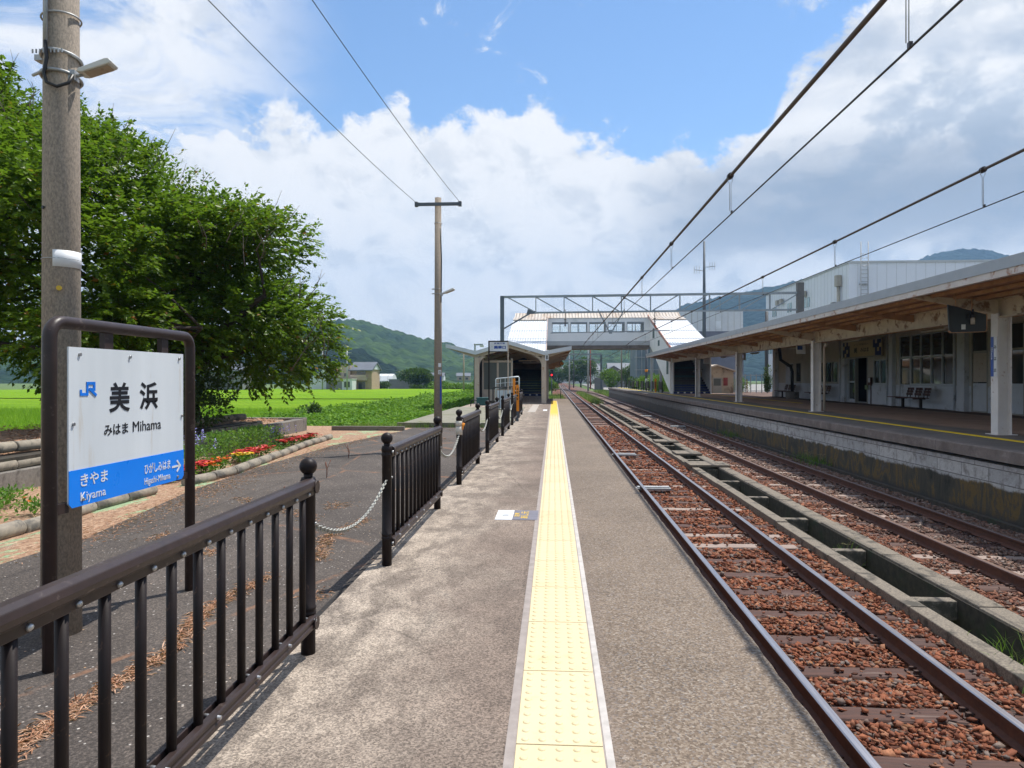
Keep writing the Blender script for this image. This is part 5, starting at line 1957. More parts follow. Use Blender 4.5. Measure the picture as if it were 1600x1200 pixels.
for k, (x, zm, zc, y0, sp, side) in enumerate(((2.27, 3.88, 3.40, 4.55, 4.42, 'near'), (5.74, 4.07, 3.57, 4.7, 4.84, 'far'))):
    m = lambda y: (x + curve_x(y, side == 'far'), y, zm - (0 if y < 50 else min(.42, (y - 50) * .03)))
    c = lambda y: (x + .02 + curve_x(y, side == 'far'), y, zc - (0 if y < 50 else min(.30, (y - 50) * .02)))
    ys = [-6, 0, 6, 12, 18, 24, 30, 36, 42, 50, 56, 62, 70, 80, 95, 110, 130, 150, 180, 220, 260]
    cable('messenger_cable', 'thick brown %s cable above the %s track' % ('upper support', side), 'cable', [m(y) for y in ys], .021, 'wire_brown', 'overhead cables')
    cable('contact_wire', 'thin dark contact wire above the %s track' % side, 'wire', [c(y) for y in ys], .0085, 'wire_dark', 'overhead contact wires')
    proto = None
    i = 0
    while y0 + sp * i < 54:
        y = y0 + sp * i
        if proto is None:
            d = thing('dropper', '', 'dropper', (x, y, zm), 0, 'droppers between the overhead cables')
            b = MB(); b.T = Matrix.Rotation(PI / 2, 4, 'X')
            for q in (-.018, .018):
                b.cyl((0, 0, q - .014), (0, 0, q + .014), .040, 12)
            b.cyl((0, 0, -.05), (0, 0, .05), .027, 12)
            b.build('clamp', 'insul', d)
            b = MB()
            h = zm - zc
            b.tube([(-.028, 0, 0), (-.030, 0, -.06), (-.008, 0, -.10), (-.008, 0, -h + .03)], .0035, 6)
            b.tube([(.028, 0, 0), (.030, 0, -.06), (.010, 0, -.10), (.010, 0, -h + .03)], .0035, 6)
            b.build('link', 'galv', d)
            b = MB(); b.box(.006, .028, -.016, .016, -h - .005, -h + .035); b.build('ear', 'insul', d)
            proto = d
        else:
            d = dup(proto, m(y))
        word = ['first', 'second', 'third', 'fourth', 'fifth', 'sixth', 'seventh', 'eighth', 'ninth', 'tenth', 'eleventh', 'twelfth'][i]
        d['label'] = '%s dropper from the camera on the overhead cable of the %s track' % (word, side)
        d['group'] = 'droppers on the %s track cable' % side
        i += 1


# ================================================================== far platform canopy
def canopy():
    t = thing('platform_canopy', 'long rusting canopy with a grey fascia over the far platform', 'canopy', (7.4, 0, Z2))
    y0, y1 = -4, 55.3
    zt = lambda z: z - Z2
    # deck: rises to the track edge, falls to the beam line, level to the station wall
    prof = [(0, 3.06), (1.8, 2.93), (7.25, 3.25)]
    b = MB()
    for (xa, za), (xb, zb) in zip(prof[:-1], prof[1:]):
        yy = y0
        b.cur = 0
        b.add([(xa, y0, zt(za) + .06), (xb, y0, zt(zb) + .06), (xb, y1, zt(zb) + .06), (xa, y1, zt(za) + .06)], [(0, 1, 2, 3)])
        b.cur = 1
        b.add([(xa, y0, zt(za)), (xb, y0, zt(zb)), (xb, y1, zt(zb)), (xa, y1, zt(za))], [(3, 2, 1, 0)])
    b.build('roof_deck', ['fascia', 'roof_under'], t)
    b = MB(); b.box(-.035, 0, y0, y1, zt(3.075), zt(3.265)); b.box(-.0, 7.3, y1, y1 + .035, zt(3.0), zt(3.265)); b.build('fascia', 'fascia', t)
    b = MB(); b.box(-.02, .015, y0, y1, zt(2.955), zt(3.0745)); b.box(.016, .09, y0, y1, zt(2.955), zt(2.97)); b.build('edge_angle', 'white_rust', t)
    b = MB()
    for xx, za in ((.42, 3.02), (.88, 2.985), (1.32, 2.955)):
        b.box(xx - .03, xx + .03, y0, y1, zt(za) - .075, zt(za) - .004)
    b.build('purlin', 'brown_steel', t)
    b = MB()
    for xx, za in ((2.9, 3.0), (4.0, 3.06), (5.1, 3.12), (6.2, 3.18)): b.box(xx - .03, xx + .03, y0, y1, zt(za) - .08, zt(za) - .004)
    b.build('purlin', 'brown_steel', t)
    # main girder along the columns
    b = MB()
    b.box(1.79, 1.815, y0, y1 - .4, zt(2.56), zt(2.90)); b.box(1.72, 1.88, y0, y1 - .4, zt(2.535), zt(2.559)); b.box(1.72, 1.88, y0, y1 - .4, zt(2.901), zt(2.925))
    b.build('main_girder', 'cream_rust', t)
    cols = [4.9, 14.73, 24.74, 34.81, 44.6, 54.1]
    fr = None
    for i, y in enumerate(cols):
        b = MB()
        b.prism_y([(.05, zt(2.955)), (1.74, zt(2.60)), (1.74, zt(2.88)), (.05, zt(3.0))], y - .045, y + .045)
        b.build('bracket_arm', 'cream_rust', t)
        b = MB()
        b.box(1.69, 1.715, y - .11, y + .11, 0, zt(2.62)); b.box(1.945, 1.97, y - .11, y + .11, 0, zt(2.62)); b.box(1.716, 1.944, y - .012, y + .012, 0, zt(2.62))
        b.box(1.62, 2.04, y - .18, y + .18, 0.001, .014)
        b.build('column', 'col_white', t)
        if i < len(cols) - 1:
            gap = cols[i + 1] - y
            for k in (1, 2):
                yy = y + gap * k / 3
                b = MB(); b.prism_y([(.1, zt(2.962)), (1.76, zt(2.72)), (1.76, zt(2.90)), (.1, zt(3.03))], yy - .035, yy + .035)
                b.build('rafter', 'brown_steel', t)
    for i, y in enumerate(cols[1:4]):
        b = MB()
        b.tube([(2.05, y - .35, zt(2.52)), (2.05, y - .30, zt(2.45)), (2.05, y - .18, zt(2.38)), (2.05, y - .17, zt(2.25)), (2.05, y - .17, 0.05)], .045, 8) if i == 1 else b.tube([(2.02, y + .17, zt(2.5)), (2.02, y + .17, .05)], .03, 8)
        b.build('downpipe', 'cream', t)


canopy()

# things hung under the canopy
proto = None
for k, (x, y, z) in enumerate(((10.3, 19.3, 2.60), (10.5, 24.9, 2.62), (10.5, 30.6, 2.62), (10.5, 36.5, 2.60), (10.5, 43, 2.6))):
    if proto is None:
        proto = thing('strip_light', '', 'light fitting', (x, y, z), 0, 'strip lights under the canopy')
        b = MB(); b.box(-.05, .05, -.63, .63, 0, .045); b.prism_y([(-.09, -.0), (.09, 0), (.04, .05), (-.04, .05)], -.60, .60); b.build('reflector', 'cream', proto)
        b = MB(); b.cyl((0, -.58, -.018), (0, .58, -.018), .016, 8); b.build('tube', 'lamp_white', proto)
        b = MB()
        for yy in (-.4, .4): b.cyl((0, yy, .04), (0, yy, .38), .010, 6)
        b.build('hanger', 'cream', proto)
        d = proto
    else: d = dup(proto, (x, y, z))
    d['label'] = ['unlit cream strip light nearest the black mirror under the canopy', 'unlit cream strip light hung left of the checkered station board', 'unlit cream strip light by the hanging blue and white sign',
                  'unlit cream strip light under the canopy, fourth from the black mirror', 'farthest unlit strip light under the canopy'][k]

t = thing('platform_mirror', 'black backed platform mirror hanging by the nearest canopy column', 'mirror', (8.25, 14.25, 2.20))
b = MB(); b.prism_y([(-.33, .04), (-.29, 0), (.36, .02), (.38, .06), (.38, .36), (-.36, .56)], -.015, .02)
b.build('back_plate', pm('mirror_black', (.022, .026, .030), None, 3, .45), t)
b = MB(); b.prism_y([(-.345, .03), (-.30, -.012), (.37, .008), (.40, .05), (.40, .37), (.38, .37), (.38, .06), (.36, .02), (-.29, 0), (-.33, .04)], -.02, .025)
b.build('rim', 'brown_steel', t)
b = MB(); b.box(-.10, -.02, -.018, -.0155, .06, .16); b.build('sticker', 'lamp_white', t)
b = MB(); b.cyl((.10, -.05, .16), (.10, -.05, .29), .038, 12); b.build('lamp_body', 'cream', t)
b = MB(); b.cyl((.10, -.05, .291), (.10, -.05, .38), .036, 12); b.cyl((.10, -.05, .38), (.10, -.05, .46), .02, 10); b.box(.0, .085, -.045, -.016, .27, .36); b.build('lamp_socket', 'ink', t)
b = MB(); b.cyl((.10, -.02, .42), (.10, -.02, .70), .014, 8); b.cyl((-.2, 0, .45), (-.2, 0, .78), .014, 8); b.build('hanger', 'brown_steel', t)

t = thing('hanging_sign', 'small white sign with a blue corner hung under the canopy above the middle bench', 'hanging sign', (10.0, 28.4, 2.28))
b = MB(); b.box(-.18, .18, -.03, .03, 0, .36); b.build('panel', 'white_plate', t, bevel=.01)
b = MB(); b.box(-.15, .05, -.034, -.031, .17, .33); b.build('blue_corner', 'blue_ink', t)
b = MB(); b.cyl((0, 0, .36), (0, 0, .62), .012, 8); b.build('hanger', 'ink', t)
t = thing('hanging_sign', 'plain white box sign hung under the canopy near the platform stair', 'hanging sign', (10.2, 46.5, 2.28))
b = MB(); b.box(-.2, .2, -.05, .05, 0, .42); b.build('panel', 'white_plate', t, bevel=.01)
b = MB(); b.cyl((0, 0, .42), (0, 0, .66), .012, 8); b.build('hanger', 'ink', t)
t = thing('hanging_clock', 'small cream framed clock box hung under the canopy', 'clock', (10.6, 39.4, 2.33))
b = MB(); b.box(-.22, -.12, -.05, .05, 0, .40); b.box(.12, .22, -.05, .05, 0, .40); b.box(-.12, .12, -.05, .05, 0, .10); b.box(-.12, .12, -.05, .05, .30, .40); b.build('case', 'cream', t)
b = MB(); b.cyl((0, 0, .40), (0, 0, .62), .012, 8); b.build('hanger', 'ink', t)

# vertical name plate on the nearest column
t = thing('column_name_plate', 'vertical blue and white name plate on the nearest white canopy column', 'name plate', (9.084, 14.73, 1.32))
b = MB(); b.box(-.006, 0, -.095, .095, 0, .82); b.build('board', 'white_plate', t)
b = MB(); b.box(-.009, -.0065, .0, .095, 0, .82); o = b.build('blue_band', 'blue_ink', t)
FWV = Matrix(((0, 0, -1, 0), (0, -1, 0, 0), (-1, 0, 0, 0), (0, 0, 0, 1)))
lettering('Mihama', 'white_ink', t, (-.0095, .075, .60), FWV, .25, .05, .01)
for i, ch in enumerate('みはま'): lettering(ch, 'ink', t, (-.007, -.01, .57 - .24 * i), FACE_W, .075, .075, .02)


# ================================================================== station building
def station():
    X = 14.6
    t = thing('station_building', 'low white and cream station building shaded by the far platform canopy', 'station building', (X, 14, Z2))
    zf, zt = 0, 3.3
    ops = [(22.2, 23.65, 0, 2.95), (24.0, 24.9, 0, 2.85), (25.95, 29.0, .92, 2.95), (29.001, 29.9, 0, 2.95), (31.0, 32.25, .92, 2.02), (32.8, 34.9, 0, 2.15),
           (36.2, 38.6, .95, 2.05), (41.45, 42.3, .95, 2.1), (42.75, 44.1, 0, 2.1)]
    lo = MB(); up = MB()

    def seg(y0, y1, z0, z1):
        if z0 < .9: lo.box(0, .22, y0 - 14, y1 - 14, z0, min(z1, .90))
        if z1 > .9: up.box(0.004, .22, y0 - 14, y1 - 14, max(z0, .901), z1)
    y = 14
    for (a, c, z0, z1) in ops:
        if a > y + .002: seg(y, a, zf, zt)
        if z0 > 0: seg(a, c, zf, z0)
        seg(a, c, z1, zt)
        y = c
    seg(y, 46.2, zf, zt)
    lo.build_each('lower_wall', 'wall_cool', t)
    up.build_each('upper_wall', 'wall_warm', t)
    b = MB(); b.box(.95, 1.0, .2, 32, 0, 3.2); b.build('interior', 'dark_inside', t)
    b = MB(); b.box(.23, 7, 31.9, 32.2, 0, 3.3); b.build('end_wall', 'wall_cool', t)
    b = MB(); b.box(-.02, 8, 0, 32.5, 3.301, 3.5); b.build('roof', 'fascia', t)

    def window(y0, y1, z0, z1, cols, rows, mat='frame_cream', kind='window', solid=None, sill=True):
        b = MB(); w = .045
        y0 -= 14; y1 -= 14
        b.box(-.012, .10, y0, y0 + w, z0, z1); b.box(-.012, .10, y1 - w, y1, z0, z1)
        b.box(-.012, .10, y0 + w, y1 - w, z0, z0 + w); b.box(-.012, .10, y0 + w, y1 - w, z1 - w, z1)
        for i in range(1, cols):
            yy = y0 + (y1 - y0) * i / cols
            b.box(-.006, .09, yy - .03, yy + .03, z0 + w, z1 - w)
        for zz in rows: b.box(-.004, .088, y0 + w, y1 - w, zz - .035, zz + .035)
        if sill and z0 > .5: b.box(-.05, .05, y0 - .03, y1 + .03, z0 - .05, z0 - .001)
        o = b.build(kind, mat, t)
        b = MB(); b.box(.04, .046, y0 + w, y1 - w, (solid + .03) if solid else z0 + w, z1 - w); b.build('pane', 'glass', o)
        if solid:
            b = MB(); b.box(.02, .05, y0 + w, y1 - w, z0 + w, solid); b.build('lower_panel', 'wall_cool', o)
        return o

    window(22.2, 23.65, 0, 2.95, 2, [2.1], 'frame_cream', 'door', 1.0)
    o = window(24.0, 24.9, 0, 2.85, 1, [2.08], 'frame_cream', 'door', 1.0)
    b = MB(); b.box(.028, .038, 10.05, 10.85, 1.04, 2.04); b.build('beige_panel', 'cream', o)
    window(25.95, 29.0, .92, 2.95, 4, [2.02], 'alu')
    window(29.001, 29.9, 0, 2.95, 1, [2.02], 'alu', 'door', .92)
    window(31.0, 32.25, .92, 2.02, 2, [], 'alu')
    window(34.15, 34.9, 0, 2.15, 1, [1.0], 'alu', 'door', .16, False)
    b = MB(); b.box(-.03, .12, 20.08, 20.145, 0, 2.15); b.box(-.03, .12, 18.80, 18.87, 0, 2.15); b.build_each('door_frame', 'frame_cream', t)
    b = MB(); b.box(.90, .94, 18.7, 20.2, 0, 2.3); b.box(.22, .9, 18.66, 18.7, 0, 2.3); b.build('doorway', 'dark_inside', t)
    window(36.2, 38.6, .95, 2.05, 3, [], 'frame_cream')
    window(41.45, 42.3, .95, 2.1, 1, [], 'frame_cream')
    window(42.75, 44.1, 0, 2.1, 2, [], 'wall_cool', 'door', 1.9, False)
    for y0, y1 in ((20.2, 20.7), (25.05, 25.5), (30.2, 30.52), (35.0, 35.4), (38.7, 39.0), (45.7, 46.18)):
        b = MB(); b.box(-.16, -.001, y0 - 14, y1 - 14, 0, 3.2); b.box(-.19, -.161, y0 - 14 - .02, y1 - 14 + .02, 0, .34); b.build('pillar', 'wall_cool', t)
    for y in (25.78, 30.82, 35.75, 39.4, 45.4):
        b = MB(); b.cyl((-.08, y - 14, .03), (-.08, y - 14, 3.15), .045, 10)
        for z in (.6, 1.5, 2.4): b.cyl((-.08, y - 14, z), (-.08, y - 14, z + .04), .058, 10)
        b.build('downpipe', 'wall_cool', t)
    b = MB(); b.box(-.10, -.002, 18.35, 18.62, .85, 1.22); b.box(-.14, -.101, 18.3, 18.5, .95, 1.2); b.box(-.03, -.002, 18.45, 18.5, 0, .85); nb = b.build('notice_box', 'bench_wood', t)
    b = MB(); b.box(-.16, -.141, 18.28, 18.45, .99, 1.2); b.build('notice', 'white_plate', nb)
    b = MB(); b.box(-.125, -.1, 18.6, 18.85, .66, .86); b.build('green_notice', pm('pale_green', (.25, .33, .16), None, 4, .6), nb)


station()


def welcome_board():
    t = thing('checkered_station_board', 'beige station board with blue checkered ends above the dark station entrance', 'station board', (14.43, 31.15, 2.33))
    L = 4.0; H = .72
    b = MB(); b.box(.0, .05, 0, L, 0, H); b.build('board', pm('board_beige', (.56, .45, .28), (.50, .40, .25), 2, .7), t)
    b = MB(); b.box(-.02, .07, -.03, L + .03, -.05, -.001); b.box(-.02, .07, -.03, L + .03, H + .001, H + .05); b.build('frame', 'frame_cream', t)
    pat = {0: ['1101', '0111', '1010', '1110'], 1: ['0101', '1110', '1011', '1101']}
    for e, y0 in ((0, 0.0), (1, L - .78)):
        b = MB()
        c = .195; h = H / 4
        for r in range(4):
            for k in range(4):
                if pat[e][r][k] == '1': b.box(-.004, -.0005, y0 + c * k, y0 + c * (k + 1), h * (3 - r), h * (4 - r))
        b.build('checker_pattern', pm('checker_blue', (.010, .028, .16), None, 3, .6), t)
    lettering('みはま', 'ink', t, (-.001, 2.05, .20), FACE_W, .85, .20, .02)
    lettering('ようこそ若狭美浜へ', 'ink', t, (-.001, 2.75, .52), FACE_W, 1.5, .09, .0)
    lettering('美', 'ink', t, (-.001, 2.75, .17), FACE_W, .36, .27, .05)


welcome_board()


def bench():
    t = thing('bench', '', 'bench', (14.05, 27.85, Z2), 0, 'wooden benches along the station wall')
    b = MB()
    for k in range(3): b.box(-.30 + .15 * k, -.17 + .15 * k, -1.05, 1.35, .40, .435)
    b.build('seat', 'bench_wood', t, bevel=.006)
    for k in range(3):
        y = -.82 + .62 * k
        b = MB()
        for q in range(3):
            z = .55 + .105 * q; x = .14 + .03 * q
            b.bar((x, y - .22, z), (x, y + .22, z), .03, .095)
        b.build('backrest', 'bench_wood', t, bevel=.004)
    for y in (-.72, .62):
        b = MB(); b.box(-.06, .02, y - .05, y + .05, 0, .37); b.box(-.30, .14, y - .04, y + .04, .36, .399); b.box(-.16, .12, y - .06, y + .06, 0, .03)
        b.build('leg', 'bench_iron', t)
    b = MB()
    for k in range(3):
        for dy in (-.12, .12): b.bar((.10, -.82 + .62 * k + dy, .39), (.18, -.82 + .62 * k + dy, .80), .025, .025)
    b.build('back_bracket', 'bench_iron', t)
    return t


bn = bench()
LB = ['brown slatted bench with three backrests under the wide station windows, nearest of three', 'brown slatted bench partly hidden behind the middle canopy column', 'farthest brown slatted bench beside the black pipe at the end of the station wall']
bn['label'] = LB[0]
dup(bn, (14.05, 37.2, Z2), LB[1]); dup(bn, (14.05, 42.4, Z2), LB[2])
t = thing('black_pipe', 'bent black pipe rising from a round concrete pot before the station wall', 'pipe', (13.6, 40.0, Z2))
b = MB(); b.tube([(0, 0, .40), (0, 0, 1.55), (-.05, .1, 1.85), (-.45, .6, 2.25), (-.5, .7, 2.95)], .09, 12); b.build('pipe', 'black_rubber', t)
b = MB(); b.lathe((0, 0, 0), [(.34, 0), (.36, .1), (.36, .42), (.30, .42)], 16); b.build('pot', 'kerb_conc', t)


# shed, wire fence and what stands past the far platform
def shed():
    t = thing('gabled_shed', 'small weathered beige shed with a gable roof at the end of the far platform', 'shed', (13.2, 56.5, Z2))
    m = pm('shed_wall', (.46, .37, .26), (.38, .30, .21), 1.2, .85, c3=(.20, .15, .10), c3amt=.5, c3scale=1.3)
    b = MB(); b.prism_y([(-1.35, 0), (1.35, 0), (1.35, 1.75), (0, 2.2), (-1.35, 1.75)], 0, 2.6); b.build('wall', m, t)
    b = MB()
    for s in (-1, 1): b.prism_y([(s * 0, 2.33), (s * 1.62, 1.80), (s * 1.62, 1.70), (0, 2.21)][::s], -.25, 2.8)
    b.build('roof', 'cream', t)
    b = MB(); b.box(-.32, .40, -.05, -.005, 0, 1.25); b.build('door', 'frame_cream', t)
    b = MB(); b.box(-.24, .32, -.07, -.051, .60, 1.17); b.build('door_panel', 'glass_dark', t)
    for x in (-.75, .72):
        b = MB(); b.box(x - .17, x + .17, -.03, -.004, .6, 1.25); b.build('shutter', 'red', t)


shed()
t = thing('mesh_fence', 'grey steel bar fence with green weeds behind it, between shed and station', 'fence', (15.0, 58, Z2))
b = MB()
for i in range(9): b.box(.0 + .45 * i - .03, .0 + .45 * i + .03, -.03, .03, 0, 1.55)
b.build('post', 'galv', t)
b = MB()
for z in (.15, .8, 1.45): b.box(0, 3.6, -.015, .015, z - .025, z + .025)
b.build('rail', 'galv', t)
b = MB(); b.box(1.0, 1.06, -.08, -.04, 0, 1.1); b.build('rusty_stake', 'red', t)


def fence_far():
    proto = None
    words = ['nearest', 'second', 'third', 'fourth', 'fifth', 'sixth', 'seventh', 'eighth']
    for i in range(8):
        y = 57.5 + 4.0 * i
        if proto is None:
            proto = thing('dark_fence_panel', '', 'fence panel', (9.0, y, Z2), 0, 'dark fence panels on the far platform')
            for yy in (0, 1.8):
                b = MB(); b.box(-.04, .04, yy - .04, yy + .04, -.01, .95); b.build('post', 'brown_paint', proto)
            b = MB(); b.box(-.03, .03, .041, 1.759, .25, .90); b.build('panel', 'brown_paint', proto)
            d = proto
        else: d = dup(proto, (9.0, y, Z2))
        d['label'] = 'dark fence panel on the far platform, %s of eight from the stair' % words[i]


fence_far()
t = thing('marker_post', 'small orange post among the dark fence panels on the far platform', 'marker post', (8.85, 60.2, Z2))
b = MB(); b.box(-.07, .07, -.03, .03, .0, 1.15); b.build('board', 'orange', t)
b = MB(); b.box(-.03, .03, -.031 - .02, -.031, .3, .9); b.build('mark', 'ink', t)


# ================================================================== background buildings
def hall():
    X, Y = 31.4, 75
    t = thing('white_hall', 'huge white ribbed hall rising behind the canopy, with a roof ladder on it', 'hall', (X, Y, -1.2))
    z = 14.8
    b = MB(); b.box(0, 40, 0, 28.5, 0, z); b.build('wall', 'wh_white', t)
    b = MB(); b.box(-.12, 40.1, -.12, 28.6, z + .001, z + .22); b.build('roof_edge', 'girder_grey', t)
    b = MB()
    for i in range(28): b.box(-.012, -.002, .6 + i * 1.0, .63 + i * 1.0, .2, z)
    for i in range(39): b.box(.9 + i * 1.0, .93 + i * 1.0, -.012, -.002, .2, z)
    b.build('seams', 'girder_grey', t)
    b = MB()
    for s in (0, .75): b.cyl((1.1 + s, -.35, 5), (1.1 + s, -.35, z + 2.2), .05, 6)
    for i in range(26): b.cyl((1.1, -.35, 5.2 + .42 * i), (1.85, -.35, 5.2 + .42 * i), .03, 6)
    for zz in (8, 12.5): b.box(1.05, 1.9, -.35, 0, zz, zz + .08)
    b.build('ladder', 'galv', t)
    b = MB(); b.cyl((-.28, 2.0, 2), (-.28, 2.0, z - 1.6), .18, 10); b.box(-.6, -.05, 1.7, 2.3, z - 2.2, z - 1.0); b.build('downpipe', 'frame_cream', t)
    b = MB(); b.box(-.5, -.03, 3.0, 3.6, z - 5, z - 3.8); b.cyl((-.25, 3.3, 3), (-.25, 3.3, z - 5), .12, 8); b.build('meter_box', 'galv', t)
    # glazed office bay on the receding face
    w = MB(); g = MB()
    for r in range(4):
        for c in range(8):
            y0 = 11 + c * 2.1; z0 = 6.0 + r * 1.75
            if r == 3 and c % 3 != 0: continue
            g.box(-.06, -.035, y0 + .12, y0 + 1.85, z0 + .1, z0 + 1.3)
            w.box(-.10, -.061, y0 + .9, y0 + 1.0, z0 + .1, z0 + 1.3)
    g.build('windows', pm('pale_blue_glazing', (.30, .42, .44), (.22, .32, .35), .5, .2), t)
    w.build('window_bars', 'house_white', t)
    b = MB()
    for yy in (12, 13.6, 20.5, 22.1): b.box(-.45, -.12, yy, yy + .8, 12.7, 13.4)
    b.build_each('air_conditioner', 'frame_cream', t)


hall()
t = thing('low_white_building', 'pale translucent panelled building behind the footbridge, right of its stair roof', 'building', (18.5, 110, -1.2))
b = MB(); b.box(0, 11.4, 0, 12, 0, 10.0); b.build('lower_wall', pm('grey_violet_wall', (.16, .17, .21), (.13, .14, .18), .5, .8), t)
b = MB(); b.box(-.02, 11.3, -.05, 12, 10.001, 13.1); b.build('upper_wall', 'house_white', t)
b = MB()
for x in (1.5, 4.8, 7.0): b.box(x, x + .9, -.08, -.051, 10.4, 11.6)
b.build('window', pm('pale_window', (.75, .78, .80), None, 1, .4), t)
b = MB()
for i in range(12): b.box(.4 + .95 * i, .44 + .95 * i, -.08, -.052, 10.05, 13.05)
b.build('seams', 'frame_cream', t)

t = thing('antenna_pole', 'tall thin grey pole with small aerials above the canopy', 'pole', (17.3, 80, -1.2))
b = MB(); b.tube([(0, 0, 0), (0, 0, 10), (0, 0, 18.3)], [.26, .20, .11], 12); b.build('mast', 'grey_steel', t)
b = MB()
for s, z in ((-1, 14.9), (1, 15.3)):
    b.bar((0, 0, z), (s * 1.2, -.2, z + .1), .06, .06)
    for k in range(3): b.bar((s * (.6 + .28 * k), -.15, z - .35), (s * (.6 + .28 * k), -.15, z + .55), .04, .04)
b.build('aerial', 'galv', t)
t = thing('dark_pole', 'dark wooden pole with a small lamp standing in front of the white hall', 'pole', (21.9, 72, -1.2))
b = MB(); b.tube([(0, 0, 0), (0, 0, 9.4)], [.20, .16], 10); b.build('shaft', 'wire_dark', t)
b = MB(); b.box(.2, .7, -.15, .15, 6.9, 7.3); b.cyl((.1, 0, 7.1), (.3, 0, 7.1), .06, 6); b.build('lamp', 'galv', t)

t = thing('scaffolded_building', 'grey sheeted scaffold wrapped round a building below the footbridge', 'building', (12.2, 104, -1.2))
b = MB(); b.box(.4, 9, .4, 10, 0, 9.6); b.build('sheeting', 'scaffold_sheet', t)
b = MB()
for i in range(8):
    for z0 in (0,): b.cyl((.2 + i * .85, .1, 0), (.2 + i * .85, .1, 10.4 - (i % 3) * .4), .05, 6)
for z in (1.9, 3.8, 5.7, 7.6, 9.4): b.box(0, 6.5, .05, .35, z, z + .08)
for i in range(4): b.cyl((-.4 - i * .45, .3 + .5 * i, 5.5), (-.4 - i * .45, .3 + .5 * i, 10.2), .045, 6)
b.build('scaffold', 'galv', t)


def house(name, label, x, y, w, d, h, wall, roof='roof_tile', rot=0, rise=1.2, along='x', wins=2, cat='house', group=None, z=-1.3):
    t = thing(name, label, cat, (x, y, z), rot, group)
    b = MB()
    if along == 'x': b.prism_x([(0, 0), (d, 0), (d, h), (d / 2, h + rise), (0, h)], 0, w)
    else: b.prism_y([(0, 0), (w, 0), (w, h), (w / 2, h + rise), (0, h)], 0, d)
    b.build('wall', wall, t)
    b = MB(); e = .35; th = .16
    if along == 'x':
        k = rise / (d / 2)
        b.prism_x([(-e, h - e * k + .03), (d / 2, h + rise + .03), (d / 2, h + rise + th), (-e, h - e * k + th)], -e, w + e)
        b.prism_x([(d / 2, h + rise + .03), (d + e, h - e * k + .03), (d + e, h - e * k + th), (d / 2, h + rise + th)], -e, w + e)
    else:
        k = rise / (w / 2)
        b.prism_y([(-e, h - e * k + .03), (w / 2, h + rise + .03), (w / 2, h + rise + th), (-e, h - e * k + th)][::-1], -e, d + e)
        b.prism_y([(w / 2, h + rise + .03), (w + e, h - e * k + .03), (w + e, h - e * k + th), (w / 2, h + rise + th)][::-1], -e, d + e)
    b.build('roof', roof, t)
    for i in range(wins):
        xx = w * (i + .5) / wins
        b = MB(); b.box(xx - .65, xx + .65, -.06, -.005, h - 1.75, h - .65); o = b.build('window', 'frame_cream', t)
        b = MB(); b.box(xx - .55, xx + .55, -.075, -.061, h - 1.68, h - .72); b.build('pane', 'glass', o)
    return t


# the pair of houses beyond the paddies
def main_house():
    t = thing('two_storey_house', 'beige and brown two storey house with a blue grey roof beyond the rice field', 'house', (-42.5, 122, -.9))
    b = MB(); b.prism_y([(-2.6, 0), (1.4, 0), (1.4, 4.1), (-2.6, 1.8)], 0, 6); b.build('pale_wing', 'house_white', t)
    b = MB(); b.box(1.41, 3.3, -.3, 6, 0, 4.2); b.build('grey_wing', 'house_grey', t)
    b = MB(); b.box(3.31, 5.8, -.2, 6, 0, 4.6); b.build('tower_wall', 'house_beige', t)
    b = MB(); b.box(5.81, 9.6, .3, 6, 0, 3.9); b.build('main_wall', 'house_tan', t)
    b = MB(); b.prism_x([(-.5, 3.6), (3.1, 5.05), (6.4, 3.6), (6.4, 3.8), (3.1, 5.3), (-.5, 3.8)], 5.5, 9.95); b.build('roof', 'roof_tile', t)
    b = MB(); b.prism_x([(.32, 3.9), (3.1, 5.0), (5.9, 3.9)], 9.4, 9.75); b.build('gable', 'house_white', t)
    b = MB(); b.box(6.0, 8.9, -.9, .29, 1.9, 2.5); b.box(6.0, 8.9, -.95, -.88, 2.5, 2.9); b.build('balcony', 'house_beige', t)
    for x, z, w, h in ((6.9, 2.7, 1.6, .8), (3.7, 2.6, .45, .6), (4.7, 2.6, .45, .6), (7.2, .3, 1.2, 1.3)):
        b = MB(); b.box(x - .06, x + w + .06, -.30 if x < 5 else .2, -.21 if x < 5 else .29, z - .06, z + h + .06); o = b.build('window', 'frame_cream', t)
        b = MB(); b.box(x, x + w, -.32 if x < 5 else .18, -.301 if x < 5 else .199, z, z + h); b.build('pane', 'glass', o)
    t = thing('white_outbuilding', 'little white flat roofed outbuilding with two dark windows before the beige house', 'outbuilding', (-37.6, 118, -.9))
    b = MB(); b.box(-.9, .6, 0, 2.5, 0, 1.9); b.build('grey_side', 'house_grey', t)
    b = MB(); b.box(.61, 2.4, -.1, 2.5, 0, 2.1); b.build('wall', 'house_white', t)
    for x in (1.0, 1.6):
        b = MB(); b.box(x, x + .4, -.13, -.105, .7, 1.7); b.build('window', 'glass', t)
    b = MB(); b.box(-1.0, 2.5, -.2, 2.6, 2.101, 2.2); b.build('roof', 'house_white', t)


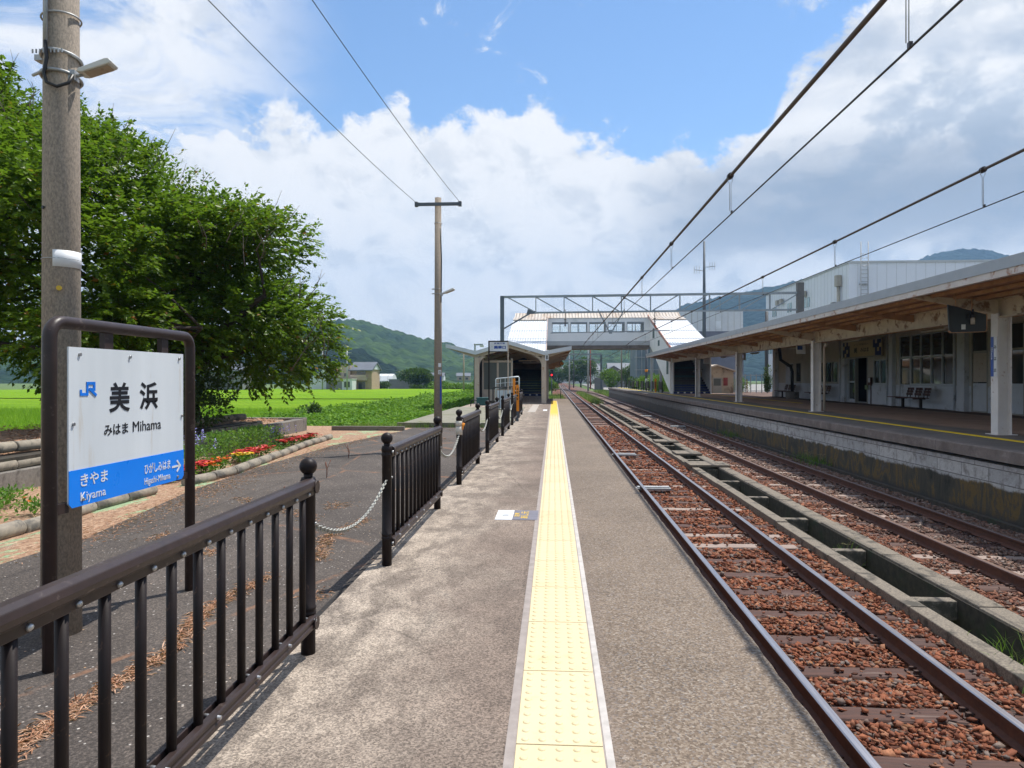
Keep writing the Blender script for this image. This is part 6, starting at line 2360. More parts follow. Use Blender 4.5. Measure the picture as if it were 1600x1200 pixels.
main_house()
house('grey_house', 'pale grey house with a flat gable glimpsed through the tree left of the sign', -74, 112, 9, 7, 4.4, 'house_white', 'roof_tile', 0, 1.2)
house('grey_house', 'grey walled house glimpsed between the tree trunk and the near pole', -62, 116, 8, 7, 4.0, 'house_grey', 'roof_tile', 0, 1.1)
for k, (x, y, w, lab) in enumerate(((-55, 300, 13, 'small pale roofed house at the foot of the wooded hill, left of the slim pole'),
                                    (-44, 310, 12, 'grey roofed house at the hill foot, directly left of the slim pole'),
                                    (-33, 296, 12, 'grey roofed house at the hill foot just right of the slim pole'),
                                    (-18, 305, 13, 'bluish roofed house at the hill foot near the shelter column'))):
    house('distant_house', lab, x, y, w * .5, 5, 2.0, 'house_white' if k % 2 == 0 else 'house_beige', 'roof_tile', .1 * k, 1.3, 'x', 2, group='houses at the foot of the left hills', z=.6)
for k, (x, y, w, al, lab) in enumerate(((10.6, 150, 4.9, 'y', 'grey gabled house beside the line, left of the two below the footbridge'), (16.0, 150, 4.9, 'y', 'grey gabled house beside the line, right of the two below the footbridge'),
                                        (6, 260, 12, 'x', 'low far house with a dark roof beside the rails'), (20, 250, 14, 'x', 'far house with a dark roof behind the red pole'),
                                        (-2, 330, 14, 'x', 'farthest pale house beside the vanishing line'))):
    house('trackside_house', lab, x, y, w, 10, 3.1 if k < 2 else 5.2, 'house_grey' if k < 2 else 'house_white', 'roof_tile', 0, 1.5 if k < 2 else 2.4, al, 2, group='houses beside the line', z=-.6)

t = thing('low_grey_wall', 'long low grey wall at the far edge of the rice field', 'wall', (-36.5, 150, -1.2))
b = MB(); b.box(0, 9.5, 0, .5, 0, 2.3); b.build('panel', 'house_grey', t)
b = MB(); b.box(-.1, 9.6, -.06, .56, 2.301, 2.45); b.build('cap', 'girder_grey', t)
t = thing('greenhouse', 'long pale greenhouse roof beyond the rice field, right of the beige house', 'greenhouse', (-47, 175, -1.2))
b = MB(); b.prism_x([(0, 0), (6, 0), (6, 2), (5, 3.2), (3, 3.8), (1, 3.2), (0, 2)], 0, 5.2); b.build('cover', 'house_white', t)
b = MB()
for i in range(3): b.prism_x([(-.05, 0), (6.05, 0), (6.05, 2.02), (5.02, 3.26), (3, 3.87), (.98, 3.26), (-.05, 2.02)], i * 2 - .04, i * 2 + .04)
b.build('hoops', 'galv', t)


def excavator():
    t = thing('excavator', 'small orange excavator parked at the far edge of the rice field', 'excavator', (-26.2, 150, -1.0))
    b = MB()
    for y in (-.9, .9): b.prism_y([(-1.3, .1), (1.3, .1), (1.5, .4), (1.3, .75), (-1.3, .75), (-1.5, .4)], y - .25, y + .25)
    b.build('track', 'black_rubber', t)
    b = MB(); b.box(-1.2, 1.6, -.9, .9, .85, 1.7); b.prism_y([(.7, 1.7), (1.6, 1.7), (1.5, 2.1), (.8, 2.1)], -.85, .85); b.build('body', 'mach_yellow', t, bevel=.08)
    b = MB(); b.prism_y([(-1.2, 1.701), (.4, 1.701), (.3, 3.0), (-1.0, 3.0)], -.85, .1); b.build('cab', 'teal_panel', t, bevel=.05)
    b = MB(); b.bar((-.9, .5, 1.6), (-2.6, .5, 3.4), .35, .4); b.bar((-2.6, .5, 3.4), (-4.0, .5, 1.6), .3, .32); b.build('boom', 'mach_yellow', t)
    b = MB(); b.prism_y([(-4.3, 1.5), (-3.6, 1.6), (-3.6, .8), (-4.2, .6), (-4.6, 1.0)], .1, .9); b.build('bucket', 'grey_steel', t)


excavator()


def small_pole(label, x, y, h, r, mat, arms=True, z=-1.2, group=None):
    t = thing('line_pole', label, 'pole', (x, y, z), 0, group)
    b = MB(); b.tube([(0, 0, 0), (0, 0, h)], [r, r * .75], 8); b.build('shaft', mat, t)
    if arms:
        b = MB(); b.bar((-h * .10, 0, h * .93), (h * .10, 0, h * .93), .12, .14); b.bar((-h * .06, 0, h * .85), (h * .06, 0, h * .85), .1, .1); b.build('crossarm', 'galv', t)
    return t


small_pole('thin pale pole with a crossarm standing in front of the beige house', -35.5, 116, 7.5, .14, 'galv')
small_pole('thin pale pole with a crossarm at the left end of the beige house', -40.5, 118, 8.0, .13, 'galv')
small_pole('thin pole with a crossarm in the fields between slim pole and shelter', -14.5, 110, 6.8, .15, 'pole_conc')
t = thing('field_lamp', 'square headed grey lamp post with a red bar behind it left of the shelter', 'lamp post', (-10.6, 92, -1.0))
b = MB(); b.box(-.1, .1, -.1, .1, 2.2, 7.0); b.box(-.15, 1.1, -.12, .12, 6.8, 7.0); b.build('post', 'galv', t)
b = MB(); b.box(.7, 1.2, -.15, .15, 6.55, 6.8); b.build('head', 'lamp_white', t)
for k, (x, y, h, r, mat, lab) in enumerate(((6.4, 128, 10, .16, 'galv', 'grey trackside pole just left of the red one'), (8.8, 165, 11, .17, 'red', 'rusty red pole standing beside the far track'),
                                            (3.2, 140, 9.6, .15, 'galv', 'slender grey pole beside the far bushes'), (11.0, 112, 9, .14, 'pole_conc', 'bare concrete pole behind the trackside bushes'),
                                            (5.4, 185, 11, .18, 'wire_dark', 'dark trackside pole deep in the distance'))):
    small_pole(lab, x, y, h, r, mat, k in (0, 4), group='poles along the far line')
t = thing('banded_pole', 'dark blue grey pole with a red band at the open end of the far platform', 'pole', (9.9, 74, -1))
b = MB(); b.cyl((0, 0, 0), (0, 0, 6.6), .14, 10); b.build('shaft', 'grey_steel', t)
b = MB(); b.cyl((0, 0, 3.0), (0, 0, 3.28), .155, 10); b.build('band', 'orange', t)
b = MB(); b.box(-.16, .16, -.18, -.145, 1.9, 2.3); b.build('plate', 'white_plate', t)


def second_portal(y, x0, x1, h, label):
    t = thing('catenary_portal', label, 'catenary portal', (x0, y, -1.1))
    b = MB(); b.box(x1 - x0 - .15, x1 - x0 + .15, -.15, .15, 0, h); b.build('leg', 'grey_steel', t)
    b = MB(); b.box(-.15, .15, -.15, .15, 0, h); b.build('leg', 'grey_steel', t)
    b = MB(); b.box(-.1, x1 - x0 + .1, -.14, .14, h, h + .25); b.box(0, x1 - x0, -.1, .1, h - .9, h - .75); b.build('beam', 'grey_steel_lt', t)
    b = MB(); b.bar((x1 - x0 - 2.2, 0, h - .1), (x1 - x0, 0, h - 2.0), .12, .12); b.build('knee_brace', 'grey_steel_lt', t)


second_portal(122, -5.0, 8.4, 6.6, 'nearer of the two catenary portals seen under the footbridge')
second_portal(172, -9.5, 4.0, 7.2, 'farther catenary portal seen small under the footbridge')
t = thing('track_signal', 'black railway signal showing a red light past the shelter', 'signal', (-.25, 90, -1.2))
b = MB(); b.cyl((0, 0, 0), (0, 0, 3.0), .07, 8); b.build('post', 'grey_steel', t)
b = MB(); b.box(-.22, .22, -.1, .1, 2.7, 3.7); b.build('head', 'ink', t, bevel=.06)
b = MB(); b.cyl((0, -.12, 2.98), (0, -.101, 2.98), .13, 14); b.build('lens', 'signal_red', t)
t = thing('green_barrier', 'small dark green barrier frame in the grass at the platform end', 'barrier', (-.9, 58, -1.0))
b = MB(); b.tube([(0, 0, 0), (0, 0, 1.4), (1.5, 0, 1.4), (1.5, 0, 0)], .04, 8)
b.bar((0, 0, .9), (1.5, 0, .9), .04, .04); b.build('frame', pm('dark_green_paint', (.02, .06, .035), None, 4, .5), t)
t = thing('relay_cabinet', 'grey metal trackside cabinet beside the far line', 'cabinet', (8.4, 128, -1.2))
b = MB(); b.box(-.8, .8, -.6, .6, 0, 2.6); b.build('body', 'house_grey', t, bevel=.05)
b = MB(); b.box(-.9, .9, -.7, .7, 2.601, 2.72); b.build('lid', 'galv', t)


# ================================================================== garden terrace, logs and flower bed
def terrace():
    t = thing('terrace_wall', 'low concrete retaining wall around the tree terrace left of the forecourt', 'retaining wall', (0, 0, 0))
    b = MB()
    b.prism_x([(-2, ZA - .3), (17.6, ZA - .3), (17.6, .22), (9, .15), (-2, .13)], -6.78, -6.55)
    b.box(-10.2, -6.55, 17.601, 17.85, -1.4, .24)
    b.build('wall', 'kerb_conc', t, bevel=.01)
    V, F = grid_np(-10.4, -6.77, -2, 17.62, 40, 150, lambda X, Y: .34 + .10 * (vnoise(X * 1.2, Y * 1.2, 61, 4) - .5) - .14 * np.clip((Y - 13) / 4, 0, 1)
                   - .20 * np.clip((X + 7.1) / .3, 0, 1) - .9 * np.clip((-9.7 - X) / .7, 0, 1))
    tag(link('terrace_soil', mesh_np('terrace_soil', V, F, 'soil', smooth=True)), kind='structure')
    rr = random.Random(8)
    def log(y, x, z, r, l, lab, g):
        b = MB()
        n = 12
        b.tube([(0, -l / 2, 0), (0, -l / 2 + .015, 0), (0, l / 2 - .015, 0), (0, l / 2, 0)], [r * .88, r, r * .98, r * .88], n)
        o = b.build('log_edging', 'log_conc', loc=(x, y, z))
        o.rotation_euler = (rr.uniform(-.03, .03), rr.uniform(0, 6), rr.uniform(-.02, .02))
        tag(o, lab, 'log edging', g)
    for row, (x, z) in enumerate(((-6.70, .215), (-6.93, .395))):
        y = -1.5 + row * .3
        while y < 15.2 - row * .8:
            if not (row == 0 and 11.6 < y < 12.6):
                log(y + .3, x + rr.uniform(-.015, .015), z + rr.uniform(-.008, .008) + (.03 if y > 9 else 0), .072, .585, 'grey log shaped edging piece in the %s row on the terrace wall' % ('lower' if row == 0 else 'upper'), 'log edging, %s row' % ('lower' if row == 0 else 'upper'))
            y += .60
    # mortar and stones between the rows
    b = MB()
    b.box(-7.0, -6.64, -1.8, 15, .12, .30)
    struct(b, 'edging_bed', 'drain_dark')
    path = [(-4.95, 3.2), (-4.74, 5.0), (-4.72, 6.1), (-4.8, 6.9), (-4.76, 7.9)]
    path2 = [(-4.72, 8.5), (-4.55, 9.3), (-4.70, 10.6), (-4.82, 11.8), (-5.0, 13.6), (-5.1, 15.4)]
    for p in (path, path2):
        pts = [Vector((x, y, 0)) for x, y in p]
        # resample by length
        seg = [(pts[i + 1] - pts[i]).length for i in range(len(pts) - 1)]
        tot = sum(seg); n = int(tot / .52)
        def at(s):
            for i, l in enumerate(seg):
                if s <= l: return pts[i].lerp(pts[i + 1], s / l)
                s -= l
            return pts[-1]
        for i in range(n):
            a = at(tot * i / n); c = at(tot * (i + 1) / n)
            d = (c - a).normalized()
            b = MB(); r = .068 + rr.uniform(-.006, .006)
            m = a.lerp(c, .5)
            h = (c - a).length / 2 - .004
            b.tube([-d * h, -d * (h - .02), d * (h - .02), d * h], [r * .85, r, r, r * .85], 12)
            o = b.build('log_edging', 'log_conc', loc=(m.x, m.y, ZA + .03 + rr.uniform(-.012, .012)))
            tag(o, 'grey log shaped edging piece bordering the flower bed' if p is path2 else 'grey log shaped edging piece bordering the planted strip behind the sign', 'log edging', 'log edging of the flower bed' if p is path2 else 'log edging behind the sign')
    b = MB(); b.box(-5.9, -3.95, 17.9, 18.02, ZA - .1, ZA + .10)
    tag(b.build('kerb', 'kerb_conc'), 'dark concrete kerb between forecourt and bean field, ending at the terrace wall', 'kerb')


terrace()


def leaves_at(P, D, size, wid=1.0, up=None, jit=.5):
    """leaf faces at points P pointing along D"""
    n = len(P)
    U = rng.normal(0, jit, (n, 3)); U[:, 2] += 1
    s = size * rng.uniform(.65, 1.25, n)
    return scatter(LEAF_V, LEAF_F, P, frames(D + 1e-6, U), np.stack([s * wid, s, s], 1))


def sprays(C, Dm, n_leaf, length, size, wid=1.0, droop=.35):
    """C (k,3) starts, Dm (k,3) unit directions -> leaves set along short twigs"""
    k = len(C)
    s = (np.arange(n_leaf) + .5) / n_leaf
    L = length * rng.uniform(.6, 1.3, k)
    P = C[:, None, :] + Dm[:, None, :] * (L[:, None] * s[None])[:, :, None]
    P[:, :, 2] -= droop * (L[:, None] * s[None] ** 2) * .5
    side = np.cross(Dm, np.array([0, 0, 1.0])) + 1e-3
    side /= np.linalg.norm(side, axis=1)[:, None]
    sg = np.where(np.arange(n_leaf) % 2 == 0, 1, -1)
    D = Dm[:, None, :] * .8 + side[:, None, :] * sg[None, :, None] * .85 + rng.normal(0, .28, (k, n_leaf, 3))
    D[:, :, 2] -= droop * .7
    P = P.reshape(-1, 3) + rng.normal(0, .012, (k * n_leaf, 3))
    return leaves_at(P, D.reshape(-1, 3), size, wid)


def unit(n):
    d = rng.normal(size=(n, 3)); return d / np.linalg.norm(d, axis=1)[:, None]


def join(parts):
    Vs = []; Fs = []; off = 0
    for V, F in parts:
        Vs.append(V); Fs.append(F + off); off += len(V)
    return np.concatenate(Vs), np.concatenate(Fs)


def cherry_tree():
    global rng
    rng = np.random.default_rng(23)
    base = np.array([-7.25, 13.5, .30])
    t = thing('cherry_tree', 'large spreading broadleaf tree with bright green leaves and low branches behind the sign', 'tree', tuple(base))
    ax = np.array([-15, -13, -11, -10, -8.9, -7.7, -6.8, -5.6, -4.95, -4.5]); top = np.array([7.0, 7.7, 7.5, 6.8, 6.3, 5.6, 5.05, 4.55, 4.0, 3.3])
    bx = np.array([-15, -12, -10, -8.5, -7.5, -6.4, -5.6, -4.9, -4.2]); bot = np.array([2.0, 1.3, 1.0, .95, 1.1, .95, .85, 1.0, 2.0])
    cl = []
    tries = 0
    while len(cl) < 135 and tries < 30000:
        tries += 1
        x = rng.uniform(-14.6, -5.35); y = 13.4 + rng.uniform(-3.5, 3.5)
        q = ((y - 13.4) / 3.6) ** 2
        e = ((x + 9.6) / 5.6) ** 2
        if q + e * .9 > 1 or (x > -7.2 and y < 12.0) or (x > -5.8 and y < 12.8): continue
        zt = np.interp(x, ax, top) - .42 - 1.2 * q; zb = np.interp(x, bx, bot) + .45 + .5 * q
        if zb > zt: continue
        z = rng.uniform(zb, zt)
        # favour the shell
        s = max(abs(2 * (z - zb) / (zt - zb) - 1), q, e)
        if rng.random() > .4 + .6 * s: continue
        p = np.array([x, y, z])
        if any(np.linalg.norm((p - c) * (1, .8, 1.1)) < .58 for c in cl): continue
        cl.append(p)
    cl = np.array(cl)
    parts = []
    cen = np.array([-9.2, 13.2, 2.6])
    for c in cl:
        r = rng.uniform(.55, .85)
        k = int(118 * (r / .7) ** 2)
        o = unit(k)
        out = (c - cen); out /= np.linalg.norm(out)
        C = c + o * (r * rng.uniform(.25, 1, k) ** .6)[:, None] * (1.15, 1.0, .72) - base
        D = o * .7 + out * .55 + np.array([0, 0, .22]) + rng.normal(0, .3, (k, 3))
        D /= np.linalg.norm(D, axis=1)[:, None]
        parts.append(sprays(C, D, 16, .40, .108, 1.2, .45))
    # upright young shoots along the top
    k = 170
    x = rng.uniform(-14, -5.2, k)
    C = np.stack([x, 13 + rng.normal(0, 1.0, k), np.interp(x, ax, top) - rng.uniform(.25, .7, k)], 1) - base
    D = np.stack([rng.normal(.15, .35, k), rng.normal(0, .3, k), np.ones(k)], 1); D /= np.linalg.norm(D, axis=1)[:, None]
    parts.append(sprays(C, D, 18, .62, .088, 1.1, .1))
    V, F = join(parts)
    link('crown', mesh_np('crown', V, F, 'leaf'), t)
    # trunk and limbs
    b = MB()
    B = Vector((0, 0, 0))
    rr = random.Random(2)
    def limb(a, c, r0, r1, bend=.35, n=7, nn=8):
        a, c = Vector(a), Vector(c)
        m = a.lerp(c, .5) + Vector((rr.uniform(-bend, bend), rr.uniform(-bend, bend), rr.uniform(0, bend)))
        pts = []
        for i in range(n + 1):
            s = i / n
            p = a.lerp(m, s).lerp(m.lerp(c, s), s)
            pts.append(p + Vector((rr.uniform(-.03, .03), rr.uniform(-.03, .03), 0)) * (0 if i in (0, n) else 1))
        b.tube(pts, [r0 + (r1 - r0) * i / n for i in range(n + 1)], nn)
        return pts
    tp = limb((0, 0, -.4), (-.35, -.1, 1.15), .24, .19, .05, 5, 12)
    hubs = []
    for tgt, r in (((-2.2, -.9, 3.2), .12), ((-4.6, -.6, 3.6), .13), ((-.2, .3, 3.6), .12), ((1.6, -.4, 2.6), .11), ((1.5, .8, 1.7), .09), ((-2.8, 1.6, 2.2), .11), ((-3.6, -1.6, 1.7), .10), ((.9, -1.5, 1.9), .08)):
        pts = limb(tp[-1] if r > .085 else tp[-2], tgt, r, r * .42, .35, 8)
        hubs += pts[3:]
    for c in cl:
        q = Vector(c - base)
        h = min(hubs, key=lambda p: (p - q).length + (0 if p.z < q.z + .3 else 1.0))
        limb(h, q, .032, .010, .15, 4, 5)
    b.build('trunk', 'bark', t)
    b = MB()
    for i in range(46):
        x = rr.uniform(-12.5, -4.2); z = float(np.interp(x, ax, top)) - rr.uniform(.4, 1.3 if x < -5 else 2.2)
        a = Vector((x, 13 + rr.uniform(-1.6, .6), z)) - Vector(base)
        d = Vector((rr.uniform(-.2, .75), rr.uniform(-.3, .2), rr.uniform(.5, 1.1))) * rr.uniform(.5, 1.1)
        pts = [a, a + d * .4 + Vector((rr.uniform(-.06, .06), 0, 0)), a + d * .75, a + d + Vector((rr.uniform(-.08, .08), 0, rr.uniform(-.05, .05)))]
        b.tube(pts, [.011, .008, .005, .003], 5)
        for _ in range(2):
            s = rr.uniform(.4, .8); p = a + d * s
            b.tube([p, p + Vector((rr.uniform(-.2, .25), rr.uniform(-.1, .1), rr.uniform(.05, .3)))], [.005, .0025], 4)
    b.build_each('bare_twig', 'twig', t)


cherry_tree()


def bush(name, label, cat, c, R3, n, mat, leaf, lumps=9, stem=True, group=None, seed=0, trunk=None, hole=.5):
    """crown of many leaf faces gathered in lumps; c is the base point, R3 the half sizes"""
    t = thing(name, label, cat, c, 0, group)
    R3 = np.array(R3, float)
    L = unit(lumps * 2); L = L[L[:, 2] > -.55][:lumps]
    parts = []
    cz = R3[2] * (1.0) + (trunk or 0)
    for d in L:
        lc = d * R3 * rng.uniform(.45, .70) + np.array([0, 0, cz])
        lr = R3 * rng.uniform(.38, .58)
        k = max(6, n // len(L))
        o = unit(k)
        P = lc + o * lr * (rng.uniform(.35, 1, k) ** .5)[:, None]
        P[:, 2] = np.maximum(P[:, 2], .02)
        parts.append(leaves_at(P, o + rng.normal(0, .5, (k, 3)), leaf, 1.1, None, .7))
    V, F = join(parts)
    link('crown' if trunk else 'foliage', mesh_np('foliage', V, F, mat), t)
    b = MB()
    h = trunk or R3[2] * .3
    r0 = R3[0] * (.09 if trunk else .05)
    b.tube([(0, 0, -.2), (0, 0, h * .6), (R3[0] * .06, 0, h + R3[2] * .6)], [r0, r0 * .8, r0 * .35], 8)
    for d in L[:6]:
        b.tube([(0, 0, h * .6), tuple(d * R3 * .5 + np.array([0, 0, cz]))], [r0 * .5, r0 * .15], 6)
    b.build('trunk' if trunk else 'stem', 'bark', t)
    return t


bush('dark_shrub', 'dark dense shrub at the foot of the big tree on the terrace', 'shrub', (-6.95, 12.6, .25), (.95, .8, .62), 5200, 'shrub_leaf', .075, 12)
bush('small_shrub', 'small green shrub where the rice meets the bean field', 'shrub', (-10.3, 28.5, -.5), (.5, .5, .42), 800, 'dark_leaf', .11, 7)

# dark round tree and hedges beyond the fields
bush('round_tree', 'dark round tree standing alone at the far edge of the rice field', 'tree', (-28.2, 140, -1.2), (3.7, 3, 2.1), 5200, 'dark_leaf', .50, 16, trunk=.6)
bush('hedge', 'green hedge mound right of the dark round tree', 'hedge', (-23.6, 138, -1.2), (3.4, 1.6, .95), 3000, 'bush_leaf', .36, 12)
bush('hedge', 'low reddish green hedge directly under the dark round tree', 'hedge', (-27.6, 136, -1.2), (1.6, 1.2, .75), 1200, 'dark_leaf', .32, 8)
bush('small_tree', 'small green bush between the beige house and the round tree', 'shrub', (-33.2, 132, -1.2), (1.9, 1.4, 1.0), 1500, 'dark_leaf', .34, 8)
bush('grassy_mound', 'long grassy mound behind the slim pole at the far field edge', 'mound', (-16.0, 126, -1.2), (7.0, 2.2, .8), 4200, 'bush_leaf', .34, 16)
bush('grassy_mound', 'grassy mound with pale soil left of the shelter', 'mound', (-10.0, 118, -1.2), (4.5, 2.2, 1.1), 3600, 'bush_leaf', .34, 14)
bush('grassy_mound', 'low bright grass bank in front of the mounds left of the shelter', 'mound', (-9.0, 92, -1.3), (5.0, 1.8, .55), 3000, 'bush_leaf', .28, 14)
# by the line and the far platform
for k, (nm, lab, c, r, n, m, lf, tr) in enumerate((
        ('bush', 'yellow green bush behind the dark fence panels, nearest the stair', (11.4, 72, -.6), (1.6, 2.2, 1.3), 3000, 'bush_leaf', .17, None),
        ('bush', 'yellow green bush behind the dark fence panels, in the middle', (11.0, 80, -.8), (1.7, 2.6, 1.35), 3000, 'bush_leaf', .18, None),
        ('bush', 'dense dark green bush at the far end of the fence panels', (10.5, 89, -1.0), (1.3, 1.6, 1.35), 2600, 'dark_leaf', .18, None),
        ('small_tree', 'rounded green tree left of the banded pole', (9.2, 112, -1.1), (2.1, 2, 1.7), 2600, 'bush_leaf', .26, .5),
        ('small_tree', 'green tree in front of the gabled trackside houses', (14.6, 126, -1.1), (2.8, 2.4, 2.0), 2800, 'dark_leaf', .32, 1.2),
        ('big_tree', 'tall dark green trees in the distance above the vanishing rails', (8.5, 215, -1.2), (5.8, 5, 4.8), 5600, 'dark_leaf', .62, None),
        ('big_tree', 'broad dark tree farther left above the vanishing rails', (1.5, 250, -1.2), (4.5, 4, 3.4), 3600, 'dark_leaf', .62, None),
        ('bush', 'round green bush behind the red signal', (-.9, 104, -1.1), (1.6, 1.5, 1.25), 2200, 'bush_leaf', .22, None),
        ('bush', 'bush with pale flowers behind the steel bar fence beside the shed', (15.9, 60, -.2), (.9, .8, .9), 1500, 'bush_leaf', .13, None),
        ('vine', 'dark green creeper climbing at the corner of the station building', (17.6, 57.5, -.2), (.35, .35, 1.35), 1300, 'dark_leaf', .13, None))):
    bush(nm, lab, 'tree' if 'tree' in nm else ('creeper' if nm == 'vine' else 'bush'), c, r, n, m, lf, 11, trunk=tr)


# ------------------------------------------------------------------ bean field, rice blades, grasses
def bean_field():
    parts = []
    for (y0, y1, dens, size) in ((19.9, 30, 190, .125), (30, 45, 110, .16), (45, 74, 50, .24)):
        n = int((y1 - y0) * 7.7 * dens)
        x = rng.uniform(-12.2, -4.5, n); y = rng.uniform(y0, y1, n)
        h = vnoise(x * .75, y * .75, 71, 4)
        z = -.60 + .62 * h + rng.uniform(-.16, .06, n)
        keep = ~((x < -5.6) & (y < 18))
        x, y, z = x[keep], y[keep], z[keep]
        P = np.stack([x, y, z], 1)
        D = rng.normal(0, 1, (len(P), 3)); D[:, 2] = rng.normal(-.1, .35, len(P))
        s = size * rng.uniform(.6, 1.3, len(P))
        parts.append(scatter([(0, 0, 0), (.40, .40, .06), (0, 1, -.10), (-.40, .40, .06)], LEAF_F, P, frames(D, np.array([[0, 0, 1.0]]) + rng.normal(0, .38, (len(P), 3))), np.stack([s, s, s], 1)))
    V, F = join(parts)
    tag(link('bean_field', mesh_np('bean_field', V, F, 'field_leaf')), 'dense low bean plants filling the plot right of the terrace', 'bean field', kind='stuff')
    V, F = grid_np(-12.3, -4.45, 19.7, 75, 70, 300, lambda X, Y: -.75 + .58 * vnoise(X * .75, Y * .75, 71, 4))
    tag(link('bean_bed', mesh_np('bean_bed', V, F, 'land', smooth=True)), kind='structure')


bean_field()


def blades(name, label, boxes, mat, hgt, wid, kind='stuff', bend=.35):
    parts = []
    for (x0, x1, y0, y1, z, n) in boxes:
        P = np.stack([rng.uniform(x0, x1, n), rng.uniform(y0, y1, n), np.full(n, z)], 1)
        tv = [(-.5, 0, 0), (.5, 0, 0), (.32, .12, .55), (-.32, .12, .55), (0, .42, 1)]
        s = hgt * rng.uniform(.55, 1.2, n)
        Rm = rand_rot(n, bend)
        w = np.full(n, wid)
        sc = np.stack([w, s, s], 1)
        V, F = scatter(tv, [(0, 1, 2), (0, 2, 3), (3, 2, 4)], P, Rm, sc)
        parts.append((V, F))
    V, F = join(parts)
    return tag(link(name, mesh_np(name, V, F, mat)), label, name.replace('_', ' '), kind=kind)


blades('rice_plants', 'bright green rice plants standing in the near part of the paddy', [(-26, -10.5, 11, 24, -.66, 26000), (-34, -12.4, 24, 40, -.66, 26000)], 'rice_blade', .34, .016)
blades('wild_grass', 'wild grass growing at the ends of the platforms', [(-3.5, 1.3, 47.5, 62, -1.1, 5200), (-4, 1.2, 62, 92, -1.15, 4200), (7.3, 9.2, 92.5, 125, -1.15, 5000), (9.3, 15, 62, 96, -.5, 8000), (3.6, 4.6, 63, 110, -1.12, 1500)],
       'grass_blade', .55, .05)
blades('weeds', 'small weeds along the forecourt and kerb edges', [(-4.3, -1.4, 18.8, 19.05, ZA, 260), (-5.8, -4.2, 18.05, 19.3, ZA, 420)], 'grass_blade', .16, .010)


def weed_clump(label, c, n, h, mat='grass_blade', group=None, spread=.12):
    t = thing('weed', label, 'weed', c, 0, group)
    P = np.stack([rng.normal(0, spread, n), rng.normal(0, spread * 1.5, n), np.zeros(n)], 1)
    s = h * rng.uniform(.5, 1.15, n)
    tv = [(-.5, 0, 0), (.5, 0, 0), (.4, .10, .5), (-.4, .10, .5), (.22, .30, .8), (-.22, .30, .8), (0, .55, 1)]
    V, F = scatter(tv, [(0, 1, 2), (0, 2, 3), (3, 2, 4), (3, 4, 5), (5, 4, 6)], P, rand_rot(n, .38), np.stack([np.full(n, .009), s, s], 1))
    link('blades', mesh_np('blades', V, F, mat), t)
    # fingered seed heads
    b = MB()
    rr = random.Random(int(c[1] * 100))
    for i in range(max(2, n // 26)):
        x, y = rr.gauss(0, spread), rr.gauss(0, spread * 1.4)
        tp = Vector((x + rr.uniform(-.1, .1), y + rr.uniform(-.1, .1), h * rr.uniform(.8, 1.25)))
        b.tube([(x, y, 0), (x * .7 + tp.x * .3, y * .7 + tp.y * .3, tp.z * .6), tp], [.002, .0018, .0014], 4)
        for k in range(4):
            a = k * PI / 2 + rr.uniform(-.5, .5)
            b.tube([tp, tp + Vector((.08 * math.cos(a), .08 * math.sin(a), rr.uniform(.0, .07)))], [.0024, .0014], 4)
    b.build('seed_heads', pm('seed_head', (.34, .28, .15), (.26, .24, .10), 20, .8), t)
    return t


weed_clump('tall grass weed with fingered seed heads growing in the drain, nearest the camera', (3.80, 5.05, -1.06), 90, .26)
weed_clump('grass weed with fingered seed heads growing in the drain, behind the nearest tuft', (3.80, 5.55, -1.08), 70, .28)
weed_clump('small grass weed poking out of the drain beside the nearest cross strut', (3.86, 5.95, -1.08), 34, .22)
weed_clump('short green weed standing in the middle of the drain', (4.0, 9.6, -1.28), 50, .30, 'bush_leaf', None, .06)
for k, (y, n) in enumerate(((19.0, 160), (20.0, 130), (27.8, 140), (29.0, 100))):
    weed_clump('green weed tuft at the foot of the far platform wall, %s' % ('nearest', 'second from the camera', 'third from the camera', 'farthest')[k], (7.18, y, -1.04), n, .24, 'bush_leaf', None, .22)
for k, (x, y) in enumerate(((-3.1, 9.2), (-2.9, 7.2), (-3.5, 11.5), (-2.2, 6.0))):
    t = thing('dead_weed', 'upright dry brown weed stalk in the asphalt, %s' % ('beyond the ball post', 'left of the first chain', 'farthest up the forecourt', 'nearest the chain')[k], 'dead weed', (x, y, ZA))
    b = MB(); rr = random.Random(k)
    for i in range(4):
        b.tube([(0, 0, 0), (rr.uniform(-.02, .02), rr.uniform(-.02, .02), .10), (rr.uniform(-.05, .05), rr.uniform(-.05, .05), rr.uniform(.16, .26))], [.003, .003, .005], 5)
    b.build('stalk', pm('dry_stalk', (.20, .085, .05), (.14, .06, .04), 10, .9), t)


# ------------------------------------------------------------------ flower bed
def plant(kind, label, c, w, h, seed, group):
    t = thing(kind, label, 'flowers', c, 0, group)
    n = int(420 * (w / .3) ** 2)
    P = np.stack([rng.normal(0, w * .40, n), rng.normal(0, w * .40, n), h * .85 * rng.uniform(0, 1, n) ** .7], 1)
    D = np.stack([P[:, 0], P[:, 1], np.full(n, .25)], 1) + rng.normal(0, .25, (n, 3))
    V, F = leaves_at(P, D, .055, .9, None, .5)
    link('foliage', mesh_np('foliage', V, F, 'flower_leaf'), t)
    return t


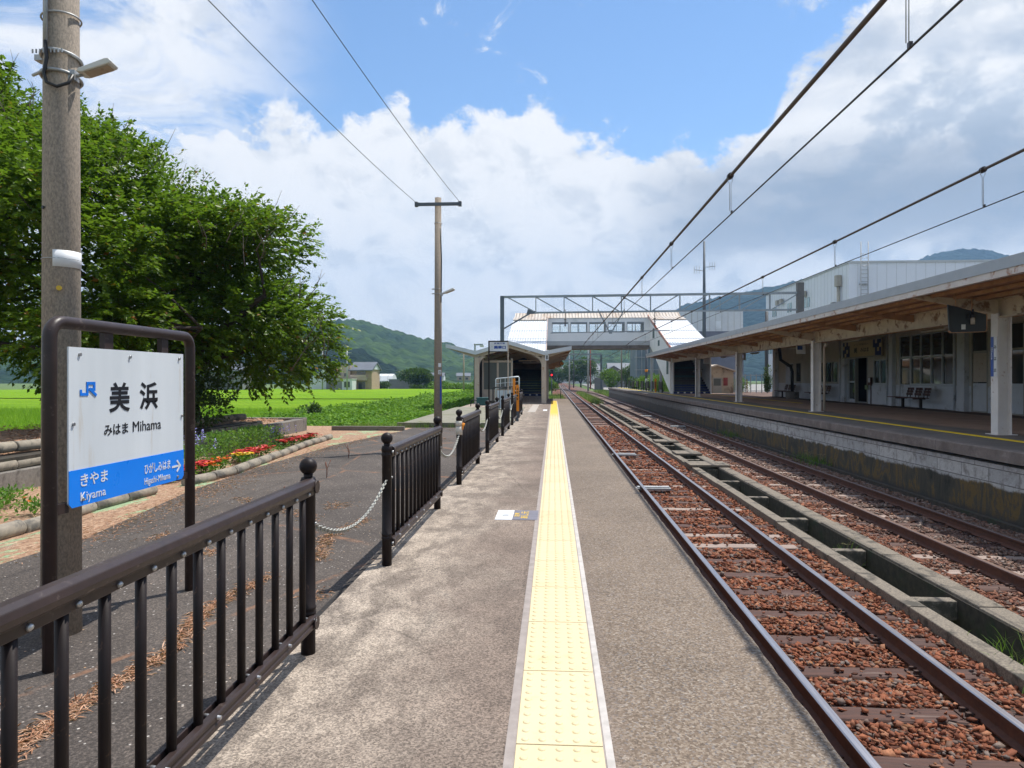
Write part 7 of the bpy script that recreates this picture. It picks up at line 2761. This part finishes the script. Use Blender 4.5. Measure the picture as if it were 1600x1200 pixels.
def blossoms(t, w, h, n, mat, size, spike=False):
    if spike:
        k = 9
        base = np.stack([rng.normal(0, w * .5, n), rng.normal(0, w * .5, n), h * rng.uniform(.75, 1.2, n)], 1)
        P = np.repeat(base, k, 0)
        P[:, 2] += np.tile(np.linspace(0, .13, k), n); P[:, :2] += rng.normal(0, .006, (n * k, 2))
        D = unit(n * k)
        V, F = leaves_at(P, D, size, 1.4, None, 1)
    else:
        k = 7
        base = np.stack([rng.normal(0, w * .48, n), rng.normal(0, w * .48, n), h * rng.uniform(.75, 1.1, n)], 1)
        P = np.repeat(base, k, 0)
        a = np.tile(np.arange(k) * 2 * PI / k, n)
        D = np.stack([np.cos(a), np.sin(a), np.full(n * k, .35)], 1)
        V, F = leaves_at(P, D, size, 1.6, None, .3)
    link('blossoms', mesh_np('blossoms', V, F, mat), t)


def bed_xy(px, py):
    d = 1070 * (1.27 - ZA) / (py - 592); r = (px - 800) / 1070 * d
    return (-d * math.sin(YAW) + r * math.cos(YAW), d * math.cos(YAW) + r * math.sin(YAW))


SPOTS = []
for i in range(8):
    SPOTS.append(('salvia', -5.45 - .26 * (i % 3) + rng.uniform(-.1, .1), 7.9 + i * .34, .30, .40))
for i, y in enumerate((10.9, 11.4, 11.9, 12.4, 9.4, 12.9)): SPOTS.append(('green', -5.5 - .12 * (i % 2), y, .36, .55))
for i, y in enumerate((13.6,)): SPOTS.append(('salvia', -5.6, y, .26, .30))
for i, y in enumerate((8.75, 9.1, 9.45, 9.75)): SPOTS.append(('begonia', -5.08, y, .17, .15))
for i, y in enumerate((10.95, 11.25, 11.6, 11.95)): SPOTS.append(('begonia', -5.15, y, .17, .16))
for i, y in enumerate((13.2, 13.6, 14.0, 14.4, 14.8)): SPOTS.append(('begonia', -5.32, y, .17, .15))
SPOTS += [('orange', -4.93, 9.55, .15, .15), ('orange', -4.96, 9.95, .15, .16), ('yellow', -4.98, 10.75, .17, .15), ('green', -5.2, 10.35, .18, .16), ('green', -5.0, 12.3, .14, .14)]
for k, (kd, x, y, w, h) in enumerate(SPOTS):
    c = (x, y, ZA - .01)
    if kd == 'salvia':
        t = plant('salvia', 'leafy plant with purple flower spikes in the flower bed', c, w, h, k, 'purple salvia in the flower bed'); blossoms(t, w, h, 19, 'purple', .030, True)
    elif kd == 'begonia':
        t = plant('begonia', 'low plant covered in red blossoms behind the log border', c, w, h, k, 'red flowers in the flower bed'); blossoms(t, w, h, 44, 'red_petal', .044)
    elif kd == 'orange':
        t = plant('marigold', 'low plant with orange pompon flowers beside the red ones', c, w, h, k, 'orange marigolds in the flower bed'); blossoms(t, w, h * 1.1, 13, 'orange_petal', .046)
    elif kd == 'yellow':
        t = plant('marigold', 'single low plant with bright yellow flowers at the log border', c, w, h, k, None); blossoms(t, w, h * 1.1, 15, 'yellow_petal', .046)
    else:
        t = plant('bushy_plant', 'fresh green bushy plant without flowers in the flower bed', c, w, h, k, 'green plants in the flower bed')
for k, (x, y, w, h) in enumerate(((-5.3, 5.9, .26, .2), (-5.6, 6.4, .28, .22), (-5.2, 6.6, .2, .16), (-5.9, 7.0, .3, .2))):
    t = plant('bushy_plant', 'yellow green low plant in the strip left of the sign posts', (x, y, ZA), w, h, k, 'plants left of the sign')
    if k in (0, 2): blossoms(t, w, h, 4, 'red_petal' if k == 0 else 'orange_petal', .03)


# ------------------------------------------------------------------ dry needle litter
def litter():
    P = []
    rr = np.random.default_rng(3)
    def line(pts, n, spread, z=ZA):
        for _ in range(n):
            i = rr.integers(len(pts) - 1); s = rr.random()
            a, c = pts[i], pts[i + 1]
            P.append((a[0] + (c[0] - a[0]) * s + rr.normal(0, spread), a[1] + (c[1] - a[1]) * s + rr.normal(0, spread * 1.4), z + abs(rr.normal(.004, .006))))
    line([(-1.95, 2.2), (-1.98, 2.7), (-1.9, 3.3), (-2.05, 3.9), (-1.95, 4.6)], 2600, .030)
    line([(-1.75, 5.0), (-1.95, 5.8), (-1.8, 6.5)], 800, .035)
    line([(-2.3, 6.5), (-3.6, 7.6)], 600, .05)
    line([(-2.0, 8.2), (-1.6, 8.3), (-1.3, 8.2)], 260, .04)
    line([(-3.95, 5.2), (-4.1, 7.2), (-4.3, 9), (-4.4, 13), (-4.0, 17)], 3600, .16)
    for cx, cy, n, s in ((-3.1, 6.0, 160, .07), (-2.7, 5.2, 120, .05), (-3.35, 5.7, 160, .06), (-2.3, 7.2, 140, .08), (-1.5, 4.2, 90, .05), (-1.7, 9.0, 140, .09), (-2.2, 10.4, 160, .10), (-1.6, 12, 160, .10),
                         (-2.4, 2.6, 200, .07), (-2.6, 15, 240, .2), (-2.5, 18.6, 420, .35), (-1.6, 18.7, 300, .2), (-1.24, 4.45, 70, .04), (-3.0, 13, 200, .25)):
        for _ in range(n): P.append((cx + rr.normal(0, s), cy + rr.normal(0, s * 1.5), ZA + abs(rr.normal(.003, .005))))
    P = np.array(P)
    n = len(P)
    D = rr.normal(0, 1, (n, 3)); D[:, 2] = rr.normal(0, .12, n)
    s = .045 * rr.uniform(.4, 1.3, n)
    V, F = scatter(LEAF_V, LEAF_F, P, frames(D, np.array([[0, 0, 1.0]]) + rr.normal(0, .25, (n, 3))), np.stack([s * .28, s, s], 1))
    tag(link('dry_litter', mesh_np('dry_litter', V, F, 'litter')), 'rust coloured dry needles and leaf bits drifted along the asphalt cracks', 'leaf litter', kind='stuff')
    t = thing('dry_leaf', 'single curled pale brown leaf lying on the asphalt at the left edge', 'leaf', (-2.02, 2.42, ZA + .012), .6)
    vs = []; n = 8
    for i in range(n + 1):
        s = i / n; w = .035 * math.sin(PI * min(1, s * .96 + .02)) + .001
        z = .02 * math.sin(s * 5)
        vs += [(-w, s * .14, z + .02), (0, s * .14, z), (w, s * .14, z + .022)]
    fs = []
    for i in range(n):
        fs += [(i * 3, i * 3 + 1, i * 3 + 4, i * 3 + 3), (i * 3 + 1, i * 3 + 2, i * 3 + 5, i * 3 + 4)]
    b = MB(); b.add(vs, fs, True); b.build('blade', pm('dry_leaf', (.52, .34, .21), (.42, .26, .15), 20, .7), t)
    P = np.stack([rng.uniform(-10, -6.9, 7000), rng.uniform(6, 17.3, 7000), np.zeros(7000)], 1)
    P[:, 2] = .37 - .14 * np.clip((P[:, 1] - 13) / 4, 0, 1) + rng.uniform(-.04, .05, 7000)
    D = rng.normal(0, 1, (7000, 3)); D[:, 2] *= .15
    s = .07 * rng.uniform(.5, 1.2, 7000)
    V, F = scatter(LEAF_V, LEAF_F, P, frames(D, np.array([[0, 0, 1.0]]) + rng.normal(0, .3, (7000, 3))), np.stack([s, s, s], 1))
    tag(link('fallen_leaves', mesh_np('fallen_leaves', V, F, 'litter')), 'brown fallen leaves under the big tree on the terrace', 'fallen leaves', kind='stuff')


litter()


# ------------------------------------------------------------------ air
HAZE = .00028


def haze():
    m = bpy.data.materials.new('haze')
    m.use_nodes = True
    t = NT(m.node_tree); t.n.clear()
    o = t.new('ShaderNodeOutputMaterial')
    v = t.new('ShaderNodeVolumePrincipled')
    v.inputs['Color'].default_value = (.36, .62, 1.0, 1)
    v.inputs['Density'].default_value = HAZE
    v.inputs['Anisotropy'].default_value = .0
    t.l.new(v.outputs[0], o.inputs['Volume'])
    b = MB(); b.box(-2600, 2600, -2600, 2600, -2.6, 420)
    me = bpy.data.meshes.new('haze'); me.from_pydata(b.v, [], b.f); me.materials.append(m)
    o = link('haze', me)
    tag(o, kind='stuff')


haze()
